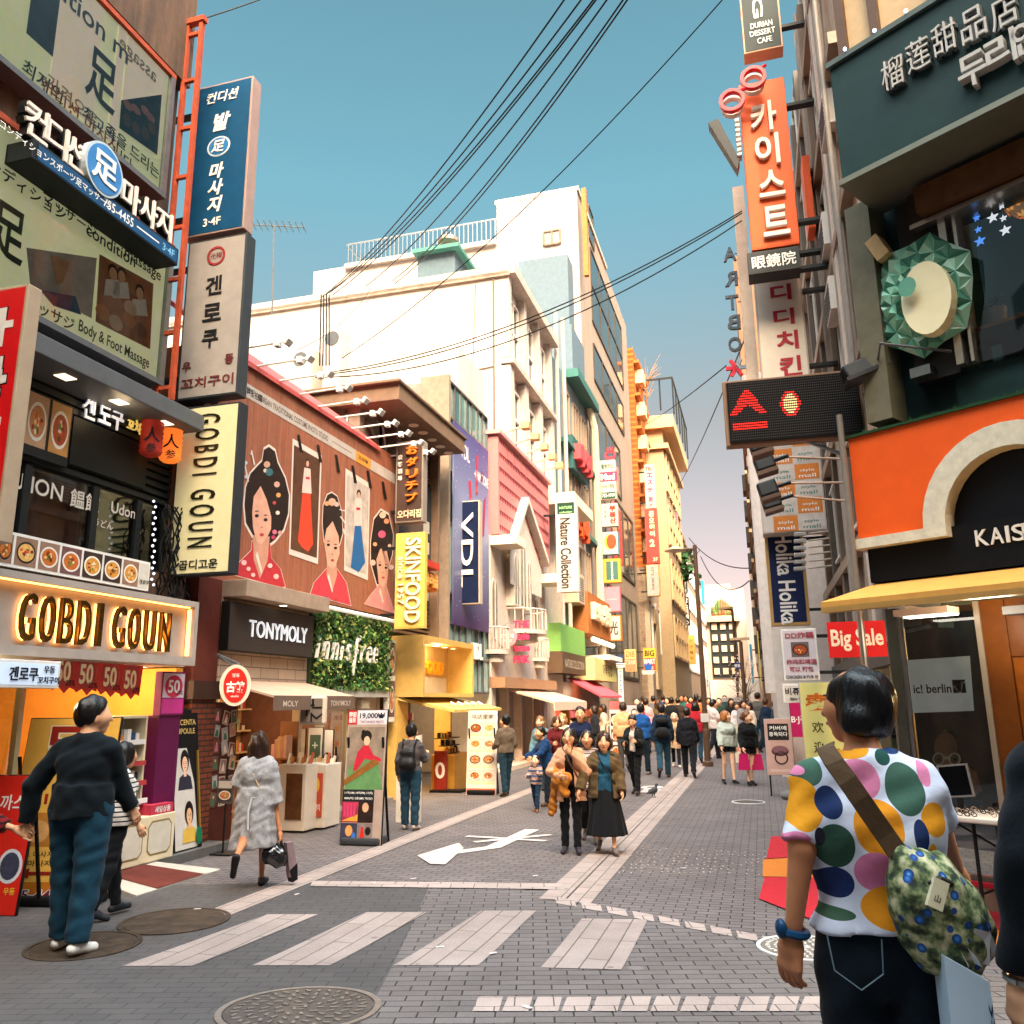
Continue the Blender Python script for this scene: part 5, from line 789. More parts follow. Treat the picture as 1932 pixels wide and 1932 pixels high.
# ------------------------------------------------------------------ tower behind, grey building, and the rest of the left row
def build_G():
 f=LF;t=thing('tower_building','tall cream tower with terrace railing and large dark street windows','building',f.p(38,0,0));WT=streaks('b8aba1','9c8e80',.8,1,.2,.55,.95,.1);s0,s1=29.7,47.2;zt=28.75;o0=-.3
 sp=f.s(937,400);pf=Fr(*(f.p(s0,0,0)[:2]),STREET+90);xw0=pf.s(937,380);xt0=pf.s(668,500);zt_low=pf.z(800,478)
 part(t,'wall',f,[(s0,s1,0,zt_low,-16,o0),(s0,s0+9,zt_low,zt,xw0,o0-.001)],WT);part(t,'side_wall',f,[(s0-.02,s0+9,zt,zt+.25,xw0-.1,o0+.1)],C('c4b4a4',.7))
 part(t,'street_front',f,(s0+.02,s1,0,zt-.05,o0-.02,o0+.012),streaks('a08d7c','8c7a6a',.7,1,.3,.4,.8,.1));zl=pf.z(670,540);part(t,'terrace',f,[(s0-.25,s0+2,zt_low-.25,zt_low+.02,xt0-.5,xw0)],C('c8b8a8',.7))
 b=MB();n=34;zr=zt_low+1.25
 for i in range(n+1):o=xt0-.3+(xw0-xt0+.25)*i/n;b.box(f,s0-.15,s0-.09,zt_low,zr,o-.03,o+.03,METAL)
 b.box(f,s0-.16,s0-.08,zr,zr+.07,xt0-.4,xw0,METAL);b.box(f,s0-.16,s0+2,zr,zr+.07,xt0-.45,xt0-.38,METAL);b.build('railing',t)
 for(x,y,x2,y2)in((1237,345,1338,408),(1245,705,1348,768)):a=pf.px(*ZW(x,y));c=pf.px(*ZW(x2,y2));window(t,Fr(*(pf.p(0,0,.05)[:2]),pf.az),a[0],c[0],c[1],a[1],0,2,1,C('7a6a5a'),C('9a9a90',.2,.3),.1,.08)
 b=MB();g=pf;a=pf.px(*ZW(1478,90));c=pf.px(*ZW(1490,610));b.box(pf,a[0]-.12,a[0]+.12,c[1],a[1],0,.25,C('b06a30',.5,.2));b.build('drain_pipe',t)
 GL=C('3c4a4c',.07,.35,sc=.6,spec=.8);FM=C('4a4238',.5)
 def facw(pts,nx,ny):
  S0=(f.s(*ZW(*pts[0]))+f.s(*ZW(*pts[3])))/2;S1=(f.s(*ZW(*pts[1]))+f.s(*ZW(*pts[2])))/2;Z1=(f.z(*ZW(*pts[0]))+f.z(*ZW(*pts[1])))/2;Z0=(f.z(*ZW(*pts[3]))+f.z(*ZW(*pts[2])))/2;window(t,f,S0,S1,Z0,Z1,o0+.015,nx,ny,FM,GL,.12,.06)
 facw([(1540,490),(1722,870),(1728,1220),(1560,930)],4,2);facw([(1560,1040),(1730,1340),(1740,1530),(1570,1250)],4,1);facw([(1530,190),(1558,240),(1560,430),(1535,380)],1,1)
 for z0,z1 in((9.4,13.6),(3.2,8.0)):window(t,f,s0+5,s1-1.5,z0,z1,o0+.015,5,1,FM,GL,.15,.06)
 window(t,f,s0+1.2,s1-6,14.2,17.4,o0+.015,4,1,FM,GL,.12,.06)
 # rooftop cabin and flue on the white building
 p=at(830,490,29);q0=blade(830,490,29.0);zb=q0.z(825,548);z1=q0.z(825,478);b=MB();b.box(q0,q0.s(788,490),q0.s(858,490),zb-.5,z1,-2.5,0,C('586a74',.7,.15));st=thing('roof_cabin','slate grey rooftop cabin with green eave and short flue','cabin',q0.p(0,zb-.5,-1));b.build('wall',st);b=MB();b.box(q0,q0.s(783,480),q0.s(870,480),z1,z1+.15,-2.7,.3,C('4a8074',.5));b.build('roof',st);b=MB();g=q0.sub(q0.s(832,470),0,-.8);b.lathe(g,[(.22,z1+.1),(.22,z1+.75),(.42,z1+.85),(.42,z1+1.0),(.1,z1+1.05)],C('a08878',.4,.2,.5),12);b.build('flue',st)
 # grey-blue building
 t3=thing('slate_building','narrow slate blue building with pipes, shutters and stepped signs','building',f.p(26,0,0));SL=streaks('6f8088','5f7077',.7,1.5,.3,.4,.8,.1);a0,a1=21.7,29.6;zt=16.0;part(t3,'wall',f,(a0,a1,0,zt,-12,-.1),SL)
 part(t3,'stair_tower',f,[(28.2,29.5,zt,24.2,-3.2,-.6),(26.5,29.5,zt,19.5,-2.4,-.15)],C('5f707b',.7,.12));part(t3,'eave',f,(24.5,29.6,zt,zt+.4,-.1,.5),C('3a6a64',.5));b=MB()
 for i,o in enumerate((.08,.22)):b.bar(f.p(22.0+i*.7,2.6,o),f.p(22.0+i*.7,18.0,o),.09,C('a89e94',.4),8)
 b.build('pipe',t3);b=MB();b.tube([f.p(29.2,3,.3),f.p(29.2,15,.3),f.p(28.8,17.5,-.2)],.2,C('b8a890',.5),8);b.build('duct',t3)
 FW=C('94806e',.6)
 for z0,z1 in((13.0,15.2),(9.6,11.8),(6.6,8.6)):
  for a in(23.7,25.7,27.6):window(t3,f,a,a+1.1,z0,z1,-.1,2,1,FW,C('4a4c4a',.1,.3),.07,.1)
  part(t3,'sill',f,(22.9,29.4,z0-.5,z0-.3,-.1,.3),C('3d6e68',.5))
 f3=f
 for(s,z,txt,c,bg,lab)in((25.6,12.4,'마사지','d04a50','2f5a58','small green facade sign with red and white cut letters high on slate building'),(24.6,9.1,'대박','d8542c','c8b8a8','facade sign with orange and blue relief letters on slate building')):
  st=thing('facade_sign',lab,'sign',f.p(s,z,0));b=MB();b.box(f,s-1.6,s+1.6,z-.75,z+.75,0,.25,C(bg,.5));b.build('cabinet',st);b=MB();b.text(f,txt,s,z,1.0,.25,C(c,.4),w=2.6,d=.3,bold=.06);b.build('lettering',st)
 st=thing('air_conditioner','wall mounted air conditioner outdoor unit beside lower shutters of slate building','air conditioner',f.p(23.2,6.2,.3));b=MB();b.box(f,22.6,23.9,5.7,6.9,.0,.6,C('c0a890',.5));b.build('case',st,bev=.02);b=MB();[b.box(f,22.75,23.7,5.8+i*.09,5.84+i*.09,.6,.61,GREYM)for i in range(11)];b.build('grille',st)
 # shops below
 t4=thing('cosmetics_shop','low cosmetics shop with light green fascia and pink awning','shop front',f.p(24,0,0));part(t4,'wall',f,[(18.95,21.65,0,6.4,-3,.1)],C('b8a694',.65,.15));b=MB();b.box(f,19.2,23.6,3.6,4.6,.1,.6,C('78a858',.5,.1));b.build('fascia',t4);b=MB();b.box(f,19.2,23.4,2.85,3.6,.1,.65,C('5a4636',.5,.1));b.text(f,'NATURE COLLECTION',21.3,3.2,.3,.655,C('b8a890'),w=3.4,d=0);b.build('name_board',t4);part(t4,'canopy',f,[(18.95,22.5,8.9,9.3,-.5,1.3)],C('d8c4ac',.6));
 for i in range(4):dl(t4,f,19.4+i*.7,8.9,.7,.1,LAMPC)
 PA=C('c8505c',.8,.15);P=[f.p(21.5,2.75,.3),f.p(26.6,2.75,.3),f.p(26.9,2.05,1.5),f.p(21.9,2.05,1.5)];b=MB();b.add(P+[p-Vector((0,0,.07))for p in P],[(3,2,1,0),(4,5,6,7),(0,1,5,4),(2,3,7,6),(0,4,7,3),(1,2,6,5)],PA);b.build('awning',t4)
 b=MB();b.box(f,19.3,29.4,.1,2.6,.0,.06,C('6a3c2a',.5,.4,sc=2));b.build('shop_opening',t4);b=MB();rn=random.Random(2)
 for i in range(80):s=rn.uniform(20,29);z=rn.choice([.2,.55,.9,1.25]);b.box(f,s,s+.25,z,z+rn.uniform(.15,.3),.1,.5,C(rn.choice(['e0c8a8','c84a3a','d8a84a','8a9a5a','e8e0d0','b85a6a','d07a4a'])))
 o_=b.build('goods',t4);o_['kind']='stuff';plight(f.p(24,2.2,.8),60,par=t4)
 b=MB();b.box(f,18.9,19.1,.3,1.95,.6,.9,C('d8822c',.5,.05));single(b,'orange_poster','orange poster board of a round cushion compact beside the pink awning','poster')
 t5=thing('timber_fascia_shop','shop front with brown timber fascia and a row of bulbs below slate building','shop front',f.p(26,2.7,0));b=MB();b.box(f,24.0,29.4,4.6,6.3,.0,.7,C('9a5c30',.6,.2));b.build('fascia',t5);b=MB();b.text(f,'1965 명동',26.6,5.6,.9,.7,C('e0c8a8'),w=4,d=.2,bold=.05);b.build('lettering',t5);
 for i in range(9):b=MB();b.sph(f.p(24.4+i*.6,4.35,.8),.11,C('ffe0b0',.3,0,em=2),8,6);b.build('bulb',t5)
 b=MB();b.box(f,24.0,29.4,2.7,3.6,.0,.9,C('c8c080',.5));b.box(f,26.2,29.4,3.6,3.8,.0,1.2,WHT);b.text(f,'어묵 김밥',27,3.15,.5,.905,C('5a3a28'),w=2.4,d=0);b.build('lower_fascia',t5)
build_G()
def far_left():
 f=LF
 t=thing('orange_brick_building','slim orange brick building with air conditioning units on its edge','building',f.p(50,0,0));OB=bricky('orange brick','c8702c','b55f24','8a4a20',STREET,.5,.2,.03,bump=.2);part(t,'wall',f,(47.3,52.6,0,27,-8,.1),OB)
 for i in range(8):z=7+i*2.5;part(t,'air_unit',f,(48.0,49.3,z,z+1.0,.1,.7),C('d8b890',.5));part(t,'balcony_slab',f,(47.3,52.4,z+1.3,z+1.5,.1,.5),C('b8682c',.6))
 t=thing('cream_cornice_building','cream building with heavy cornice and roof terrace in the middle of left row','building',f.p(62,0,0));CRM=C('b09878',.7,.12);zt=f.z(1254,822,1.4);f=f.sub(0,0,1.4);part(t,'wall',f,(53,66,0,zt,-12,.0),CRM);part(t,'cornice',f,[(52.5,66.4,zt,zt+1.0,-12,.9),(52.7,66.2,zt-1.6,zt-1.2,-8,.4)],C('cda77c',.6));b=MB()
 for i in range(6):b.bar(f.p(52.6+i*2.6,zt+1.0,1.0),f.p(52.6+i*2.6,zt+4,1.0),.06,DARKM)
 b.box(f,52.6,66,zt+3.9,zt+4.05,.95,1.05,DARKM);b.box(f,52.5,52.6,zt+3.9,zt+4.05,-5,1.05,DARKM)
 for i in range(3):b.bar(f.p(52.6,zt+1.4,-4+i*2),f.p(52.6,zt+4,-4+i*2),.06,DARKM)
 b.build('railing',t)
 for j in range(4):
  for i in range(5):window(t,f,53.6+i*2.4,55.2+i*2.4,5+j*4.2,8+j*4.2,0,1,2,C('c8a880'),DGLASS,.2,.15)
 b=MB();rn=random.Random(3);c=f.p(53.8,zt+1.4,-1.2);tr=thing('potted_tree','bare young tree on the cream building roof terrace','tree',c);b.tube([c,c+Vector((0,0,1.6)),c+Vector((.1,.1,3.0))],[.12,.09,.05],C('7a5c44',.8));b.build('trunk',tr);b=MB()
 for i in range(46):p=c+Vector((0,0,rn.uniform(1.2,3)));q=p+Vector((rn.uniform(-1.4,1.4),rn.uniform(-1.2,1.2),rn.uniform(.8,2.6)));b.tube([p,(p+q)/2+Vector((0,0,.15)),q],[.04,.03,.015],C('8a6a50',.8),4)
 b.build('twigs',tr);f=LF
 def low(name,lab,a,b_,zt,o,m,wn=(0,0),gm=DGLASS,ww=1.4,fm=WHT):
  t=thing(name,lab,'building',f.p((a+b_)/2,0,0));part(t,'wall',f,(a,b_,0,zt,-10,o),m);part(t,'parapet',f,(a-.1,b_+.1,zt,zt+.4,-10,o+.2),C('8a7a6a',.7))
  for j in range(wn[1]):
   for i in range(wn[0]):d=(b_-a)/wn[0];window(t,f,a+d*(i+.2),a+d*(i+.8),5+j*(zt-5)/max(1,wn[1]),5+(j+.62)*(zt-5)/max(1,wn[1]),o,1,1,fm,gm,.2,.12)
  return t
 low('white_arch_building','low white building with an arched window right of tower',47.3,56,10.4,.45,C('b4a490',.7,.12),(3,1));t=thing('arched_portal','tall arched recess in the low white building','portal',f.p(50,2,.5));b=MB();s=50.2;P=[(s-1.2,2.6),(s+1.2,2.6)]+[(s+1.2*math.cos(rad(a)),7+1.6*math.sin(rad(a)))for a in range(0,181,15)];b.prism(f,P,.44,.6,C('c8b096'));b.build('frame',t);b=MB();b.poly(f,[(s+(x-s)*.8,2.7+(z-2.7)*.94)for x,z in P],.604,DGLASS);b.build('pane',t)
 low('dark_building','dark charcoal coffee building with plants on upper floor',56.2,68,16.5,1.0,C('2c2626',.6,.2),(3,2),DGLASS,fm=DARKM)
 st=thing('climbing_plant','dark green climbing plant on the charcoal coffee building','plant',f.p(70,15,1));b=MB();rn=random.Random(2);lf=[C(h,.6,.2)for h in('2a4a2a','3a6a3a','1f3a22')];ff=blade(1267,1065,72)
 for i in range(900):s,z=rn.gauss(ff.s(1266,1065),.9),rn.uniform(ff.z(1266,1095),ff.z(1266,1040));p=ff.p(s,z,rn.uniform(-.8,.3));r=.22;d=Vector((rn.gauss(0,1),rn.gauss(0,1),rn.gauss(0,1))).normalized();a=d.orthogonal().normalized();q=d.cross(a);b.add([p-a*r,p+q*r,p+a*r,p-q*r],[(0,1,2,3)],rn.choice(lf))
 b.build('foliage',st)
 low('grey_building','grey middle distance building past the coffee sign',68.5,84,19,.2,C('8d8078',.7,.2),(5,3));low('tan_building','tan far building of the left row with dark window bands',84.5,100,19,.1,C('b09880',.7,.2),(5,4));low('pale_building','pale last building of the left row before street end',100.5,128,19,-.4,C('a89684',.7,.2),(8,5))
 t=thing('street_end_building','pale office block with dark windowed front closing the street','building',at(1375,1325,135));ff=blade(1375,1300,135);r=ff.rect(1322,1128,1418,1330);PB=C('c0aa98',.75,.12)
 part(t,'wall',ff,[(r[0]-3,r[1],-1,ff.z(1375,1168),-14,0),(r[0]-.5,r[1],ff.z(1375,1168),ff.z(1375,1108),-14,-2),(r[0]-.5,r[0]+4.6,ff.z(1375,1108),ff.z(1375,1097),-10,-3)],PB);s0,s1,z0,z1=ff.rect(1339,1174,1396,1278,.3);part(t,'dark_front',ff,(s0,s1,z0,z1,0,.3),C('2c3032',.3,.2));part(t,'ledge',ff,(s0-.6,s1+.6,z1,z1+.9,0,1.2),C('d0a888',.6))
 for j in range(5):
  for i in range(3):w=(s1-s0)/3;zz=z0+(z1-z0)*(j+.3)/5;a=s0+w*(i+.18);b=MB();b.box(ff,a,a+w*.6,zz,zz+(z1-z0)*.11,.3,.55,C('c8b49c'));b.build('window',t)
 b=MB();rn=random.Random(2)
 for i in range(60):s=rn.uniform(s0+.5,s1-.5);z=z1+.9;h=rn.uniform(.4,2.0)*(1.6-abs(s-(s0+s1)/2)/(s1-s0)*2);b.sph(ff.p(s,z+h*.5,.3+rn.uniform(-.4,.4)),(.35,.35,h*.5),C(rn.choice(['5a6a3a','7a6a4a','8a5a3a']),.8),6,4)
 b.build('roof_plants',t)
 b=MB();b.box(ff,s0-.5,s1+3,1.6,ff.z(1375,1283),.3,1.5,C('c8c0b8',.5));b.build('shop_fascia',t)
 # signs of the middle distance
 W=C('b8aea6',.45,.05);S=dict(group='signs along the left row')
 bsign('blade_sign','pale grey vertical blade sign with dark sideways serif words and green emblem',(1047,943,1092,1117),28.5,.3,C('b3a8a2',.5,.08),C('b8aca4',.5),[('Nature Collection',.46,.42,.5,C('2a2a28'),dict(rot=-90,w=.76,bold=.02)),('NATURE',.5,.915,.03,C('9ad890'),dict(w=.6)),('collection',.5,.865,.02,C('9ad890'),dict(w=.6))],deco=lambda b,f,s0,s1,z0,z1,o:b.rect(f,s0+.1*(s1-s0),s1-.1*(s1-s0),z0+.845*(z1-z0),z0+.97*(z1-z0),o-.003,C('1f3a2a',.4)),**S)
 y=43
 bsign('spa_sign','stacked spa sign in green, pink and white with phone number',(1131,868,1163,942),y,.4,W,C('c8b0a0'),[('황토머드',.5,.84,.13,C('2a5a4a'),dict(w=.8,bold=.03)),('Mud',.5,.57,.16,INKW,dict(w=.9,bold=.04)),('사우나찜질',.5,.33,.11,C('2a5a4a'),dict(w=.8)),('752-1919',.5,.1,.09,INKW,dict(w=.8))],deco=lambda b,f,s0,s1,z0,z1,o:(b.rect(f,s0-.1,s1+.1,z0+.45*(z1-z0),z0+.7*(z1-z0),o-.002,C('c83a5c')),b.rect(f,s0+.04,s1-.04,z0+.02,z0+.18*(z1-z0),o-.002,C('1f4a3c'))),**S)
 ff=blade(1151,854,y);z=ff.z(1151,866);b=MB();b.ell(ff,0,z+.15,.28,.14,.0,C('c8384a'),16,180,360);b.ring(ff,0,z+.2,.2,.29,-.06,.02,C('c8384a'),20,1.0);
 for q in(-.13,0,.13):b.tube([ff.p(q,z+.3,.03),ff.p(q+.05,z+.42,.03),ff.p(q-.03,z+.52,.03),ff.p(q+.03,z+.64,.03)],.03,C('c8384a'),5)
 tag(b.build('hot_spring_emblem'),'red steaming bath emblem on top of the stacked spa sign','emblem')
 bsign('blade_sign','white sign with red Korean letters below the spa sign',(1134,950,1166,993),y,.4,W,C('c8b0a0'),[('부흥산',.7,.5,.25,C('c83a28'),dict(v=(.92,.1),w=.4,bold=.05)),('인력관',.24,.6,.1,C('2a4a3c'),dict(v=(.92,.35)))],**S)
 bsign('blade_sign','white sign with orange sun disc print over green sign',(1135,1003,1167,1046),y,.4,W,C('5a8aa0'),[],deco=lambda b,f,s0,s1,z0,z1,o:(b.ell(f,s0+.45*(s1-s0),z0+.55*(z1-z0),.3*(s1-s0),.32*(z1-z0),o,C('d8a03a')),b.ell(f,s0+.6*(s1-s0),z0+.56*(z1-z0),.3*(s1-s0),.32*(z1-z0),o+.01,C('d8482c'))),**S)
 bsign('blade_sign','green sign in yellow frame with white sideways words',(1138,1054,1172,1099),y,.4,C('3f6660',.5),C('c89a3c'),[('ROMANCING',.5,.5,.12,INKW,dict(rot=-90,w=.8))],fw=.14,**S)
 bsign('blade_sign','flat pink blade sign with faint pale word',(1138,1107,1171,1154),y,.4,C('d87a8a',.5),C('c86a7a'),[('innisfree',.5,.5,.06,C('e8b8b8'),dict(w=.6))],**S)
 bsign('blade_sign','white blade sign with one big black character for light',(1143,1161,1173,1209),y,.4,W,C('c8702c'),[('光',.48,.5,.55,C('3a342a'),dict(w=.62,bold=.02))],fw=.06,**S)
 bsign('blade_sign','rounded white sign with orange sun disc beneath the bulbs',(1101,1166,1134,1221),38,.35,C('d8c4b0'),C('3a302a'),[('SAN JOSE',.5,.1,.05,C('b87a5a'),dict(w=.7))],deco=lambda b,f,s0,s1,z0,z1,o:(b.ell(f,s0+.45*(s1-s0),z0+.6*(z1-z0),.34*(s1-s0),.28*(z1-z0),o,C('dc9a3a')),b.ell(f,s0+.57*(s1-s0),z0+.61*(z1-z0),.32*(s1-s0),.27*(z1-z0),o+.01,C('d8542c'))),**S)
 y=56
 bsign('blade_sign','long pale pink blade sign with black and pink Japanese letters',(1215,876,1238,959),y,.5,C('d8a8a0',.5),C('d8b8a8'),[('TBC',.5,.9,.09,INK,dict(w=.8)),('エステ',.5,.6,.1,C('c8386a'),dict(v=(.84,.33),w=.6,bold=.04)),('足',.5,.2,.11,C('c8386a'),dict(bold=.04)),('炎',.5,.07,.07,INK)],**S)
 bsign('blade_sign','long coral red blade sign with cream letters and big number two',(1216,960,1244,1063),y,.5,C('d8423c',.5),C('d85a50'),[('준오헤어',.55,.7,.1,C('ecd8a8'),dict(v=(.97,.48),w=.42,bold=.05)),('2',.5,.37,.13,C('ecd8a8'),dict(w=.42,bold=.05)),('3F',.7,.07,.07,C('ecd8a8'))],**S)
 bsign('blade_sign','grey vertical sign with spaced dark sideways letters under the coral sign',(1219,1065,1245,1124),y,.5,C('a89e98',.5),C('d8a868'),[("IT'S SKIN",.5,.55,.2,C('4a4644'),dict(rot=-90,w=.7))],**S)
 bsign('blade_sign','yellow and red mart sign with capital letters',(1213,1223,1239,1266),50,.3,C('c8402c',.5),C('c8a83c'),[('BIG',.5,.78,.26,C('2a3a1c'),dict(w=.75,bold=.03)),('MART',.5,.42,.22,INKW,dict(w=.85,bold=.03)),('SALE',.5,.14,.12,INKW,dict(w=.5))],deco=lambda b,f,s0,s1,z0,z1,o:b.rect(f,s0,s1,z0+.57*(z1-z0),z1,o-.003,C('d8b03c')),**S)
 bsign('blade_sign','faded yellow and red mart sign seen from behind with mirrored letters',(1178,1225,1201,1267),47,.2,C('c87a5a',.5),C('c8a86c'),[('BIG',.5,.78,.26,C('6a5a3c'),dict(w=.75,flip=True)),('MART',.5,.42,.22,C('d8b8a0'),dict(w=.85,flip=True))],deco=lambda b,f,s0,s1,z0,z1,o:b.rect(f,s0,s1,z0+.57*(z1-z0),z1,o-.003,C('c8b070')),**S)
 for u,v,y,lab in((1166,1248,44,'blue trefoil shaped shop emblem beside mirrored mart sign'),(1223,1262,49.5,'blue trefoil shaped shop emblem below yellow mart sign')):
  ff=blade(u,v,y);z=ff.z(u,v);b=MB();BL=C('2458a8',.4)
  for a in(-38,0,38):P=[(.0,-.25),(.16,.05),(.0,.4),(-.16,.05)];c,s=math.cos(rad(a)),math.sin(rad(a));b.prism(ff,[(x*c+y_*s,z-x*s+y_*c)for x,y_ in P],-.1+.01*a/38,.02+.01*a/38,BL)
  for k in range(3):b.box(ff,-.34-.02*k,.34+.02*k,z-.3+k*.08,z-.26+k*.08,.04,.06,INKW)
  tag(b.build('trefoil_emblem'),lab,'emblem')
 bsign('blade_sign','narrow white vertical sign with sideways blue capitals next to mirrored mart sign',(1165,1255,1177,1325),44,.2,C('d8ccc0'),C('c8b8a8'),[('FAKERS',.5,.5,.5,C('3a5a9a'),dict(rot=-90,w=.7))],**S)
 bsign('blade_sign','black vertical blade sign with white sideways coffee words',(1260,1085,1281,1160),74,.5,C('14161a',.5),C('1c1c20'),[('HOLLYS',.5,.74,.36,INKW,dict(rot=-90,w=.36,bold=.03)),('☕',.5,.5,.3,C('c82c2c')),('COFFEE',.5,.26,.36,INKW,dict(rot=-90,w=.36,bold=.03))],**S)
 bsign('blade_sign','grey square sign with faint marks below black coffee sign',(1263,1160,1287,1183),74,.5,C('a89c94'),C('9a8c84'),[('시간',.6,.5,.3,C('5a504c'))],**S)
 bsign('blade_sign','black vertical sign with white stacked Korean letters, upper one',(1283,1063,1297,1119),80,.5,C('2c2a24'),C('3a3630'),[('올리브영뷰티샵점',.5,.5,.1,INKW,dict(v=(.98,.02),w=.5))],**S)
 bsign('blade_sign','black vertical sign with white stacked Korean letters, lower one',(1288,1126,1302,1180),80,.5,C('1c1a18'),C('3a3630'),[('맘스터치',.5,.5,.17,INKW,dict(v=(.97,.22),w=.66,bold=.04)),('◇',.5,.1,.14,INKW)],**S)
 bsign('blade_sign','pink film poster sign high on the far left row',(1261,956,1279,1000),70,.4,C('c84a6a'),C('d88a9a'),[('BABY ON',.5,.14,.1,INKW,dict(w=.7))],deco=lambda b,f,s0,s1,z0,z1,o:b.rect(f,s0+.2,s1-.2,z0+.3*(z1-z0),z1-.2,o,C('b07a5a',.5,.4,sc=3)),**S)
 bsign('blade_sign','tan vertical sign with dark handwriting in the far left row',(1296,1198,1313,1253),88,.4,C('c89a50'),C('b8803c'),[('산과목자',.5,.5,.12,C('5a3c1c'),dict(v=(.9,.1),w=.5))],**S)
 bsign('blade_sign','small red and white sign past the coffee sign',(1279,1184,1289,1198),76,.4,C('b82c2c'),C('c84a40'),[('F',.5,.5,.6,INKW)],**S)
 bsign('blade_sign','bright blue narrow sign beside the near lamp post',(1322,1095,1330,1140),100,.5,C('1f9ac8'),C('4ab0d0'),[],**S)
 bsign('blade_sign','blue and white tall banner sign right of lamp post',(1328,1225,1340,1320),96,.4,C('d8c8c8'),C('c8b8b8'),[('DOM',.5,.5,.3,C('3a5aa8'),dict(rot=-90,w=.5))],**S)
 b=MB();ff=blade(1206,1157,52);
far_left()
# ------------------------------------------------------------------ corner building on the right: dessert cafe above, spectacle shop below
RR=Fr(4.75,12.0,STREET+180)
def build_K():
 f=KF;GRN=C('12302f',.55,.2,sc=4);t=thing('cafe_building','dark green corner building with dessert cafe above spectacle shop','building',f.p(2,0,-.5));OLV=C('6a6450',.6,.2);CRM=C('c8aa84',.7,.12)
 part(t,'wall',f,[(-.1,9,8.3,11,-9,-.15),(-.1,9,4.6,5.0,-9,-.1),(-.1,.62,4.6,7.1,-1.2,-.1),(-.1,9,2.75,4.6,-9,.0),(6,9,0,2.75,-9,0),(-.1,9,4.6,8.3,-9,-3),(-.1,9,0,2.75,-9,-3.2)],GRN)
 part(t,'upper_wall',f,(-.1,9,8.42,11,-.15,-.02),CRM)
 part(t,'frame_strip',f,[(a,a+.1,8.42,11,-.02,.05)for a in(-.1,.28,.95,1.6,2.6)],C('5a4436',.5))
 part(t,'corner_trim',f,(-.14,.12,4.6,7.05,-.1,.25),OLV);part(t,'parapet',f,(-.2,9.1,11,11.4,-9,.1),CRM)
 o=.8;b=MB();b.box(f,.14,5,7.03,8.36,-.02,o,GRN);fb=b.build('fascia_box',t,bev=.01);b=MB();b.box(f,.12,5,6.97,7.03,-.02,o+.03,C('7a7a6c',.4,.1,.5));b.box(f,.12,5,8.36,8.42,-.02,o+.04,C('55605c',.4));b.build('trim',fb)
 for i in range(9):s=.35+i*.32;b=MB();b.sph(f.p(s,8.44,o+.05),.02,C('cfe6ff',.3,0,em=3),6,4);b.build('fairy_light',fb)
 st=thing('cafe_lettering','silver cut out Chinese and Korean letters on dark green fascia box','lettering',f.p(1.2,7.2,o));b=MB();LT=C('b8b4ae',.35,.1);LD=C('55585a',.4,.1)
 for ch,x,y in(('榴',1195,390),('莲',1335,290),('甜',1480,195),('品',1640,120),('店',1810,45)):
  s,z=f.px(*ZK(x,y),o+.1);b.text(f,ch,s,z,.34,o,LD,w=.225,d=.05,bold=.05);b.text(f,ch,s,z,.33,o+.05,LT,w=.215,d=.02,bold=-.002)
 for ch,x,y,w in(('두',1645,380,.25),('리',1800,275,.25),('안',1950,190,.25)):
  s,z=f.px(*ZK(x,y),o+.1);b.text(f,ch,s,z,.33,o,LT,w=w,d=.1,bold=.015)
 b.build('lettering',st)
 # cafe window
 s0=.78;w=thing('cafe_window','cafe window with dark interior, shelf, string lights and woven lamp','window',f.p(2,4.8,-.1));SM=C('b8b0a4',.25,.1,.8);b=MB();b.box(f,s0-.05,s0+.02,5.0,6.6,-.1,.1,SM);b.box(f,s0+.08,s0+.11,5.0,6.6,-.1,.08,SM);b.box(f,s0-.3,5,6.6,6.95,-.2,.12,C('3a2c20',.3,.4));b.box(f,s0-.3,5,6.55,6.6,-.2,.16,SM);b.build('frame',w);b=MB();b.rect(f,s0,5,5.0,6.55,-.02,glassy('cafe glass',(.8,.85,.85),.02));b.build('pane',w)
 part(t,'jamb',f,(.3,s0-.05,4.95,6.95,-.1,.02),C('2e2b2c',.5,.1));part(t,'awning_hood',f,(.62,5,6.62,6.9,.12,.3),C('5a3a20',.4,.3))
 b=MB();b.box(f,s0,5,5.35,5.39,-.6,-.08,C('b0783c',.5,.1));single(b,'cafe_shelf','thin wooden shelf behind the cafe window','shelf');q=f.sub(s0+.23,5.39,-.3);st=thing('potted_plant','small green plant in white printed bucket on the cafe shelf','plant',q.O);b=MB();b.lathe(q,[(.075,0),(.1,.21),(.09,.21),(.085,.17)],C('b8b0a8',.5),14);b.build('pot',st);b=MB();rn=random.Random(4);lf=C('1f5a3a',.6,.3)
 for i in range(90):p=q.p(0,.22,0)+Vector((rn.gauss(0,.045),rn.gauss(0,.045),rn.uniform(0,.11)));a=Vector((rn.gauss(0,1),rn.gauss(0,1),rn.gauss(0,1))).normalized()*.022;c=a.orthogonal().normalized()*.014;b.add([p-a,p+c,p+a,p-c],[(0,1,2,3)],lf)
 b.build('foliage',st)
 s,z=f.px(*ZK(1905,1070),-.35);g=f.sub(s+.05,z,-.35);st=thing('woven_lamp','glowing woven golden lamp hanging behind cafe window','lamp',g.O);b=MB();b.sph(g.O,(.2,.2,.24),C('e8a850',.5,.2,em=.6,sc=30),14,10);b.build('shade',st);b=MB()
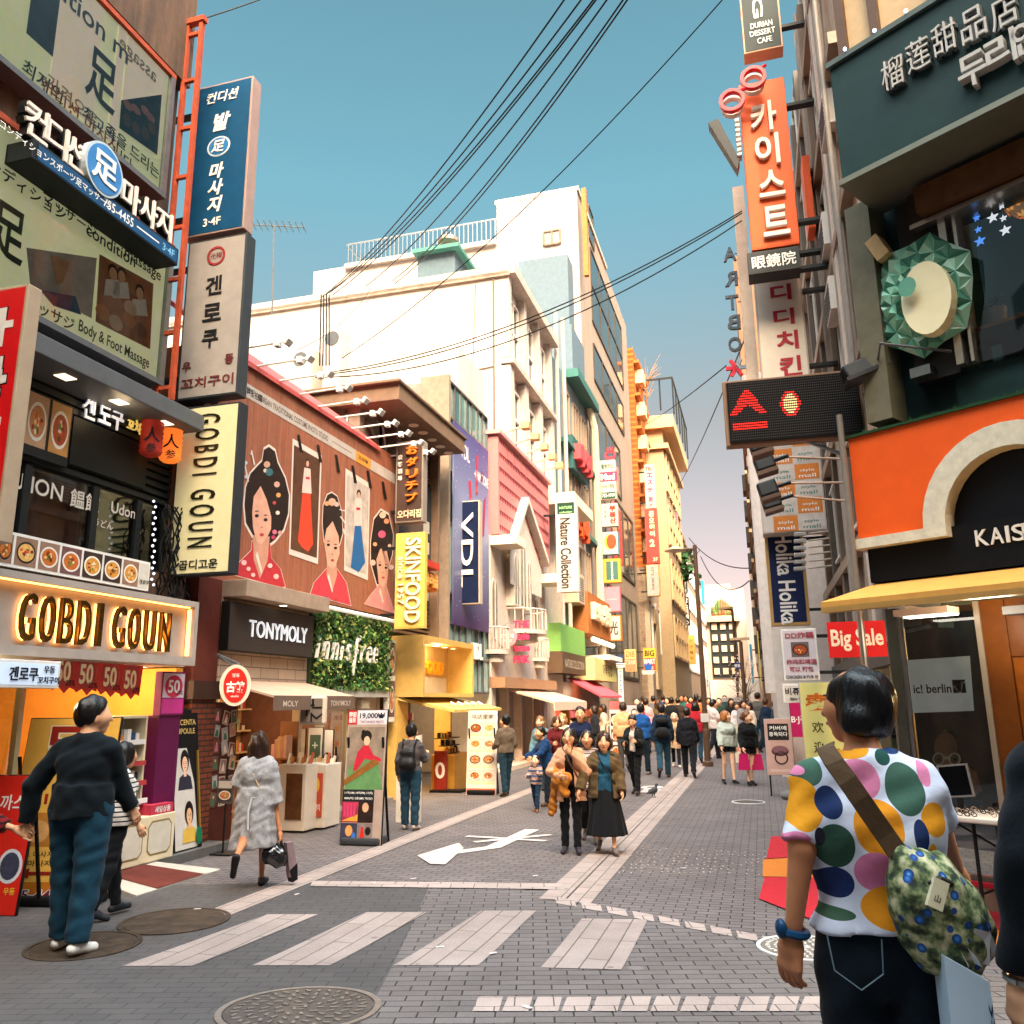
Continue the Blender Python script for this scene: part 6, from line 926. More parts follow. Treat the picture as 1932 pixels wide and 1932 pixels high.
 for j in range(6):
  for i in range(12):a=2*math.pi*(i+.5*(j%2))/12;r=.21*math.sin(rad(25+j*24));c=g.O+Vector((r*math.cos(a),r*math.sin(a),.24*math.cos(rad(25+j*24))));d=(c-g.O).normalized();u=Vector((0,0,1))-d*d.z;u.normalize();v=d.cross(u);b.add([c+u*.05,c+v*.05+d*.01,c-u*.06+d*.03,c-v*.05+d*.01],[(0,1,2,3)],C('d08a38',.5,.1,em=.15))
 b.build('scales',st);b=MB();b.bar(g.p(0,.22,0),g.p(0,1.2,0),.008,BLACK);b.build('cord',st)
 st=thing('star_garland','strings of small blue and white star lights in cafe window','garland',f.p(s0+.4,6.4,-.15));b=MB();rn=random.Random(3)
 for k,(x,y0,y1)in enumerate(((1690,1010,1330),(1760,900,1200),(1830,930,1270))):
  s,z0_=f.px(*ZK(x,y1),-.12);z1_=f.z(*ZK(x,y0-80),-.12);b.bar(f.p(s,z1_,-.12),f.p(s,z0_,-.12),.003,GREYM,4)
  for i in range(6):z=z0_+(z1_-z0_)*i/6;r=.035 if i else .055;c=C('5a9aff' if k==0 else 'e8e8f0',.3,0,em=1.0);b.prism(f,[(s+(r if j%2==0 else r*.4)*math.sin(j*math.pi/5),z+(r if j%2==0 else r*.4)*math.cos(j*math.pi/5))for j in range(10)],-.125,-.11,c)
 b.build('lights',st);plight(f.p(2.2,6.3,-1.2),12,(1,.7,.4),par=t)
 b=MB();b.box(f,s0+.3,5,4.98,5.3,-.5,-.1,C('14171a',.6,.2));single(b,'cafe_chair_back','dark woven chair back under the cafe shelf','chair')
 # faceted durian ornament (plain fruit, no face)
 s,z=f.px(1722,548,.3);st=thing('durian_ornament','big faceted green spiky fruit ornament with pale cut flesh on cafe wall','ornament',f.p(s,z,.1));b=MB();rn=random.Random(5);gs=[C(h,.5,.05)for h in('5f9a84','7fbba2','a0d2ba','bfe2cf','4c8470')];n=15;N_=2.1
 rings=[]
 for j,(rr,oo)in enumerate(((.68,.0),(.52,.07),(.33,.12),(.12,.16))):rings.append([(s+rr*.74*math.cos(2*math.pi*(i+.5*(j%2))/n)*(1.12 if(j==0 and i%2)else 1),z+rr*.86*math.sin(2*math.pi*(i+.5*(j%2))/n)*(1.12 if(j==0 and i%2)else 1),.1+oo+rn.uniform(-.02,.05))for i in range(n)])
 for j in range(3):
  for i in range(n):
   a,c=rings[j][i],rings[j][(i+1)%n];k=i if j%2==0 else(i+1)%n;d,e=rings[j+1][k],rings[j+1][(k+1)%n]
   for T_ in((a,c,d),(c,e,d)):
    m_=tuple(sum(x[q]for x in T_)/3 for q in range(3));ap=(m_[0],m_[1],m_[2]+.07)
    for q in range(3):b.add([f.p(*T_[q]),f.p(*T_[(q+1)%3]),f.p(*ap)],[(0,1,2)],rn.choice(gs))
 b.poly(f,[(x,y)for x,y,o_ in rings[3]],.42,gs[0]);b.build('husk',st);b=MB();b.disc(f,s+.13,z-.14,.24,.38,.2,.34,C('ece0b8',.5,.05),26);b.build('flesh',st,bev=.02);b=MB();g=Fl(f.p(s-.3,z+.6,.2),f.R*.9+f.Z*.4,f.Z*.9-f.R*.4);b.box(g,-.07,.07,-.12,.16,-.1,.1,C('c09a68',.5));b.build('stem',st)
 # orange arched sign
 st=thing('spectacle_shop_sign','orange shop sign with cream arch over black band and silver letters','sign',f.p(1,3,.2));OR=C('e0561a',.5,.06);o=.22;zs,zb,z0=4.5,3.42,2.98;cx=f.s(*ZO(1850,700),o);rx=cx-f.s(*ZO(1345,1010),o);rt=f.z(*ZO(1850,430),o)-zb;xl=-.38
 b=MB();k=18;A=[(cx-rx*math.cos(rad(180*i/k)),zb+rt*math.sin(rad(180*i/k)))for i in range(k+1)];e=cx+2*rx
 b.prism(f,[(xl,zb),(cx-rx,zb)]+A[1:-1]+[(cx+rx,zb),(e+.5,zb),(e+.5,zs),(xl,zs)],0,o,OR,C('d8c8b4'));b.build('panel',st);b=MB();q=.74;I=[(cx-rx*q*math.cos(rad(180*i/k)),zb+rt*q*math.sin(rad(180*i/k)))for i in range(k+1)]
 for i in range(k):b.prism(f,[A[i],I[i],I[i+1],A[i+1]],0,o+.08,C('cfc8b4',.5,.15,sc=12))
 b.box(f,xl-.03,cx-rx*q,zb-.1,zb,0,o+.08,C('cfc8b4',.5,.2,sc=12));b.build('arch',st);b=MB();b.prism(f,I,0,.1,C('0c1018',.4,.1));b.build('arch_recess',st);b=MB();b.box(f,xl+.06,e+.5,z0,zb-.1,0,.18,C('0c0e12',.4,.1));b.box(f,cx-rx*q,e+.5,zb-.1,zb,0,.178,C('0c0e12',.4,.1));b.build('band',st);b=MB()
 for ch,x in(('K',1675),('A',1765),('I',1832),('S',1900),('E',1965),('R',2025)):b.text(f,ch,f.s(*ZO(x,1100),.2),3.27,.15,.18,C('d8d4cc',.3,0),w=.03 if ch=='I' else .11,d=.02,bold=.01)
 b.build('lettering',st);b=MB();rn=random.Random(1);tf=[C(h,.9)for h in('1f3f24','2c5a30')]
 for i in range(1100):s=rn.uniform(xl-.05,3);p=f.p(s,zs,rn.uniform(-.05,o+.03));b.add([p+f.R*-.012,p+f.R*.012,p+Vector((rn.uniform(-.02,.02),rn.uniform(-.02,.02),rn.uniform(.03,.07)))],[(0,1,2)],tf[i%2])
 b.box(f,xl-.04,3.2,zs,zs+.025,0,o+.03,tf[0]);o_=b.build('turf_edging',st);o_['kind']='stuff'
 b=MB();P=[f.p(-.3,2.99,.05),f.p(4,2.99,.05),f.p(4,2.74,1.0),f.p(-.42,2.74,1.0)];b.add(P+[p-Vector((0,0,.05))for p in P],[(3,2,1,0),(4,5,6,7),(0,1,5,4),(2,3,7,6),(0,4,7,3),(1,2,6,5)],C('cc9448',.75,.1));st2=thing('shop_awning','tan yellow awning over spectacle shop window','awning',f.p(1,2.7,.5));b.build('canvas',st2);b=MB();b.box(f,-.42,4,2.64,2.69,.9,1.0,C('b08a50',.4,.1,.3));b.box(f,0,.5,2.6,2.66,.2,.45,C('d8c8b4'));b.box(f,.9,2,2.55,2.62,.1,.3,GREYM);b.build('rail',st2);b=MB();b.box(f,.05,.5,2.585,2.6,.22,.36,C('fff6e4',.4,0,em=5));b.build('tube_lamp',st2)
 b=MB();s=xl-.02;b.bar(f.p(s,0,o+.1),f.p(s,4.75,o+.1),.032,C('a09890',.3,.15,.6),12);b.build('pole',st2)
 # shop window and door
 st=thing('spectacle_shop','spectacle shop front with printed glass panel and amber lit interior','shop front',f.p(1,0,0));FR=C('5c6058',.3,.15,.6);s0,s1=-.17,.55;b=MB();b.box(f,s0-.12,s0-.02,0,2.72,-.1,.02,FR);b.box(f,s0-.02,s0+.02,0,2.72,-.06,.0,METAL);b.box(f,s1,s1+.05,0,2.72,-.1,.02,C('b0a898',.3,.1,.5));b.box(f,s0,s1,.2,.28,-.08,.0,FR);b.build('frame',st);b=MB();b.rect(f,s0,s1,.28,2.72,-.02,GLASS);b.build('pane',st)
 b=MB();b.box(f,s0,s1,.0,.2,-.1,.04,C('8a7a68',.4,.2));b.box(f,s0,4,.2,.24,.0,.05,C('b82838',.4));b.build('plinth',st)
 PQ=lambda x,y,oo=-.045:f.px(*ZQ(x,y),oo);b=MB();b.rect(f,s0+.03,s1,.5,2.7,-.05,C('2a3238',.3,.5,sc=3));q=[PQ(155,670),PQ(520,645),PQ(543,948),PQ(180,960)];b.poly(f,q,-.045,C('d8d4ce',.4,.1,em=.12));b.text(f,'ic! berlin',*PQ(312,825),.085,-.042,INK,w=.36,d=0,bold=.02);x0,z_=PQ(430,850);x1,z2=PQ(492,775);b.rect(f,x0,x1,z_,z2,-.042,INK)
 lw=x1-x0;lh=z2-z_;b.poly(f,[(x0,z_+.55*lh),(x0+.2*lw,z_+.55*lh),(x0+.45*lw,z_+.1*lh),(x0+.6*lw,z_+.1*lh),(x0+.7*lw,z_+.85*lh),(x1,z_+.85*lh),(x1,z_+.72*lh),(x0+.8*lw,z_+.72*lh),(x0+.68*lw,z_),(x0+.4*lw,z_),(x0+.16*lw,z_+.42*lh),(x0,z_+.42*lh)],-.04,INKW)
 GG=C('8a948c',.3,.3,sc=8)
 for L_ in([(140,400),(300,370),(330,385),(300,410),(150,430)],[(150,450),(250,430),(255,475),(155,490)],[(360,355),(435,345),(430,400),(355,400)],[(350,425),(435,420),(430,490),(345,488)],[(160,500),(300,470),(310,490),(170,520)],[(285,415),(320,405),(340,440),(310,460),(285,445)]):b.poly(f,[PQ(x,y)for x,y in L_],-.047,GG)
 b.poly(f,[PQ(x,y)for x,y in((275,640),(275,550),(300,500),(420,490),(450,540),(445,640))],-.049,C('2c3034',.3,.3,sc=6));SKN=C('b88a70',.5,.15,sc=10)
 def ee(cx_,cy_,rx_,ry_,oo,m):b.poly(f,[PQ(cx_+rx_*math.cos(i*.45),cy_+ry_*math.sin(i*.45))for i in range(14)],oo,m)
 ee(387,1150,65,85,-.044,SKN);ee(385,1230,58,60,-.0438,SKN);b.poly(f,[PQ(x,y)for x,y in((270,1260),(330,1270),(345,1330),(290,1330))],-.043,SKN);b.poly(f,[PQ(x,y)for x,y in((490,1240),(560,1290),(590,1390),(540,1420),(480,1370))],-.043,SKN);b.poly(f,[PQ(x,y)for x,y in((330,1430),(590,1440),(600,1530),(330,1530))],-.0445,C('3a6a8a',.4,.3,sc=8));b.build('printed_panel',st)
 for cx_ in(348,437):
  ee(cx_,1213,34,36,-.042,C('d8c8b0',.4));ee(cx_,1213,25,27,-.041,C('6a5a50',.3));ee(cx_+4,1215,9,8,-.04,INK)
 b.box(f,*sorted((PQ(378,1205)[0],PQ(408,1205)[0])),PQ(390,1212)[1],PQ(390,1200)[1],-.045,-.041,C('d8c8b0',.4));o_=b.build('printed_glasses',st)
 WD=C('6a3c14',.35,.35,sc=3);b=MB();b.box(f,s1+.05,s1+.26,0,2.72,-.14,.0,WD);b.box(f,s1+.26,4,2.2,2.72,-.14,-.02,WD);b.box(f,s1+.5,s1+.56,0,2.2,-.12,.0,DARKM);b.build('door_frame',st);b=MB();b.rect(f,s1+.56,4,.1,2.2,-.06,GLASS);b.build('door_pane',st);part(st,'inner_door',f,(s1+.26,s1+.5,.0,2.2,-.1,-.04),C('8a4e18',.3,.3,sc=5))
 b=MB();b.box(f,-.1,6,0,2.75,-3.2,-3.1,C('b07a38'));b.build('back_wall',st);plight(f.p(1.6,2.3,-1.0),420,(1,.66,.3),par=st);plight(f.p(.9,2.5,.55),26,(1,.84,.62),.2,par=st);b=MB();b.box(f,.9,3.2,2.6,2.66,-1.5,-.8,C('fff2d8',.4,0,em=5));b.build('ceiling_lamp',st);b=MB();rn=random.Random(3)
 for j in range(4):b.box(f,.9,4,.7+j*.42,.73+j*.42,-1.2,-.7,C('e0b878'));[b.box(f,.95+i*.2,1.09+i*.2,.73+j*.42,.78+j*.42,-.95,-.75,C(rn.choice(['1a1a1e','5a2a1a','2a3a5a'])))for i in range(14)]
 b.build('display_shelf',st)
build_K()
def led_board():
 f=blade(1497,770,8.75,103);r=f.rect(1366,722,1632,818);s0,s1,z0,z1=r;zc=(z0+z1)/2;st=thing('led_board','black dot matrix light board with red symbols above spectacle shop','sign',f.p(s0,z0,0));b=MB();b.box(f,s0-.02,s1+.02,z0-.02,z1+.02,-.16,-.02,C('8a6a54',.5,.1));b.build('cabinet',st,bev=.006);b=MB();b.box(f,s0+.02,s1-.01,z0+.01,z1-.01,-.03,0,C('0b0b0d',.35,0));b.build('face',st)
 b=MB();nx,ny=66,23;dx,dy=(s1-s0-.06)/nx,(z1-z0-.05)/ny;off=C('5a5658',.3,0);on=C('ff3028',.3,0,em=.9);yel=C('ffd898',.3,0,em=.9)
 for i in range(nx):
  for j in range(ny):
   s=s0+.04+dx*(i+.5);z=z0+.03+dy*(j+.5);q=dx*.2;m=off
   if j in(4,5,6)and 1<=i<=18:m=on
   a=j-10
   if 0<=a<=9 and abs(i-9)<=(9.5-a*.9)and(abs(i-9)>5.5-a*1.6 or a>3):m=on
   d=math.hypot(i-31,j-12.5)
   if d<5.2:m=on
   if d<3.8:m=yel
   if m is not off:q=dx*.36
   b.poly(f,[(s-q,z-q),(s+q,z-q),(s+q,z+q),(s-q,z+q)],.003,m)
 b.build('lamps',st);b=MB();b.bar(f.p(s1-.3,z1-.05,-.1),f.p(s1+.3,z1-.3,-.3),.025,METAL);b.bar(f.p(s1-.6,z0,-.1),f.p(s1+.1,z0-.35,-.1),.02,METAL);b.build('bracket',st)
 g=blade(1628,700,8.3,103);st=thing('floodlight','big black floodlight tilted over the end of dot matrix board','floodlight',g.p(0,5,0));z=g.z(1628,697);q=Fl(g.p(0,z,0),g.R*.93+g.Z*.33,g.Z*.93-g.R*.33);b=MB();b.hexa([q.p(s,zz,o)for s in(-.2,.2)for zz,k in((-.07,1),(.1,.6))for o in(-.14*k,.14*k)],BLACK);b.build('head',st,bev=.02);b=MB();b.box(q,-.23,.23,-.1,-.06,-.17,.17,C('3a3c3e',.4));b.build('rim',st);b=MB();a=KF.p(.45,5.05,.1);b.tube([g.p(.15,z,-.1),KF.p(.2,5.3,.5),KF.p(.7,5.15,.1)],.015,GREYM);b.box(KF,.3,.5,4.98,5.08,.02,.15,METAL);b.build('arm',st)
led_board()
# ------------------------------------------------------------------ right row
def build_R():
 f=RR.sub(0,0,-.55);Wp=C('bdb2a8',.6,.12);t=thing('sign_stacked_building','tall right hand building hung with stacked blade signs','building',f.p(-3,0,-1));part(t,'wall',f,[(-9.5,1.2,2.6,15.5,-9,-.02),(-9.5,1.2,0,2.6,-9,-2.5)],C('a89480',.7,.2));rn=random.Random(3)
 for i in range(5):s=-8.5+i*1.9;part(t,'pilaster',f,(s,s+.28,2.6,15.5,-.02,.12),C(rn.choice(['7a6a5c','c8b8a8','5a5048']),.6,.15))
 for j in range(5):part(t,'ledge',f,(-9.5,1.2,4.2+j*2.4,4.4+j*2.4,-.02,.14),C('8a7868',.6,.15));window(t,f,-6.4,-4.9,4.7+j*2.4,6.2+j*2.4,.0,2,1,C('c8c0b4'),DGLASS);window(t,f,-2.6,-1.1,4.7+j*2.4,6.2+j*2.4,.0,2,1,C('c8c0b4'),DGLASS)
 b=MB()
 for i,(s,o,r)in enumerate(((-.9,.1,.05),(-.5,.08,.04),(-2.8,.12,.06),(-3.3,.1,.05),(.3,.1,.05),(.7,.2,.04))):b.bar(f.p(s,2.8,o),f.p(s,15.5,o),r,C('8a8078',.5),8)
 b.build('pipe',t)
 for i,(s,z)in enumerate(((-1.5,8.2),(-1.5,9.4),(-4.0,7.0),(.2,10.5))):b=MB();b.box(f,s-.4,s+.4,z,z+.6,.0,.22,C('c8c0b8',.5));[b.box(f,s-.35,s+.35,z+.06+k*.08,z+.09+k*.08,.22,.23,GREYM)for k in range(6)];b.build('air_unit',t)
 # shops under the signs
 b=MB();b.box(f,-9.5,1.2,.0,2.55,-2.5,-2.4,C('6a4a34',.7,.3));b.build('back_wall',t);plight(f.p(-2,2.2,-1),40,par=t);plight(f.p(-6,2.2,-1),40,par=t)
 b=MB()
 for s in(-9,-6.5,-4.2,-2.0,-.2,.9):b.box(f,s-.05,s+.05,0,2.6,-.1,.05,C('4a4a46',.4,.1,.4))
 b.box(f,-9.5,1.2,2.3,2.6,-.1,.1,C('3a3a38',.5));b.build('shop_posts',t);b=MB()
 for i in range(150):s=rn.uniform(-8,1);z=rn.uniform(.3,2.1);b.box(f,s,s+rn.uniform(.06,.2),z,z+rn.uniform(.05,.25),-2.3,-.4-rn.random()*1.5,C(rn.choice(['d8c8b8','8a3a3a','2a3a4a','c89a5a','5a6a4a','e0d8d0','17181a']),.5))
 o_=b.build('goods',t);o_['kind']='stuff'
 t=thing('mall_building','white rounded mall building beyond stacked blade signs','building',f.p(-13,0,0));part(t,'wall',f,[(-22,-9.6,0,10.5,-8,1.45)],C('d0c4bc',.6,.12));b=MB();b.bar(f.p(-9.9,2,1.4),f.p(-9.9,10.5,1.4),.3,C('d0c4bc',.6,.12),16);b.build('rounded_corner',t)
 for i in range(12):z=3+i*.7;part(t,'vent_block',f,(-21.9,-20,z,z+.4,1.45,1.7),C('5a5450',.6))
 t=thing('brown_far_building','brown far building with jutting air units on the right row','building',f.p(-40,0,0));part(t,'wall',f,[(-60,-24,0,f.z(1410,905,1.6),-8,1.6)],C('7a5a44',.7,.2))
 for i in range(7):z=4+i*1.3;part(t,'air_unit',f,(-30,-28.6,z,z+.8,1.6,1.95),C('4c4844',.5));part(t,'ledge',f,(-58,-24,z+.95,z+1.1,1.6,1.8),C('a07a58',.6))
 t=thing('pale_far_building','pale far building behind lamp posts on the right row','building',f.p(-80,0,0));part(t,'wall',f,[(-128,-61,0,17,-10,1.9)],C('b8a090',.7,.2))
 for i in range(9):window(t,f,-125+i*7,-121+i*7,5,14,1.9,2,3,C('d8c0a8'),DGLASS,.2,.15)
 S=dict(group='signs along the right row',az=STREET+90)
 bsign('blade_sign','dark dessert cafe blade sign with pale capitals cut by top picture edge',(1379,-190,1479,97),13.4,.3,C('1a2625',.6,.1),C('b0886c',.5),[('KING',.44,.46,.26,C('c8d0cc'),dict(rot=-90,w=.5,bold=.02)),('DURIAN',.5,.164,.036,C('c8d0cc'),dict(w=.56)),('DESSERT',.51,.114,.036,C('c8d0cc'),dict(w=.64)),('CAFE',.55,.062,.036,C('c8d0cc'),dict(w=.38))],**S)
 OR=C('d8561c',.5,.06);bsign('blade_sign','orange vertical optician blade sign with large white Korean letters',(1392,150,1510,468),13.6,.4,OR,OR,[('카',.48,.765,.18,C('e8ddd0'),dict(w=.56,d=.08,bold=.02)),('이',.5,.563,.18,C('e8ddd0'),dict(w=.52,d=.08,bold=.02)),('스',.53,.36,.15,C('e8ddd0'),dict(w=.54,d=.08,bold=.02)),('트',.55,.14,.17,C('e8ddd0'),dict(w=.55,d=.08,bold=.02))],**S)
 bsign('blade_sign','black strip sign with three white Chinese characters under orange sign',(1409,470,1512,512),13.6,.4,C('24282a',.5),C('3a3a3a'),[('眼鏡院',.5,.5,.6,INKW,dict(w=.85))],**S)
 ff=blade(1402,168,13.3);st=thing('spectacle_emblem','giant red round spectacles frame tilted at top of orange sign','emblem',ff.p(0,12.5,0));b=MB();RDD=C('c01f30',.35,.05);k=13.3/FPX
 cs=[ff.px(1421,147),ff.px(1381,190)]
 for s,z in cs:b.ring(ff,s,z,.17,.23,-.06,.04,RDD,30)
 b.build('rims',st);b=MB();(sa,za),(sb,zb)=cs;b.bar(ff.p(sa-.12,za-.17,0),ff.p(sb+.12,zb+.17,0),.035,RDD,8);b.bar(ff.p(sa+.15,za+.17,0),ff.p(sa+.24,za+.22,0),.03,RDD,6);b.build('bridge',st)
 for s,z in cs:b=MB();b.ring(ff,s,z,.16,.2,-.24,-.12,C('c8c0b8'),24);b.build('rear_rim',st)
 bsign('orange_side_box','plain orange return box beside the orange optician sign',(1512,292,1540,430),14.2,.5,OR,OR,[],cat='sign',**S)
 st=thing('sign_lamps','dark louvred hood lamp at left of orange optician sign','lamp',ff.p(0,11,0));b=MB();g=blade(1370,262,13.4);z1_,z0_=g.z(1350,232),g.z(1392,322);b.prism(g,[(g.s(1337,240),z1_),(g.s(1355,230),z1_+.05),(g.s(1395,300),z0_+.2),(g.s(1392,330),z0_)],-.2,.05,DARKM);b.build('hood',st);b=MB();[b.box(g,g.s(1388,250),g.s(1396,250),z1_-.1-i*.1,z1_-.05-i*.1,-.1,.08,C('c8bcb0'))for i in range(8)];b.build('fins',st)
 bsign('blade_sign','cream vertical blade sign with rounded dark red Korean letters',(1421,518,1530,722),14.3,.35,C('cfc2b4',.5,.05),C('b0a498',.5),[('디',.55,.83,.15,C('9a2030'),dict(w=.44,bold=.03)),('디',.57,.6,.15,C('9a2030'),dict(w=.44,bold=.03)),('치',.6,.38,.17,C('9a2030'),dict(w=.46,bold=.03)),('킨',.62,.14,.18,C('9a2030'),dict(w=.46,bold=.03))],**S)
 st=thing('edge_panel','narrow beige upright panel edge carrying mirrored letters','panel',at(1400,700,15));g=blade(1402,540,15.0);b=MB();b.box(g,g.s(1396,540),g.s(1418,540),g.z(1402,722),g.z(1402,350),-.8,0,C('cbb4a0',.6,.15));b.build('panel',st)
 st=thing('mirror_letters','steel capital letters seen mirrored from behind with red asterisk in vertical row','lettering',g.p(-.3,6,0));b=MB();SM=C('3c4650',.4,.15,.3)
 for ch,u,v in(('A',1376,470),('R',1379,517),('T',1381,562),('B',1384,600),('O',1386,642)):s,z=g.px(u,v);b.text(g,ch,s,z,.3,-.25,SM,w=.25,d=.07,bold=.02,flip=True);b.bar(g.p(s+.1,z,-.22),g.p(g.s(1398,v),z,-.22),.01,DARKM)
 s,z=g.px(1388,686);
 for a in(0,60,120):q=Fl(g.p(s,z,-.25),g.R*math.cos(rad(a))+g.Z*math.sin(rad(a)),g.Z*math.cos(rad(a))-g.R*math.sin(rad(a)));b.box(q,-.19,.0,-.035,.035,0,.06,C('c8283c'));b.box(q,.0,.19,-.035,.035,0,.06,C('8a9aa8',.3,.1,.5)if a!=120 else C('c8283c'))
 b.bar(g.p(s+.1,z,-.22),g.p(g.s(1398,686),z,-.22),.01,DARKM);b.build('letters',st)
 def mall(b,f,s0,s1,z0,z1,o):
  w=(s1-s0);h=z1-z0;c=w*.38
  for j in range(6):
   for i in range(2):
    a=s0+w*.18+i*c*1.05;zz=z0+h*(.01+j*.165);org=(i+j)%2==0;b.rect(f,a,a+c,zz,zz+h*.15,o,C('d8823a',.5)if org else C('d0c4bc',.5));b.text(f,'style',a+c*.5,zz+h*.085,h*.035,o+.003,INKW if org else C('5a8a80'),w=c*.6,d=0);b.text(f,'mall',a+c*.5,zz+h*.035,h*.035,o+.003,INKW if org else C('5a8a80'),w=c*.7,d=0)
 bsign('mall_sign','white and orange chequered mall sign with repeated rounded lettering',(1424,812,1562,1004),18.6,.5,C('cfc3bb',.5,.05),C('c0b4ac'),[],deco=mall,**S)
 bsign('blade_sign','navy vertical blade sign in gold frame with white sideways words',(1440,988,1530,1180),19.2,.3,C('1a2448',.4,.1),C('c09a60',.4,.1,.3),[('Holika Holika',.48,.46,.44,INKW,dict(rot=-90,w=.9,bold=.02))],fw=.07,**S)
 for i,(x,y,x2,y2)in enumerate(((355,570,850,520),(385,685,860,650),(405,840,870,790),(425,915,875,900))):
  y_=9.6+i*.5;u,v=ZO(x,y);g=blade(u,v,y_);z=g.z(u,v);st=thing('floodlight','black hooded floodlight on long arm before mall sign, %s of four'%('topmost','second from top','third from top','lowest')[i],'floodlight',g.p(0,z,0),'hooded floodlights on arms');b=MB();q=Fl(g.p(0,z,0),g.R*.97+g.Z*.25,g.Z*.97-g.R*.25);b.hexa([q.p(s,zz,o)for s,k in((-.125,1),(.125,1))for zz,k2 in((-.08,1),(.13,.55))for o in(-.12*k2,.12*k2)],BLACK);b.build('hood',st,bev=.03);b=MB();b.box(q,-.125,.125,-.13,-.08,-.12,.12,C('6a5448',.5));b.build('lens',st);b=MB();u2,v2=ZO(x2,y2);e=at(u2,v2,y_-.1);b.bar(q.p(.1,.02,0),q.p(.3,.02,0),.025,DARKM);b.bar(q.p(.25,.02,0),e,.014,C('c8a890',.4));b.build('arm',st)
 for i in range(6):v=1008+i*13;g=blade(1512,v,18.4);z=g.z(1512,v);st=thing('sign_spotlight','small silver spotlight in the stack beside the navy sign','spotlight',g.p(0,z,0),'silver spotlights by the navy sign');b=MB();b.box(g,-.16,.1,z-.04,z+.04,-.06,.06,C('b8b4b0',.3,.1,.4));b.build('head',st,bev=.01);b=MB();b.bar(g.p(.15,z,0),g.p(1.0,z+.06,0),.02,C('b8a898'));b.build('arm',st)
 bsign('menu_sign','white fried chicken sign with red Chinese words and a plate photograph',(1472,1186,1548,1284),15.4,.15,C('c4bcc4',.5,.05),WHT,[('DD炸鶏',.52,.87,.13,C('a03a48'),dict(w=.8)),('炸鸡和啤酒',.52,.36,.1,C('a03a48'),dict(w=.84)),('可以 打包',.5,.22,.1,C('a03a48'),dict(w=.66)),('CHICKEN & PUB 2F',.5,.07,.06,C('2a3038'),dict(w=.9))],deco=lambda b,f,s0,s1,z0,z1,o:food(b,f,s0+.26*(s1-s0),s0+.76*(s1-s0),z0+.45*(z1-z0),z0+.74*(z1-z0),o,77,C('6a5a58')),**S)
 bsign('blade_sign','small white sign with black Korean letters under the chicken sign',(1476,1290,1530,1326),15.2,.15,C('c8c2bc',.5),WHT,[('비쥬',.35,.6,.4,INK),('Bijou H',.45,.2,.18,INK)],**S)
 bsign('sale_banner','bright red banner with white sale lettering behind steel pole',(1559,1172,1676,1240),10.8,.02,C('c81c24',.6,.06),C('b81820',.6),[('Big Sale',.5,.48,.62,C('ece2d4'),dict(w=.9,bold=.025,d=.002))],cat='banner',fw=.002,**S)
 bsign('blade_sign','blue and cyan narrow far sign on the right row',(1413,1215,1424,1290),45,.2,C('3a9ac0'),C('c8c0b8'),[('光明',.5,.5,.2,INKW,dict(w=.8))],**S)
 bsign('blade_sign','yellow upright far sign beside the navy sign foot',(1428,1190,1438,1300),30,.2,C('c8b858'),C('c8b8a8'),[],**S)
 bsign('street_name_sign','small dark blue street name plate on far lamp post',(1386,1250,1402,1262),38,.05,C('1f3a78'),C('1f3a78'),[('명동길',.5,.5,.5,INKW)],cat='street sign',fw=.01,group=None)
build_R()
def occluders():
# added blocks out of view round the camera, sized to shade the crossing
 t=thing('shade_block','tall office block behind the crossing that shades the paving','building',(0,-16,0));f=Fr(-26,-9,90);part(t,'wall',f,[(0,35.5,0,26.5,0,10)],C('b09a88',.7,.15))
 t2=thing('side_shade_block','lower shop block beside the tall office block behind crossing','building',(24,-16,0));part(t2,'wall',f,(35.6,66,0,22,0,10),C('a89484',.7,.15))
 g=Fr(9,-9,270);b=MB()
 for j in range(7):
  for i in range(12):b.box(g,2+i*3.5,4.2+i*3.5,2+j*3.2,4+j*3.2,0,.06,DGLASS)
 b.build('windows',t)
 t=thing('right_shade_block','shop block right of camera outside the picture','building',(14,-2,0));part(t,'wall',Fr(9,6,140),[(0,12,0,14,-9,-6)],C('a08a78',.7))
occluders()
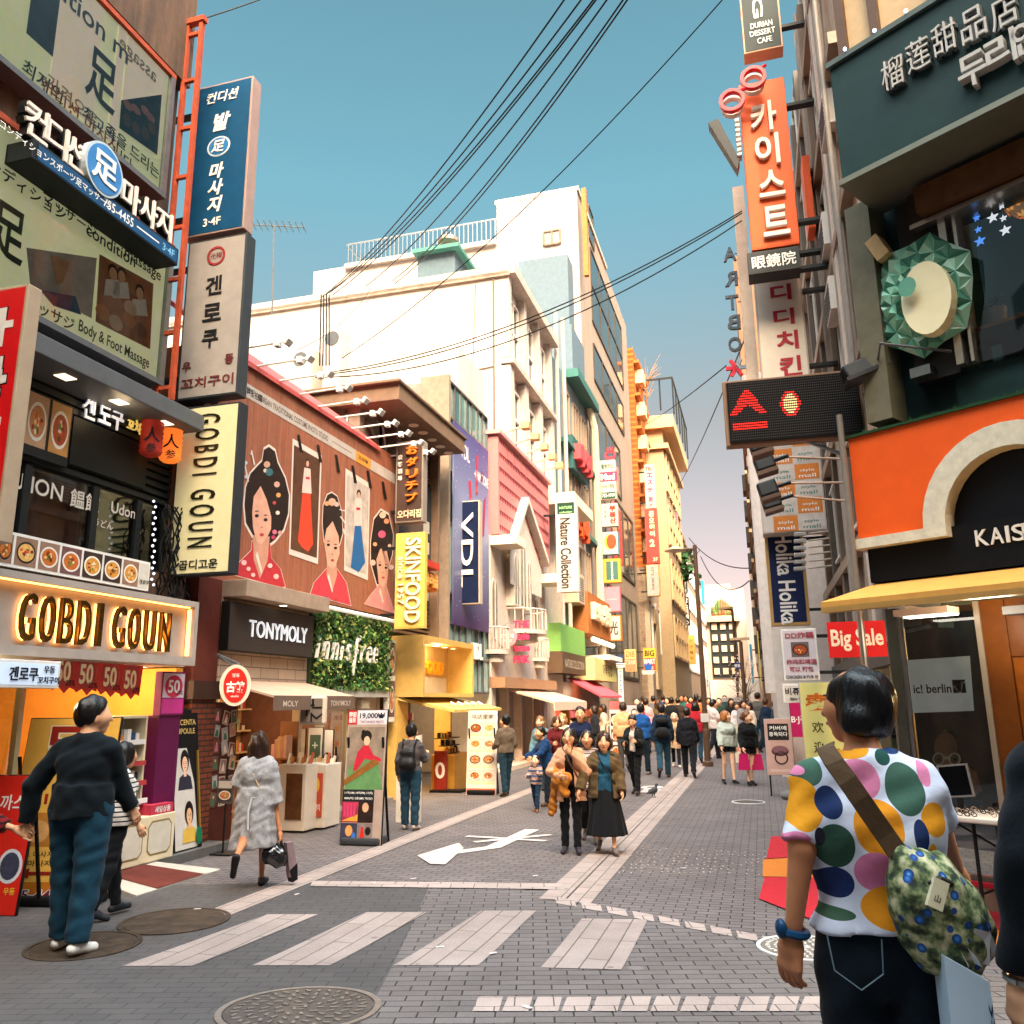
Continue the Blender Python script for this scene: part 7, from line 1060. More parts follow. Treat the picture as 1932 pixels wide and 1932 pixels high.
# ------------------------------------------------------------------ figures: smooth implicit bodies and clothes turned into one mesh each
def snet(fn,lo,hi,v):
 lo=np.array(lo,float)-v*1.5;hi=np.array(hi,float)+v*1.5
 n=np.maximum(np.ceil((hi-lo)/v).astype(int)+1,4)
 ax=[lo[i]+v*np.arange(n[i])for i in range(3)]
 P=np.stack(np.meshgrid(*ax,indexing='ij'),-1)
 D=fn(P.reshape(-1,3)).reshape(n);D[0]=D[-1]=1;D[:,0]=D[:,-1]=1;D[:,:,0]=D[:,:,-1]=1
 cs=n-1;acc=np.zeros((*cs,3));cnt=np.zeros(cs)
 def sl(o):return tuple(slice(o[i],o[i]+cs[i])for i in range(3))
 for a in range(3):
  b,c=[(1,2),(0,2),(0,1)][a]
  for ob in(0,1):
   for oc in(0,1):
    o0=[0,0,0];o0[b]=ob;o0[c]=oc;o1=list(o0);o1[a]=1
    d0=D[sl(o0)];d1=D[sl(o1)];x=(d0<0)!=(d1<0)
    t=np.where(x,d0/np.where(x,d0-d1,1),0)
    for k in range(3):
     acc[...,k]+=np.where(x,(t if k==a else o0[k]),0)
    cnt+=x
 on=cnt>0;idx=-np.ones(cs,int);idx[on]=np.arange(on.sum())
 I=np.stack(np.nonzero(on),-1);V=lo+v*(I+acc[on]/cnt[on][:,None])
 F=[]
 for a in range(3):
  b,c=[(1,2),(2,0),(0,1)][a]
  s0=[slice(0,n[i])for i in range(3)];s0[a]=slice(0,n[a]-1);s1=list(s0);s1[a]=slice(1,n[a])
  i0=D[tuple(s0)]<0;x=i0!=(D[tuple(s1)]<0)
  E=np.stack(np.nonzero(x),-1);fl=i0[x]
  ok=(E[:,b]>0)&(E[:,c]>0)&(E[:,b]<n[b]-1)&(E[:,c]<n[c]-1);E=E[ok];fl=fl[ok]
  q=[]
  for db,dc in((1,1),(0,1),(0,0),(1,0)):
   e=E.copy();e[:,b]-=db;e[:,c]-=dc;q.append(idx[e[:,0],e[:,1],e[:,2]])
  q=np.stack(q,-1);q[~fl]=q[~fl][:,::-1];F.append(q)
 return V,np.concatenate(F)
def cap(P,a,b,ra,rb,sq=1):
 a=np.array(a,float);b=np.array(b,float);S=np.array([1,1/sq,1]);P=(P-a)*S;d=(b-a)*S
 L=max(d@d,1e-9);t=np.clip(P@d/L,0,1)
 return(np.linalg.norm(P-t[:,None]*d,axis=1)-(ra+(rb-ra)*t))*(min(1,sq)*.5+.5 if sq<1 else 1)
def elp(P,c,r):
 r=np.array(r,float);q=(P-np.array(c))/r;k=np.linalg.norm(q,axis=1)
 return(k-1)*r.min()
def smin(a,b,k):
 h=np.clip(.5+.5*(b-a)/k,0,1);return b*(1-h)+a*h-k*h*(1-h)
def un(L,k=.03):
 r=L[0]
 for x in L[1:]:r=smin(r,x,k)
 return r
def plane(P,p,d):return(P-np.array(p))@(np.array(d,float)/np.linalg.norm(d))
def wr(P,a=.006,s=0):P=P+.05*np.sin(11*P[:,[2,0,1]]+s);return 1.15*a*(np.sin(31*P[:,2]+17*P[:,0]+s)*np.sin(23*P[:,0]-14*P[:,2]+19*P[:,1]+2*s)+.5*np.sin(53*P[:,2]-39*P[:,0]+s))
SKIN={'a':C('d9a27c',.5,.08,sc=14),'b':C('b87a55',.5,.1,sc=14),'c':C('e6b696',.5,.06,sc=14),'d':C('9c6242',.5,.12,sc=12)}
def hairm(h,sheen=.35):
 k=('hair',h)
 if k in _M:return _M[k]
 m,N,L,b=nodes('hair'+h);_M[k]=m
 g=N.new('ShaderNodeNewGeometry');mp=N.new('ShaderNodeMapping');mp.inputs['Scale'].default_value=(90,90,7)
 n=N.new('ShaderNodeTexNoise');n.inputs['Scale'].default_value=1;n.inputs['Detail'].default_value=3
 L.new(g.outputs['Position'],mp.inputs[0]);L.new(mp.outputs[0],n.inputs['Vector'])
 r=N.new('ShaderNodeValToRGB');c=lin(h);r.color_ramp.elements[0].position=.35;r.color_ramp.elements[1].position=.7
 r.color_ramp.elements[0].color=(*[x*.55 for x in c],1);r.color_ramp.elements[1].color=(*[x*1.7 for x in c],1)
 L.new(n.outputs[0],r.inputs[0]);L.new(r.outputs[0],b.inputs['Base Color']);b.inputs['Roughness'].default_value=sheen;b.inputs['Specular IOR Level'].default_value=.3
 bp=N.new('ShaderNodeBump');bp.inputs['Strength'].default_value=.7;bp.inputs['Distance'].default_value=.006;L.new(n.outputs[0],bp.inputs['Height']);L.new(bp.outputs[0],b.inputs['Normal'])
 return m
BLACK_HAIR='0e0b0a'
def cloth(h,rough=.85,var=.14,knit=0,stripe=None):
 k=('cl',h,rough,var,knit,stripe)
 if k in _M:return _M[k]
 m,N,L,b=nodes('cloth'+str(len(_M)));_M[k]=m;c=lin(h)
 g=N.new('ShaderNodeNewGeometry');n=N.new('ShaderNodeTexNoise');n.inputs['Scale'].default_value=18;n.inputs['Detail'].default_value=6;n.inputs['Roughness'].default_value=.7
 L.new(g.outputs['Position'],n.inputs['Vector'])
 r=N.new('ShaderNodeMapRange');r.inputs[1].default_value=.25;r.inputs[2].default_value=.75;r.inputs[3].default_value=1-var*1.6;r.inputs[4].default_value=1+var
 L.new(n.outputs[0],r.inputs[0]);x=N.new('ShaderNodeMix');x.data_type='RGBA';x.blend_type='MULTIPLY';x.inputs[0].default_value=1
 x.inputs[6].default_value=(*c,1);L.new(r.outputs[0],x.inputs[7]);out=x.outputs[2]
 if stripe:
  sp=N.new('ShaderNodeSeparateXYZ');tc=N.new('ShaderNodeTexCoord');L.new(tc.outputs['Object'],sp.inputs[0])
  mu=N.new('ShaderNodeMath');mu.operation='MULTIPLY';mu.inputs[1].default_value=stripe[2];L.new(sp.outputs[stripe[1]],mu.inputs[0])
  fr=N.new('ShaderNodeMath');fr.operation='FRACT';L.new(mu.outputs[0],fr.inputs[0])
  gt=N.new('ShaderNodeMath');gt.operation='LESS_THAN';gt.inputs[1].default_value=stripe[3];L.new(fr.outputs[0],gt.inputs[0])
  y=N.new('ShaderNodeMix');y.data_type='RGBA';L.new(gt.outputs[0],y.inputs[0]);L.new(out,y.inputs[6]);y.inputs[7].default_value=(*lin(stripe[0]),1);out=y.outputs[2]
 L.new(out,b.inputs['Base Color']);b.inputs['Roughness'].default_value=rough;b.inputs['Specular IOR Level'].default_value=.12
 b.inputs['Sheen Weight'].default_value=.05
 bp=N.new('ShaderNodeBump');bp.inputs['Strength'].default_value=.5;bp.inputs['Distance'].default_value=.01;L.new(n.outputs[0],bp.inputs['Height']);L.new(bp.outputs[0],b.inputs['Normal'])
 return m
JEAN='1d3a4c'
def hand_sdf(P,w,d,palm,side,curl):
# w wrist, d direction of the forearm, palm = direction the palm faces
 w=np.array(w,float);d=np.array(d,float)/np.linalg.norm(d);n=np.array(palm,float);n=n-d*(n@d);n/=np.linalg.norm(n);t=np.cross(n,d)*side
 out=[cap(P,w+d*.01,w+d*.035,.026,.028),cap(P,w+d*.035-t*.018,w+d*.085-t*.024,.017,.015),cap(P,w+d*.035+t*.018,w+d*.083+t*.026,.017,.014),cap(P,w+d*.04,w+d*.085,.018,.015)]
 r=un(out,.015);fs=[]
 for i,(x,l)in enumerate(((-.03,.066),(-.01,.074),(.01,.07),(.029,.054))):
  p=w+d*.085+t*x;k=curl*(1+.12*i);D=d
  for j,f in enumerate((.45,.32,.23)):
   a=k*(.5 if j==0 else 1.0);D=D*math.cos(a)+n*math.sin(a)*1.0;D=D/np.linalg.norm(D);q=p+D*l*f
   fs.append(cap(P,p,q,.0088-.0008*j,.0082-.0008*j));p=q
 p=w+d*.028-t*.028;q=p+(d*.6-t*.55+n*.45)*.042;e=q+(d*.8-t*.1+n*.5)*.032
 fs+=[cap(P,p,q,.0125,.0105),cap(P,q,e,.0105,.0085)]
 f=fs[0]
 for x in fs[1:]:f=np.minimum(f,x)
 return smin(r,f,.006)
def frame_of(face):
 a=rad(face);return np.array([[math.cos(a),-math.sin(a),0],[math.sin(a),math.cos(a),0],[0,0,1]])
def person(pos,face,label,H=1.68,build=1.0,skin='a',hair=('short',BLACK_HAIR),top=None,bottom=None,coat=None,shoes='2a2624',legs=(12,-14),knees=(6,22),arms=(dict(),dict()),turn=0,nod=0,lean=0,vox=.02,fine=True,facef=True,glasses=None,group=None,name='person',female=False,neckz=1.44,extra=None,hatc=None,child=1.0,socks=None,beltz=1.0):
 X,Y=pos[0],pos[1];Z0=pos[2]if len(pos)>2 else gz(X,Y);k=H/1.70;M=frame_of(face)
 root=thing(name,label,'person',(X,Y,Z0),group)
 bw=build
 # ---- joints
 J={};hips=[(-.085*bw,0,.90),(.085*bw,0,.90)];low=9;LG=[]
 for i in(0,1):
  a=rad(legs[i]);b=rad(knees[i]);h=np.array(hips[i]);kn=h+.43*np.array([.1*(1 if i else-1)*.1,math.sin(a),-math.cos(a)]);an=kn+.40*np.array([0,math.sin(a-b),-math.cos(a-b)])
  fp=min(0,(a-b))*.9+(max(0,a-b)*.35);toe=an+np.array([.03*(1 if i else-1),.15*math.cos(fp),.15*math.sin(fp)-.045]);LG.append([h,kn,an,toe,fp]);low=min(low,an[2]-.075,toe[2]-.03)
 for L in LG:
  for j in range(4):L[j]=L[j]-np.array([0,0,low])
 dz=-low;hz=.93+dz
 def up(x,y,z):
  s=math.sin(rad(lean));zz=z+dz-hz;return np.array([x,y+zz*s,hz+zz*math.cos(rad(lean))])
 AR=[]
 for i in(0,1):
  A=arms[i];sd=1 if i else-1;S=up(.152*bw*(.95 if female else 1)*sd,-.005,1.362)
  if 'e' in A:E=np.array(A['e'],float)+[0,0,dz];W=np.array(A['w'],float)+[0,0,dz]
  else:
   sw=rad(A.get('sw',8*sd));ab=rad(A.get('ab',9+6*(bw-1)));be=rad(A.get('be',18));inn=A.get('in',0)
   E=S+.275*np.array([sd*math.sin(ab),math.sin(sw)*math.cos(ab),-math.cos(sw)*math.cos(ab)])
   W=E+.245*np.array([sd*math.sin(ab)*.6-sd*inn,math.sin(sw+be),-math.cos(sw+be)])
  AR.append((S,E,W,A))
 HC=up(0,.03,1.562)+np.array([0,math.sin(rad(lean))*.02+.015*(nod>0),0]);ta=rad(turn);HR=np.array([[math.cos(ta),-math.sin(ta),0],[math.sin(ta),math.cos(ta),0],[0,0,1]])
 nr=rad(-nod);NR=np.array([[1,0,0],[0,math.cos(nr),math.sin(nr)],[0,-math.sin(nr),math.cos(nr)]])
 hs=child
 def hd(P):return((P-HC)@HR.T@NR.T)/(hs*1.13)
 def unhd(p):return(np.array(p)*hs*1.13)@NR@HR+HC
 # ---- surfaces
 def torso(P,g=0,wz=1.0):
  L=[cap(P,up(-.06*bw,-.005,.93),up(.06*bw,-.005,.93),.105*(bw*.5+.5)+g,.105*(bw*.5+.5)+g,.85),cap(P,up(0,.0,1.0),up(0,0,1.2),.125*bw+g,.128*bw+g,.76),cap(P,up(-.068*bw,.0,1.25),up(.068*bw,.0,1.25),.1+g,.1+g,.95),cap(P,up(0,-.012,1.392),up(-.125*bw,-.008,1.362),.05+g*.6,.045+g*.7),cap(P,up(0,-.012,1.392),up(.125*bw,-.008,1.362),.05+g*.6,.045+g*.7)]
  if female:L.append(cap(P,up(-.06*bw,.075,1.24),up(.06*bw,.075,1.24),.062+g,.062+g))
  return un(L,.06)
 def armsd(P,i,g=0,upto=9):
  S,E,W,A=AR[i];r=(bw*.5+.5)
  L=[cap(P,S-np.array([0,0,g*.9]),E,.046*r+g*.8,.041*r+g)]
  if upto>1:L.append(cap(P,E,W,.040*r+g,.026*r+g))
  return un(L,.012)
 def legsd(P,i,g=0,flare=0):
  h,kn,an,toe,fp=LG[i];r=(bw*.5+.5)
  return un([cap(P,h,kn,.083*r+g,.052*r+g),cap(P,kn,an,.053*r+g,.034+g+flare)],.02)
 def head(P):
  q=hd(P);L=[elp(q,(0,0,.02),(.075,.094,.1)),cap(q,(0,.035,-.06),(0,.05,-.075),.048,.04),cap(q,(-.03,.05,-.01),(.03,.05,-.01),.045,.045)]
  r=un(L,.03)
  r=smin(r,cap(q,(0,.092,.02),(0,.112,-.018),.009,.014),.012)
  for s in(-1,1):r=smin(r,elp(q,(s*.077,-.005,-.005),(.012,.02,.032)),.008)
  r=smin(r,cap(q,(-.012,.09,-.052),(.012,.09,-.052),.011,.011),.012)
  for s in(-1,1):r=np.maximum(r,-elp(q,(s*.032,.1,.018),(.016,.012,.01)))
  return r*hs
 NB=up(0,-.012,1.40)
 def body(P):
  r=un([torso(P,-.012),cap(P,NB,HC+np.array([0,-.02,-.05]),.058*(bw*.4+.6),.05*hs)],.03)
  r=smin(r,head(P),.02)
  for i in(0,1):
   r=smin(r,armsd(P,i,-.004),.02);r=smin(r,legsd(P,i,-.008),.02)
   h,kn,an,toe,fp=LG[i];r=smin(r,cap(P,an,toe,.03,.022),.02)
  return r
 allp=[x for L in LG for x in L[:4]]+[x for A in AR for x in A[:3]]+[HC+[0,0,.16],HC+[0,-.12,0],HC+[0,.13,0]]
 lo=np.min(allp,0)-.16;hi=np.max(allp,0)+.16;lo[0]=min(lo[0],-.3*bw);hi[0]=max(hi[0],.3*bw);lo[1]=min(lo[1],-.24);hi[1]=max(hi[1],.24)
 def emit(b,fn,m,l=lo,h=hi,v=None):
  V,F=snet(fn,l,h,v or vox)
  if len(V):b.add(((V*k)@M+np.array([X,Y,Z0])).tolist(),F.tolist(),m)
 sk=SKIN[skin]if isinstance(skin,str)else skin
 b=MB();emit(b,body,sk,v=min(vox,.02)if fine else vox)
 if fine:
  hl=unhd((0,.02,-.02))
  emit(b,lambda P:np.maximum(head(P),-.0*P[:,0]-9)-.0012,sk,hl-.16,hl+.17,.0085 if vox>.012 else .006)
  for i in(0,1):
   S,E,W,A=AR[i];sd=1 if i else-1
   if A.get('nohand'):continue
   d=W-E;palm=A.get('palm',(-sd,.2,0))
   c=W+d/np.linalg.norm(d)*.09
   emit(b,lambda P:hand_sdf(P,W,d,palm,sd,A.get('curl',.45)),sk,c-.15,c+.15,.0055)
 b.build('body',root,smooth=True)
 tocar=lambda p:Vector((np.array(p)*k)@M+np.array([X,Y,Z0]))
 # face marks
 if fine and facef:
  b=MB();dk=C('1a1210',.3,0);wt=C('e9e2da',.4,0)
  R3=Matrix(np.array(M.T@HR.T@NR.T).tolist())if False else None
  for s in(-1,1):
   for c0,r0,mm in(((s*.032,.0885,.018),(.0135,.004,.0065),wt),((s*.032,.0915,.018),(.0062,.003,.0062),dk),((s*.033,.0905,.0265),(.016,.004,.0022),dk),((s*.034,.0895,.041),(.019,.004,.0034),C('2a1d17',.7,0))):
    vs=[];nu=8
    for a in range(nu):vs.append(tocar(unhd((c0[0]+r0[0]*math.cos(a*2*math.pi/nu),c0[1]+.002,c0[2]+r0[2]*math.sin(a*2*math.pi/nu)))))
    vs2=[tocar(unhd((c0[0]+r0[0]*math.cos(a*2*math.pi/nu),c0[1]-.008,c0[2]+r0[2]*math.sin(a*2*math.pi/nu))))for a in range(nu)]
    b.add(vs+vs2,[tuple(range(nu-1,-1,-1))]+[(a,(a+1)%nu,(a+1)%nu+nu,a+nu)for a in range(nu)],mm)
  b.build('eyes',root)
  b=MB();nu=10;mm=C('a8483f' if female else '9a5b4c',.4,0);vs=[tocar(unhd((.022*math.cos(a*2*math.pi/nu),.1035,-.052+.008*math.sin(a*2*math.pi/nu))))for a in range(nu)];vs2=[tocar(unhd((.022*math.cos(a*2*math.pi/nu),.088,-.052+.008*math.sin(a*2*math.pi/nu))))for a in range(nu)]
  b.add(vs+vs2,[tuple(range(nu-1,-1,-1))]+[(a,(a+1)%nu,(a+1)%nu+nu,a+nu)for a in range(nu)],mm);b.build('mouth',root)
 if glasses:
  b=MB()
  for s in(-1,1):
   b.tube([tocar(unhd((s*.034+.024*math.cos(t),.104,.014+.02*math.sin(t))))for t in np.linspace(0,6.283,13)],.0022*k,C(glasses,.3,0),5)
   b.tube([tocar(unhd((s*.058,.104,.018))),tocar(unhd((s*.08,.0,.02)))],.002*k,C(glasses,.3,0),5)
  b.build('glasses',root)
  # hair
 if hair:
  st,hc=hair[0],hair[1]
  def hairf(P):
   q=hd(P);w=.004*np.sin(60*q[:,0]+25*q[:,2])+.003*np.sin(85*q[:,1]+11*q[:,0])
   cr=elp(q,(0,-.012,.03),(.09,.106,.112))+w
   if st=='short':r=np.maximum(cr,-np.minimum(plane(q,(0,.035,.06),(0,-.75,.66)),9));r=np.maximum(cr,plane(q,(0,.045,.055),(0,.8,-.6)));r=np.maximum(r,plane(q,(0,0,-.055),(0,.12,-1)))
   elif st=='bald':r=cr+9
   elif st=='bob':
    sh=un([elp(q,(0,-.018,.015),(.1,.112,.118)),cap(q,(-.062,-.03,-.05),(.062,-.03,-.05),.05,.05)],.05)+w
    r=np.maximum(sh,-np.maximum(elp(q,(0,.11,-.05),(.068,.085,.105)),-9));r=np.maximum(r,plane(q,(0,0,-.082),(0,.3,-1)))
   elif st=='long':
    sh=un([cr,cap(q,(-.055,-.045,.0),(-.06,-.06,-.24),.05,.035),cap(q,(.055,-.045,.0),(.06,-.06,-.24),.05,.035),cap(q,(0,-.07,0),(0,-.085,-.27),.05,.04)],.04)+w
    r=np.maximum(sh,-elp(q,(0,.115,-.05),(.064,.085,.11)))
   elif st=='bun':r=np.maximum(un([cr,elp(q,(0,-.12,.0),(.04,.045,.04))],.02),plane(q,(0,.045,.055),(0,.8,-.6)));r=np.maximum(r,plane(q,(0,0,-.07),(0,.1,-1)))
   elif st=='curly':r=np.maximum(elp(q,(0,-.015,.015),(.108,.115,.125))+3*w,-elp(q,(0,.115,-.045),(.066,.085,.1)));r=np.maximum(r,plane(q,(0,0,-.12),(0,.1,-1)))
   return r*hs
  hl=unhd((0,-.02,-.08));b=MB();emit(b,hairf,hairm(hc)if isinstance(hc,str)else hc,hl-np.array([.19,.22,.26]),hl+np.array([.19,.22,.26]),(.009 if fine else vox));b.build('hair',root,smooth=True)
  # clothes
 def sleeves(P,t,g):
  L=[]
  for i in(0,1):
   S,E,W,A=AR[i]
   if t<=0:continue
   if t<.55:e=S+(E-S)*(t/.55);d=E-S;L.append(np.maximum(armsd(P,i,g+.004,1),plane(P,e,d)))
   else:e=E+(W-E)*min(1.0,(t-.55)/.45);d=W-E;q=np.where(np.linalg.norm(P-W,axis=1)<.16,plane(P,e,d),-1);L.append(np.maximum(armsd(P,i,g),q))
  return L
 if top:
  m,sl,hem,g=top[:4];fl=top[4]if len(top)>4 else 0;sg=top[5]if len(top)>5 else g
  def topf(P):
   t=np.clip((1.15+dz-P[:,2])/.5,0,2);r=torso(P,g)
   if hem<.9:
    ang=np.arctan2(P[:,0],P[:,1]);rr=np.sqrt(P[:,0]**2+(P[:,1]*1.25)**2)
    sk_=(rr-(.15*bw+g+fl*np.clip((1.1+dz-P[:,2]),0,1)+.012*np.sin(ang*9)*t))*.7;sk_=np.maximum(sk_,P[:,2]-1.1-dz);r=smin(r,sk_,.04)
   r=np.maximum(r,(hem+dz)-P[:,2]+.012*np.sin(9*P[:,0]))
   for s in sleeves(P,sl,sg):r=smin(r,s,.025)
   r=np.maximum(r,-(np.linalg.norm((P-up(0,.01,neckz+.035))*[1,1,.8],axis=1)-.07))
   return r+wr(P,.004,bw)
  b=MB();emit(b,topf,m,v=vox*.8 if fine else vox);b.build('top',root,smooth=True)
 if coat:
  m,sl,hem,g,op=coat
  def coatf(P):
   r=torso(P,g);rr=np.sqrt((P[:,0]/bw)**2+(P[:,1]*1.2)**2)
   sk_=np.maximum((rr-(.165+g+.1*np.clip(1.1+dz-P[:,2],0,1)))*.7,P[:,2]-1.12-dz);r=smin(r,sk_,.04)
   r=np.maximum(r,-torso(P,g-.022));r=np.maximum(r,hem+dz-P[:,2])
   for s in sleeves(P,sl,g+.004):r=smin(r,s,.025)
   r=np.maximum(r,-np.maximum(np.abs(P[:,0])-op-.06*np.clip(1.35+dz-P[:,2],0,1),-P[:,1]+.02))if op else r
   r=np.maximum(r,-(np.linalg.norm((P-up(0,.02,1.48)),axis=1)-.085))
   return r+wr(P,.005,1)
  b=MB();emit(b,coatf,m,v=vox*.8 if fine else vox);b.build('coat',root,smooth=True)
 if bottom:
  kd,m,ln,g=bottom
  def botf(P):
   r=np.maximum(torso(P,.01 if kd=='skirt' else g-.002),P[:,2]-beltz-dz)
   if kd=='skirt':
    ang=np.arctan2(P[:,0],P[:,1]);rr=np.sqrt((P[:,0])**2+(P[:,1]*1.15)**2);t=np.clip((beltz+dz-P[:,2])/.6,0,1.2)
    r2=(rr-(.135*bw+g*t+.014*np.sin(ang*11)*t))*.75;r2=np.maximum(r2,P[:,2]-beltz-dz);r=np.maximum(smin(r,r2,.03),ln+dz-P[:,2])
    return r
   r=np.maximum(r,.82+dz-P[:,2])
   for i in(0,1):
    h,kn,an,toe,fp=LG[i];l=legsd(P,i,g,.012 if ln>=.95 else g)
    if ln<.53:e=h+(kn-h)*(ln/.53);q=np.where(P[:,2]<h[2]-.1,plane(P,e,kn-h),-1)
    else:e=kn+(an-kn)*((ln-.53)/.47);q=np.where(np.linalg.norm(P-e,axis=1)<.3,plane(P,e,an-kn),-1)
    r=smin(r,np.maximum(l,q),.02)
   return r+wr(P,.0045,2)
  b=MB();emit(b,botf,m,v=vox*.8 if fine else vox);b.build({'skirt':'skirt'}.get(kd,'trousers' if ln>.6 else 'shorts'),root,smooth=True)
 if shoes:
  for i in(0,1):
   h,kn,an,toe,fp=LG[i];d=toe-an;d=d/np.linalg.norm(d);tz=np.array([0,0,1.0])
   def shf(P):
    heel=an+np.array([0,-.045*math.cos(fp),-.045*math.sin(fp)-.035]);r=un([cap(P,heel,toe,.036,.034),cap(P,an+[0,0,-.01],an+d*.07,.042,.032)],.025)
    n_=np.array([0,-math.sin(fp),math.cos(fp)]);r=np.maximum(r,plane(P,toe-n_*.026,-n_));return np.maximum(r,plane(P,an+n_*.05,n_))
   b=MB();emit(b,shf,C(shoes,.55,.12,sc=20),np.minimum(an,toe)-.12,np.maximum(an,toe)+.12,.009 if fine else vox*.8)
   n_=np.array([0,-math.sin(fp),math.cos(fp)]);b.build('shoe',root,smooth=True)
 if extra:extra(root,tocar,up,AR,k,unhd,dz,LG,emit)
 return root
def backpack(m,LAB,h=.42,w=.3,d=.15,z=1.17):
 def f(root,T,up,AR,k,unhd,dz,LG,emit):
  b=MB()
  def s(P):return np.maximum(un([cap(P,up(-w/2+.07,-.12-d/2,z-h/2+.07),up(w/2-.07,-.12-d/2,z-h/2+.07),.085,.085,.9),cap(P,up(-w/2+.07,-.12-d/2,z+h/2-.08),up(w/2-.07,-.12-d/2,z+h/2-.08),.075,.075,.9),cap(P,up(-.05,-.15-d/2,z-.08),up(.05,-.15-d/2,z-.08),.075,.075)],.09),-9+0*P[:,0])
  c=up(0,-.15,z);emit(b,s,m,c-.34,c+.34,.018)
  for q in(-1,1):b.tube([T(up(q*.1,-.13,z+h/2)),T(up(q*.12,-.06,1.455)),T(up(q*.125,.06,1.42)),T(up(q*.13,.135,1.3)),T(up(q*.15,.09,1.12)),T(up(q*.15,-.08,z-h/2+.05))],.014*k,m,5)
  tag(b.build('backpack',None,smooth=True),LAB,'backpack')
 return f
 # ------------------------------------------------------------------ overhead cables
def cables():
 CB=C('15181a',.6,0)
 def cable(p,q,y0,y1,sag,lab,r=.012,grp='overhead cables'):
  a=at(*p,y0);c=at(*q,y1);b=MB();n=22;b.tube([a+(c-a)*(i/n)-Vector((0,0,sag*4*(i/n)*(1-i/n)))for i in range(n+1)],r,CB,5);o=b.build('overhead_cable');tag(o,lab,'cable',grp)
 L=[((1085,-30),(608,560),'leftmost cable of the bundle sweeping from top edge to the white building'),((1118,-30),(615,556),'second cable from left in the bundle crossing the blue sky'),((1142,-30),(622,552),'thick looking middle cable in the sky bundle, upper of its pair'),((1147,-30),(628,556),'thick looking middle cable in the sky bundle, lower of its pair'),((1166,-30),(690,540),'fifth cable from left in the bundle, ending lower on white wall'),((1196,-30),(740,530),'right outer cable of the bundle, upper of two'),((1204,-30),(745,535),'right outer cable of the bundle, lower of two')]
 for p,q,lab in L:cable(p,q,11,26,.5,lab,.016)
 cable((1380,-20),(645,676),11,19,.5,'lone thin cable from top edge near the dessert cafe sign to mural roof',.011);cable((1400,398),(600,705),13.6,17.5,.55,'upper cable from orange optician sign across white wall',.013);cable((1400,402),(598,708),13.6,17.5,.6,'second cable from orange optician sign across white wall',.013);cable((1400,416),(596,712),13.6,17.5,.75,'lowest cable from orange optician sign across white wall',.013)
 cable((390,33),(560,-28),11,12,.02,'short cable from rusty mast to the top picture edge',.012);cable((560,660),(700,545),17.5,25.5,.3,'thin cable on the white wall above mural roof',.01)
 cable((1275,925),(1405,640),60,20,.3,'thin cable rising from far left row to the mirrored letters',.02);cable((1220,800),(1370,690),50,20,.1,'faint thin cable over the cream building terrace',.018);cable((1300,1015),(1412,1072),60,40,.6,'upper slack cable between far rows',.03);cable((1322,1050),(1413,1096),60,40,1.2,'lower slack cable between far rows',.03)
 b=MB()
 for i in range(4):a=at(606+i*5,556,19);b.bar(a,at(603+i*6,690,19),.02,CB)
 single(b,'cable_drop','group of vertical black cable drops behind mural roof','cables')
 st=thing('air_conditioner','pair of tall outdoor air conditioner units behind the mural roof','air conditioner',LF.p(3.5,7,-3));f=blade(592,680,20);W=C('cabeb2',.5,.1)
 for u0,v0,u1,v1 in((545,660,588,705),(612,620,640,700)):r=f.rect(u0,v0,u1,v1);b=MB();b.box(f,r[0],r[1],r[2]-1,r[3],-.6,0,W);x=b.build('case',st,bev=.02);b=MB();b.disc(f,(r[0]+r[1])/2,r[3]-.3,.2,.2,0,.01,GREYM,16);b.build('fan_grille',x)
cables()
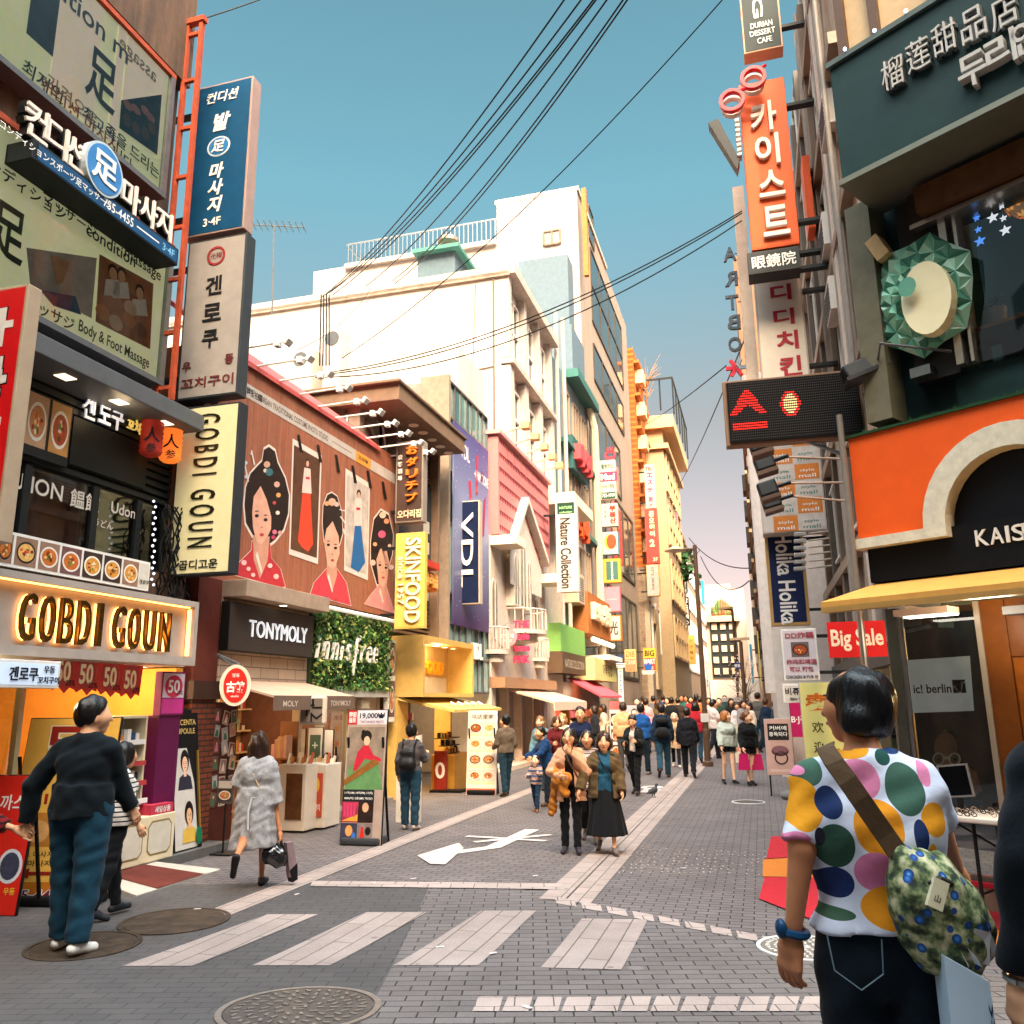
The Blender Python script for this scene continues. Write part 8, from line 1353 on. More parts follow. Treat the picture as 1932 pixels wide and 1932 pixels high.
# ------------------------------------------------------------------ lamp posts, vehicle, bird
def street():
 BR=C('5a4636',.45,.15,.3)
 p=G(1336,1446);t=thing('street_lamp','tall brown street lamp with shallow dish head beside walking crowd','street lamp',p);f=Fr(p.x,p.y,STREET+90);zt=f.z(1321,1028);b=MB();g=Fr(p.x,p.y,0,0);b.lathe(g,[(.16,0),(.16,.12),(.095,.16),(.095,1.0),(.08,1.05),(.06,zt),(.001,zt+.02)],BR,12);b.build('pole',t,smooth=False);b=MB();s1=f.s(1282,1032);b.bar(f.p(0,zt-.12,0),f.p(s1,zt-.1,0),.04,BR);b.build('arm',t);b=MB();q=f.sub(f.s(1274,1032),zt-.12,0);b.lathe(q,[(.02,.12),(.12,.1),(.34,-.02),(.3,-.03),(.05,-.02)],C('b8a488',.4,.1),18);b.build('lamp_head',t,smooth=True);b=MB();r=f.rect(1329,1358,1343,1372);b.box(f,-.12,.12,.98+.25,1.22+.25,-.11,.11,C('b8b4b0'));b.build('notice_band',t)
 for u,v,ut,vt,ah,y,lab in((1395,1345,1397,1150,1360,48,'slim far street lamp with flat head before the street end building'),(1407,1345,1404,1210,1382,36,'thin dark pole with short arm near right row')):
  p=at(u,1345,y);p.z=0;f=Fr(p.x,p.y,STREET+90);t=thing('street_lamp',lab,'street lamp',p);zt=f.z(ut,vt);b=MB();b.bar(f.p(0,0,0),f.p(0,zt,0),.08,BR,8);b.build('pole',t);b=MB();s1=f.s(ah,vt);b.bar(f.p(0,zt,0),f.p(s1,zt+.1,0),.05,BR);b.box(f,s1-.1,s1+.7,zt+.05,zt+.16,-.12,.12,C('a08a70'));b.build('arm',t)
  # van
 p=at(1388,1350,44);f=Fr(p.x,p.y,STREET+90,0);t=thing('parked_van','silver van facing the crowd at the far end of street','van',(p.x,p.y,0));S=C('b8b4b0',.3,.05,.4,coat=.5);b=MB();P=[(-.85,.35),(.85,.35),(.88,1.05),(.74,1.85),(.6,1.95),(-.6,1.95),(-.74,1.85),(-.88,1.05)];b.prism(f,P,-4,0,S);b.build('body',t,bev=.05);b=MB();b.poly(f,[(-.72,1.12),(.72,1.12),(.64,1.75),(-.64,1.75)],.01,C('3c5058',.1,.2));b.build('windscreen',t)
 for s in(-1,1):
  b=MB();b.disc(f,s*.62,.78,.16,.11,.0,.03,C('e8e4dc',.2));b.build('headlight',t);b=MB();g=Fl(f.p(s*.72,.32,-.9),f.N,f.Z);b.disc(g,0,0,.32,.32,-.1,.1,BLACK,18);b.build('wheel',t);b=MB();b.box(f,s*1.02-.08,s*1.02+.08,1.1,1.3,-.5,-.4,BLACK);b.build('mirror',t)
 b=MB();b.box(f,-.4,.4,.62,.85,.0,.02,DARKM);b.build('grille',t);b=MB();b.box(f,-.26,.26,.42,.54,.05,.07,WHT);b.box(f,-.86,.86,.35,.6,.0,.05,S);b.build('bumper',t)
 # bare blossoming tree far right
 p=at(1408,1350,40);p.z=0;t=thing('street_tree','thin bare blossoming young tree in front of the far buildings','tree',p);rn=random.Random(6);b=MB();b.tube([p,p+Vector((0,0,1.6)),p+Vector((.1,0,2.6))],[.07,.05,.03],C('5a4636',.8));b.build('trunk',t);b=MB()
 for i in range(26):a=p+Vector((0,0,rn.uniform(1.2,2.5)));c=a+Vector((rn.uniform(-.7,.7),rn.uniform(-.6,.6),rn.uniform(.4,1.6)));b.tube([a,(a+c)/2+Vector((0,0,.1)),c],[.022,.016,.008],C('6a5444',.8),4)
 b.build('branch',t);b=MB();fl=C('d8b8b4',.7,.1)
 for i in range(240):c=p+Vector((rn.gauss(0,.42),rn.gauss(0,.4),rn.uniform(1.6,3.9)));r=.035;d=Vector((rn.gauss(0,1),rn.gauss(0,1),rn.gauss(0,1))).normalized();a=d.orthogonal().normalized()*r;q=d.cross(a);b.add([c-a,c+q,c+a,c-q],[(0,1,2,3)],fl)
 b.build('crown',t)
 # pigeon
 p=G(1233,1506);t=thing('pigeon','dark pigeon walking on the paving near the pale kerb line','pigeon',p);M=np.eye(3);k=1
 def bird(P):return un([cap(P,(-.08,0,.13),(.05,0,.15),.045,.055),cap(P,(.06,0,.16),(.1,0,.23),.032,.022),elp(P,(.11,0,.245),(.03,.024,.025)),cap(P,(-.08,0,.13),(-.19,0,.1),.03,.012),cap(P,(.13,0,.24),(.16,0,.235),.009,.003),cap(P,(0,.02,.1),(.0,.025,.01),.01,.006),cap(P,(0,-.02,.1),(.02,-.03,.01),.01,.006)],.025)
 V,F=snet(bird,(-.25,-.1,0),(.2,.1,.3),.009);b=MB();a=rad(40);R=np.array([[math.cos(a),math.sin(a),0],[-math.sin(a),math.cos(a),0],[0,0,1]]);b.add((V@R+np.array(p)).tolist(),F.tolist(),C('3a3c42',.6,.3,sc=40));b.build('body',t,smooth=True)
street()
# ------------------------------------------------------------------ boards and stalls on the pavement
def standboard(name,lab,u0,u1,vt,vb,az,print_,w=None,lean=8,base=None,cat='sign board',frame=BLACK,ch=.0,uv=None):
 p=G((u0+u1)/2,vb);f0=Fr(p.x,p.y,az,p.z);s0=f0.px(u0,(vt+vb)/2)[0];s1=f0.px(u1,(vt+vb)/2)[0];h=f0.px((u0+u1)/2,vt)[1]-p.z+p.z*0;h=f0.px((u0+u1)/2,vt)[1]
 t=thing(name,lab,cat,p);g=Fl(f0.p(0,ch,0),f0.R,f0.Z*math.cos(rad(lean))-f0.N*math.sin(rad(lean)))
 b=MB();b.box(g,s0,s1,0,h-ch,-.03,0,frame);b.build('board',t,bev=.004);b=MB();print_(b,g,s0+.01,s1-.01,.01,h-ch-.01,.003);b.build('print',t)
 b=MB();q=Fl(f0.p(0,0,-.35),f0.R,f0.Z*math.cos(rad(lean+6))+f0.N*math.sin(rad(lean+6)))
 for s in(s0+.03,s1-.06):b.box(q,s,s+.03,0,(h-ch)*.8,-.02,0,BLACK)
 b.build('rear_leg',t)
 if base:b=MB();b.box(f0,s0+.02,s1-.02,-.0,.1,-.3,.04,base);b.build('base',t,bev=.03)
 return t
def boards():
 def massage(b,g,s0,s1,z0,z1,o):
  w=s1-s0;h=z1-z0;Y=C('dca84a',.5,.06);RD=C('8a2016',.5,0);X=lambda x:s0+x*w;Zz=lambda z:z0+z*h
  b.rect(g,s0,s1,z0,z1,o,Y);b.rect(g,X(.03),X(.97),Zz(.3),Zz(.48),o+.001,C('b8762c',.5,.3,sc=8));b.rect(g,s0,s1,z0,Zz(.12),o+.001,C('b86a1c',.5,.05))
  b.text(g,'足',X(.48),Zz(.83),.26*h,o+.002,C('e8dcc0'),w=.66*w,d=0,bold=.06);b.text(g,'足',X(.48),Zz(.83),.25*h,o+.004,RD,w=.62*w,d=0,bold=.03);b.text(g,'(40분)',X(.06),Zz(.63),.06*h,o+.002,INK,d=0,al='l');b.text(g,'₩18,000',X(.06),Zz(.55),.07*h,o+.002,RD,d=0,al='l',w=.8*w,bold=.03)
  for x,c in((.3,'d8a060'),(.6,'8a4a1c'),(.75,'e0b070')):b.ell(g,X(x),Zz(.38),.12*w,.06*h,o+.002,C(c,.5,.3))
  b.text(g,'스포츠 마사지',X(.04),Zz(.262),.032*h,o+.002,INK,w=.46*w,d=0,al='l');b.text(g,'₩20,000',X(.56),Zz(.262),.04*h,o+.002,RD,w=.4*w,d=0,al='l',bold=.02);b.text(g,'발  마사지',X(.1),Zz(.215),.032*h,o+.002,INK,w=.4*w,d=0,al='l');b.text(g,'₩18,000',X(.56),Zz(.215),.04*h,o+.002,RD,w=.38*w,d=0,al='l',bold=.02)
  b.poly(g,[(X(.1),Zz(.163)),(X(.28),Zz(.19)),(X(.28),Zz(.172)),(X(.88),Zz(.176)),(X(.88),Zz(.155)),(X(.28),Zz(.153)),(X(.28),Zz(.137))],o+.002,RD);b.text(g,'755-4455 3F',X(.5),Zz(.055),.055*h,o+.002,INKW,w=.88*w,d=0,bold=.07);b.text(g,'755-4455 3F',X(.5),Zz(.055),.05*h,o+.004,C('6a1c30',.5,0),w=.86*w,d=0,bold=.02)
 standboard('massage_board','yellow standing massage board with large red foot character, prices and arrow',12,192,1352,1712,96,massage,lean=7,base=BLACK)
 def red(b,g,s0,s1,z0,z1,o):b.rect(g,s0,s1,z0,z1,o,C('c8241a',.45,.08));b.ell(g,s1-.14,z0+.34*(z1-z0),.13,.15,o+.002,C('c8ccd4'));b.ell(g,s1-.14,z0+.34*(z1-z0),.1,.12,o+.003,C('3a3c50',.4,.3,sc=20));b.text(g,'우동',s1-.1,z0+.2,.06,o+.003,C('e0b83c'),d=0);b.text(g,'돈까스',s1-.3,z0+.8*(z1-z0),.14,o+.003,INKW,d=0)
 standboard('red_board','red standing menu board with blue rimmed bowl cut by left picture edge',-95,44,1462,1728,100,red,lean=6)
 def hanbok(b,g,s0,s1,z0,z1,o):
  w=s1-s0;h=z1-z0;X=lambda x:s0+x*w;Zz=lambda z:z0+z*h;b.rect(g,s0,s1,z0,z1,o,C('a89488',.5,.15));b.rect(g,s0,s1,Zz(.89),z1,o+.001,C('d0c8d0'));b.rect(g,s0,X(.24),Zz(.89),z1,o+.002,C('b8262c'));b.text(g,'韓服\n攝影',X(.12),Zz(.945),.085*h,o+.004,INKW,w=.19*w,d=0);b.text(g,'19,000₩',X(.62),Zz(.955),.05*h,o+.003,C('1c2a3a'),w=.64*w,d=0,bold=.03);b.text(g,'TAKE HANBOK PHOTO',X(.62),Zz(.91),.02*h,o+.003,C('6a3a5a'),w=.6*w,d=0)
  b.rect(g,X(.04),X(.96),Zz(.42),Zz(.87),o+.001,C('8a7a6c',.5,.35,sc=6));b.poly(g,[(X(.02),Zz(.4)),(X(.98),Zz(.4)),(X(.86),Zz(.58)),(X(.62),Zz(.66)),(X(.4),Zz(.64)),(X(.1),Zz(.56))],o+.002,C('5f8a58',.5,.25,sc=7));b.poly(g,[(X(.2),Zz(.54)),(X(.3),Zz(.68)),(X(.44),Zz(.73)),(X(.58),Zz(.73)),(X(.7),Zz(.66)),(X(.9),Zz(.63)),(X(.9),Zz(.61)),(X(.62),Zz(.62)),(X(.5),Zz(.63)),(X(.3),Zz(.54))],o+.003,C('b8263c',.5,.2,sc=25));b.ell(g,X(.5),Zz(.8),.14*w,.045*h,o+.003,C('17120f'));b.ell(g,X(.52),Zz(.765),.075*w,.035*h,o+.004,C('dcae90'));b.ell(g,X(.42),Zz(.83),.05*w,.02*h,o+.004,C('17120f'))
  b.poly(g,[(X(.02),Zz(.43)),(X(.0),Zz(.47)),(X(.72),Zz(.63)),(X(.88),Zz(.6))],o+.006,C('8a5a2c',.4,.3,sc=12));b.rect(g,s0,X(.78),Zz(.31),Zz(.4),o+.002,C('1c1e24'));b.text(g,'11여(AM) 18여(PM) 17(여)',X(.39),Zz(.375),.022*h,o+.004,INKW,w=.7*w,d=0);b.text(g,'000(여) 2층(₩) 70(남)',X(.39),Zz(.335),.022*h,o+.004,INKW,w=.7*w,d=0)
  for x0,x1,a,c,col in((.0,.4,.16,.31,'a8384a'),(.4,.78,.16,.31,'2a1c1a'),(.0,.4,.02,.155,'3c3a50'),(.4,.78,.02,.155,'8a7a78')):b.rect(g,X(x0),X(x1),Zz(a),Zz(c),o+.002,C(col,.5,.4,sc=9))
  for x in(.04,.12,.2,.28):b.rect(g,X(x),X(x+.05),Zz(.2),Zz(.3),o+.003,C('c83a6a'))
  b.poly(g,[(X(.0),Zz(.17)),(X(.4),Zz(.17)),(X(.4),Zz(.22))],o+.003,C('d89a3a'));b.ell(g,X(.58),Zz(.27),.08*w,.035*h,o+.003,C('d0a080'));b.poly(g,[(X(.46),Zz(.03)),(X(.6),Zz(.03)),(X(.55),Zz(.13)),(X(.5),Zz(.13))],o+.003,C('c8281c'));b.ell(g,X(.67),Zz(.1),.07*w,.03*h,o+.003,C('17120f'));b.ell(g,X(.2),Zz(.1),.09*w,.04*h,o+.003,C('d89a5a'));b.ell(g,X(.32),Zz(.06),.05*w,.03*h,o+.003,C('3a6ac8'))
 standboard('banner_stand','tall photo banner stand of woman in red and green costume with price 19,000',644,722,1338,1596,104,hanbok,lean=5,base=C('34363a',.6))
 def menu(b,g,s0,s1,z0,z1,o):
  w=s1-s0;h=z1-z0;b.rect(g,s0,s1,z0,z1,o,C('d8ccc0',.5,.05));b.rect(g,s0,s1,z0,z0+.07*h,o+.001,C('d86a48'));b.text(g,'乌达里家',(s0+s1)/2,z0+.93*h,.06*h,o+.003,C('2a2428'),w=.78*w,d=0)
  for j in range(4):
   for i in range(2):a=s0+w*(.06+i*.47);zz=z0+h*(.12+j*.19);food(b,g,a,a+w*.42,zz+.04*h,zz+.17*h,o+.002,90+j*2+i,C('c8b8a8'));b.rect(g,a,a+w*.42,zz,zz+.035*h,o+.002,C('dcc8a0'))
 standboard('menu_board','white standing menu board with eight dish photographs and Chinese heading',879,935,1340,1500,104,menu,lean=6,base=BLACK,frame=WHT)
 def cushion(b,g,s0,s1,z0,z1,o):w=s1-s0;h=z1-z0;b.rect(g,s0,s1,z0,z1,o,C('b8948a',.5,.1));b.rect(g,s0+.1*w,s0+.9*w,z0+.62*h,z0+.92*h,o+.001,C('1c1416'));b.text(g,'커버에',(s0+s1)/2,z0+.84*h,.08*h,o+.003,INKW,w=.66*w,d=0);b.text(g,'중독되다',(s0+s1)/2,z0+.73*h,.08*h,o+.003,INKW,w=.7*w,d=0);b.ell(g,s0+.52*w,z0+.42*h,.33*w,.09*h,o+.002,C('4a2a30'));b.ell(g,s0+.52*w,z0+.45*h,.3*w,.07*h,o+.003,C('7a5058'));b.ring(g,s0+.55*w,z0+.3*h,.2*w,.26*w,o,o+.003,C('2a1a1c'));b.rect(g,s0+.1*w,s0+.9*w,z0+.05*h,z0+.1*h,o+.002,C('c8a89c'))
 standboard('cosmetics_board','framed cosmetics board with black Korean headline and round compact on right pavement',1446,1498,1356,1506,106,cushion,lean=4,ch=.42,frame=C('a8a09c',.4))
 def pink(b,g,s0,s1,z0,z1,o):b.rect(g,s0,s1,z0,z1,o,C('b8185a',.5,.05));b.rect(g,s0,s1,z0+.32*(z1-z0),z0+.6*(z1-z0),o+.001,C('b8a49c',.5,.2));b.text(g,'B·J쥬',(s0+s1)/2,z0+.78*(z1-z0),.09*(z1-z0),o+.002,INKW,d=0)
 standboard('pink_board','magenta upright board with white letters behind cosmetics board',1496,1530,1318,1502,104,pink,lean=2)
 def yel(b,g,s0,s1,z0,z1,o):
  w=s1-s0;h=z1-z0;b.rect(g,s0,s1,z0,z1,o,C('d0cc80',.5,.05));b.text(g,'卖',s0+.4*w,z0+.86*h,.13*h,o+.002,C('c8641c'),w=.6*w,d=0,bold=.04)
  for i,ch in enumerate('欢迎中国'):b.text(g,ch,s0+.36*w,z0+(.68-i*.14)*h,.08*h,o+.002,C('4a4420'),d=0)
 standboard('chinese_board','pale yellow upright board with orange and dark Chinese characters behind black bob hair',1519,1600,1286,1560,102,yel,lean=2,frame=C('a8a6a4',.4))
 def art(b,g,s0,s1,z0,z1,o):w=s1-s0;h=z1-z0;b.rect(g,s0,s1,z0,z1,o,C('c8c0a8'));b.rect(g,s0+.1*w,s1-.1*w,z0+.5*h,z1-.05*h,o+.001,C('b8b49c',.5,.3,sc=6));b.text(g,'ARTBOX',(s0+s1)/2,z0+.36*h,.12*h,o+.002,C('c8402c'),w=.8*w,d=0,bold=.03)
 standboard('stationery_board','cream stationery shop board with red capitals behind the two girls',1385,1412,1368,1440,106,art,lean=4)
 def wide(b,g,s0,s1,z0,z1,o):w=s1-s0;h=z1-z0;b.rect(g,s0,s1,z0,z1,o,C('c8b8b4'));b.rect(g,s0,s1,z0+.86*h,z1,o+.001,C('a85a58'));[food(b,g,s0+.1*w,s1-.1*w,z0+(.1+j*.25)*h,z0+(.3+j*.25)*h,o+.002,200+j)for j in range(3)]
 standboard('food_board','tall board of dishes with red header in front of far left shops',1150,1172,1322,1442,106,wide,lean=2);
 def grey(b,g,s0,s1,z0,z1,o):b.rect(g,s0,s1,z0,z1,o,C('b4aab0'));b.text(g,'세일',(s0+s1)/2,z0+.5*(z1-z0),.15*(z1-z0),o+.002,C('a83a4a'),d=0)
 standboard('notice_board','pale grey notice panel next to the dish board behind walking crowd',1174,1208,1330,1430,106,grey,lean=1)
 # cosmetics counters in front of the beige shop
 f=LF
 for i,(u0,u1,lab)in enumerate(((527,573,'white cosmetics counter with dark glass door, left of the pair'),(574,611,'white cosmetics counter with red poster panel, right of the pair'))):
  p=G((u0+u1)/2,1572-i*6);o=(p-f.O).dot(f.N);s=(p-f.O).dot(f.R);g=Fr(p.x,p.y,106);r=g.rect(u0,1444,u1,1572-i*6);t=thing('counter',lab,'counter',p,'white cosmetics counters');b=MB();b.box(g,r[0],r[1],.03,r[3],-.5,0,C('cdbfae',.5,.06));b.build('cabinet',t,bev=.01);b=MB();w=r[1]-r[0];h=r[3];b.box(g,r[0]+.3*w,r[1]-.12*w,.2*h,.88*h,0,.012,C('5a3a24',.2,.4,sc=6)if i==0 else C('b84a34',.5,.1));b.build('door_panel',t)
  if i:b2=MB();b2.ell(g,r[0]+.6*w,.7*h,.16*w,.12*h,.014,C('d8a838'));b2.text(g,'달팽이',r[0]+.6*w,.35*h,.1,.014,INKW,w=.4*w,d=0);b2.build('print',t)
  b=MB();rn=random.Random(i)
  for k in range(12):x=r[0]+w*(.05+k*.075);hh=rn.uniform(.08,.2);q=Fl(g.p(x,r[3],rn.uniform(-.35,-.1)),g.R,g.Z*.9-g.N*.4);b.box(q,0,w*.065,0,hh,-.05,0,C(rn.choice(['c89a5a','d8c8b0','b87a3a','e0d8c8','a85a3a'])))
  b.box(g,r[0],r[1],r[3],r[3]+.015,-.5,0,WHT);o_=b.build('goods',t);o_['kind']='stuff'
 def pr(seed):
  def q(b,g,s0,s1,z0,z1,o):
   rn=random.Random(seed);b.rect(g,s0,s1,z0,z1,o,C(rn.choice(['c8b0a0','d0c4b8','b89080'])))
   if seed%2:portrait(b,g,(s0+s1)/2-.1*(s1-s0),z0+.55*(z1-z0),.4*(z1-z0),o+.002,w=.8);portrait(b,g,(s0+s1)/2+.2*(s1-s0),z0+.5*(z1-z0),.36*(z1-z0),o+.008,w=.8)
   else:b.rect(g,s0+.12*(s1-s0),s1-.12*(s1-s0),z0+.5*(z1-z0),z1-.08*(z1-z0),o+.001,C('4a5a48'));b.text(g,'1+1',(s0+s1)/2,z0+.8*(z1-z0),.1*(z1-z0),o+.003,C('c8d0b8'),d=0);b.text(g,'1+1',(s0+s1)/2,z0+.62*(z1-z0),.1*(z1-z0),o+.003,C('c8d0b8'),d=0);b.rect(g,s0+.12*(s1-s0),s1-.12*(s1-s0),z0+.1*(z1-z0),z0+.42*(z1-z0),o+.001,C('3a4644'))
  return q
 standboard('shop_poster','poster board of two printed faces at beige cosmetics shop entrance',550,573,1374,1540,104,pr(11),lean=1,cat='poster');standboard('shop_poster','dark green one plus one offer board beside the white counters',577,606,1372,1545,104,pr(12),lean=1,cat='poster',frame=C('2a3834'));standboard('shop_poster','narrow pale skin care poster left of the costume banner stand',608,626,1376,1545,104,pr(13),lean=1,cat='poster')
 p=G(522,1560);g=Fr(p.x,p.y,106);t=thing('gondola_rack','open wooden rack hung with pink packets in beige shop entrance','rack',p);r=g.rect(513,1362,538,1560);b=MB();b.box(g,r[0],r[1],0,r[3],-.3,-.26,C('8a5a34'));[b.box(g,r[0],r[1],z,z+.03,-.26,0,C('8a5a34'))for z in(.1,.55,1.0)];b.build('frame',t);b=MB();rn=random.Random(9);[b.box(g,r[0]+i*.055,r[0]+.05+i*.055,z,z+rn.uniform(.2,.36),-.2,-.02,C(rn.choice(['c88a78','d8a890','b86a5a','d0b068'])))for z in(.13,.58,1.03)for i in range(max(1,int((r[1]-r[0])/.055)))];o_=b.build('packets',t);o_['kind']='stuff'
 p=G(735,1560);b=MB();g=Fr(p.x,p.y,106,0);b.prism(g,[(-.12,0),(.28,0),(.28,1.35),(.05,1.3),(-.12,1.05)],-.6,-.5,C('dcd0c0',.6));single(b,'white_screen','plain white angled screen between banner stand and yellow shop','screen');p=G(830,1495);g=Fr(p.x,p.y,106,0);t=thing('red_number_stand','small dark red stand with a white number zero by yellow shop step','sign board',p);b=MB();b.box(g,-.14,.14,.05,.85,-.1,0,C('8a2a1c',.5));b.build('board',t,bev=.01);b=MB();b.text(g,'0',0,.45,.34,.001,INKW,d=.004,bold=.02);b.build('lettering',t);b=MB();b.box(g,-.2,.5,0,.05,-.3,.1,BLACK);b.build('base',t)
 # carpets and folding table on the right
 def mat(q,m,lab):b=MB();gpx(b,q,m,.014,5);tag(b.build('carpet'),lab,'carpet')
 RC=cloth('a8202c',.95,.12);OCt=cloth('b86a28',.95,.12)
 mat([(1432,1698),(1640,1780),(1660,1660),(1443,1657)],RC,'red carpet corner left of the woman in dotted shirt, nearer piece');mat([(1439,1656),(1620,1660),(1620,1612),(1440,1624)],OCt,'orange carpet strip between two red carpet pieces');mat([(1446,1622),(1640,1612),(1640,1575),(1455,1580)],RC,'red carpet corner left of the woman in dotted shirt, farther piece');mat([(1770,1765),(1960,1750),(1960,1690),(1760,1700)],RC,'red carpet under the folding table');mat([(1775,1800),(1960,1795),(1960,1752),(1772,1767)],OCt,'orange carpet in front of folding table')
 p=KF.p(.95,0,.75);f=KF;t=thing('folding_table','white folding table with black tube legs before the printed glass','table',p);z=1.0;zt=f.z(1830,1541,.85);s0,s1=f.s(1762,1545,.85),f.s(1762,1545,.85)+1.5;b=MB();b.box(f,s0,s1,zt-.045,zt,.3,.9,C('c8bcb0',.5,.06));b.build('tabletop',t,bev=.012);
 for s in(s0+.3,s1-.15):
  for o in(.36,.82):b=MB();b.bar(f.p(s,gz(0,7.5),o),f.p(s,zt-.045,o),.016,BLACK,8);b.build('leg',t)
 b=MB();b.bar(f.p(s0+.3,.3,.82),f.p(s0+.3,.3,.36),.01,BLACK);b.bar(f.p(s0+.05,zt-.08,.6),f.p(s0+.75,zt-.45,.6),.01,BLACK);b.build('brace',t)
 b=MB();rn=random.Random(5)
 for i in range(46):s=rn.uniform(s0+.04,s1-.05);o=rn.uniform(.34,.86);q=Fl(f.p(s,zt+.012,o),f.R,f.Z);b.ring(Fl(f.p(s,zt+.02,o),f.R,f.N*.5+f.Z*.8),-.03,0,.018,.024,-.002,.002,C(rn.choice(['3a302a','8a7a6a','17181a','b8a898'])));b.ring(Fl(f.p(s,zt+.02,o),f.R,f.N*.5+f.Z*.8),.03,0,.018,.024,-.002,.002,C('3a302a'))
 o_=b.build('spectacles');o_['kind']='stuff'
 st=thing('table_mirror','square tilted table mirror standing on white folding table','mirror',f.p(s0+.12,zt,.6));g=Fl(f.p(s0+.12,zt+.12,.6),f.R*.98+f.Z*.12,f.Z*.98-f.R*.12);b=MB();b.box(g,-.13,.13,.0,.27,-.02,0,C('a8a4a0',.3,.1,.7));b.build('frame',st);b=MB();b.rect(g,-.115,.115,.015,.255,.003,C('14161a',.05,0,.6));b.build('glass',st);b=MB();b.bar(g.p(0,0,-.01),f.p(s0+.12,zt,.58),.025,BLACK);b.build('stand',st)
 p=G(1490,1508);b=MB();b.sph((p.x,p.y,.07),(.17,.12,.1),C('6e6c6a',.9,.2),12,8);single(b,'stone_weight','rounded grey stone weight at the foot of cosmetics board','weight',smooth=True)
 for i,(u,v)in enumerate(((1160,1395),(1172,1402),(1140,1415),(1125,1400))):p=G(u,v+20);g=Fr(p.x,p.y,106,0);st=thing('street_stall',['goods stall heaped with colourful packets behind the dish board','low goods stall with bright boxes by the food board','wooden stall of small goods near the pink awning','stall of red and cream goods under orange eave'][i],'stall',p,'stalls along the left shops');b=MB();b.box(g,-.5,.5,0,.75,-.4,.2,C('a0704a'));b.build('table',st);b=MB();rn=random.Random(i);[b.box(g,x:=rn.uniform(-.48,.4),x+.1,.75,.75+rn.uniform(.06,.35),y:=rn.uniform(-.38,.1),y+.08,C(rn.choice(['c8402c','d8b05a','e0d0b8','8a3a4a','5a7a4a','d87a3a'])))for k in range(50)];o_=b.build('goods',st);o_['kind']='stuff'
boards()
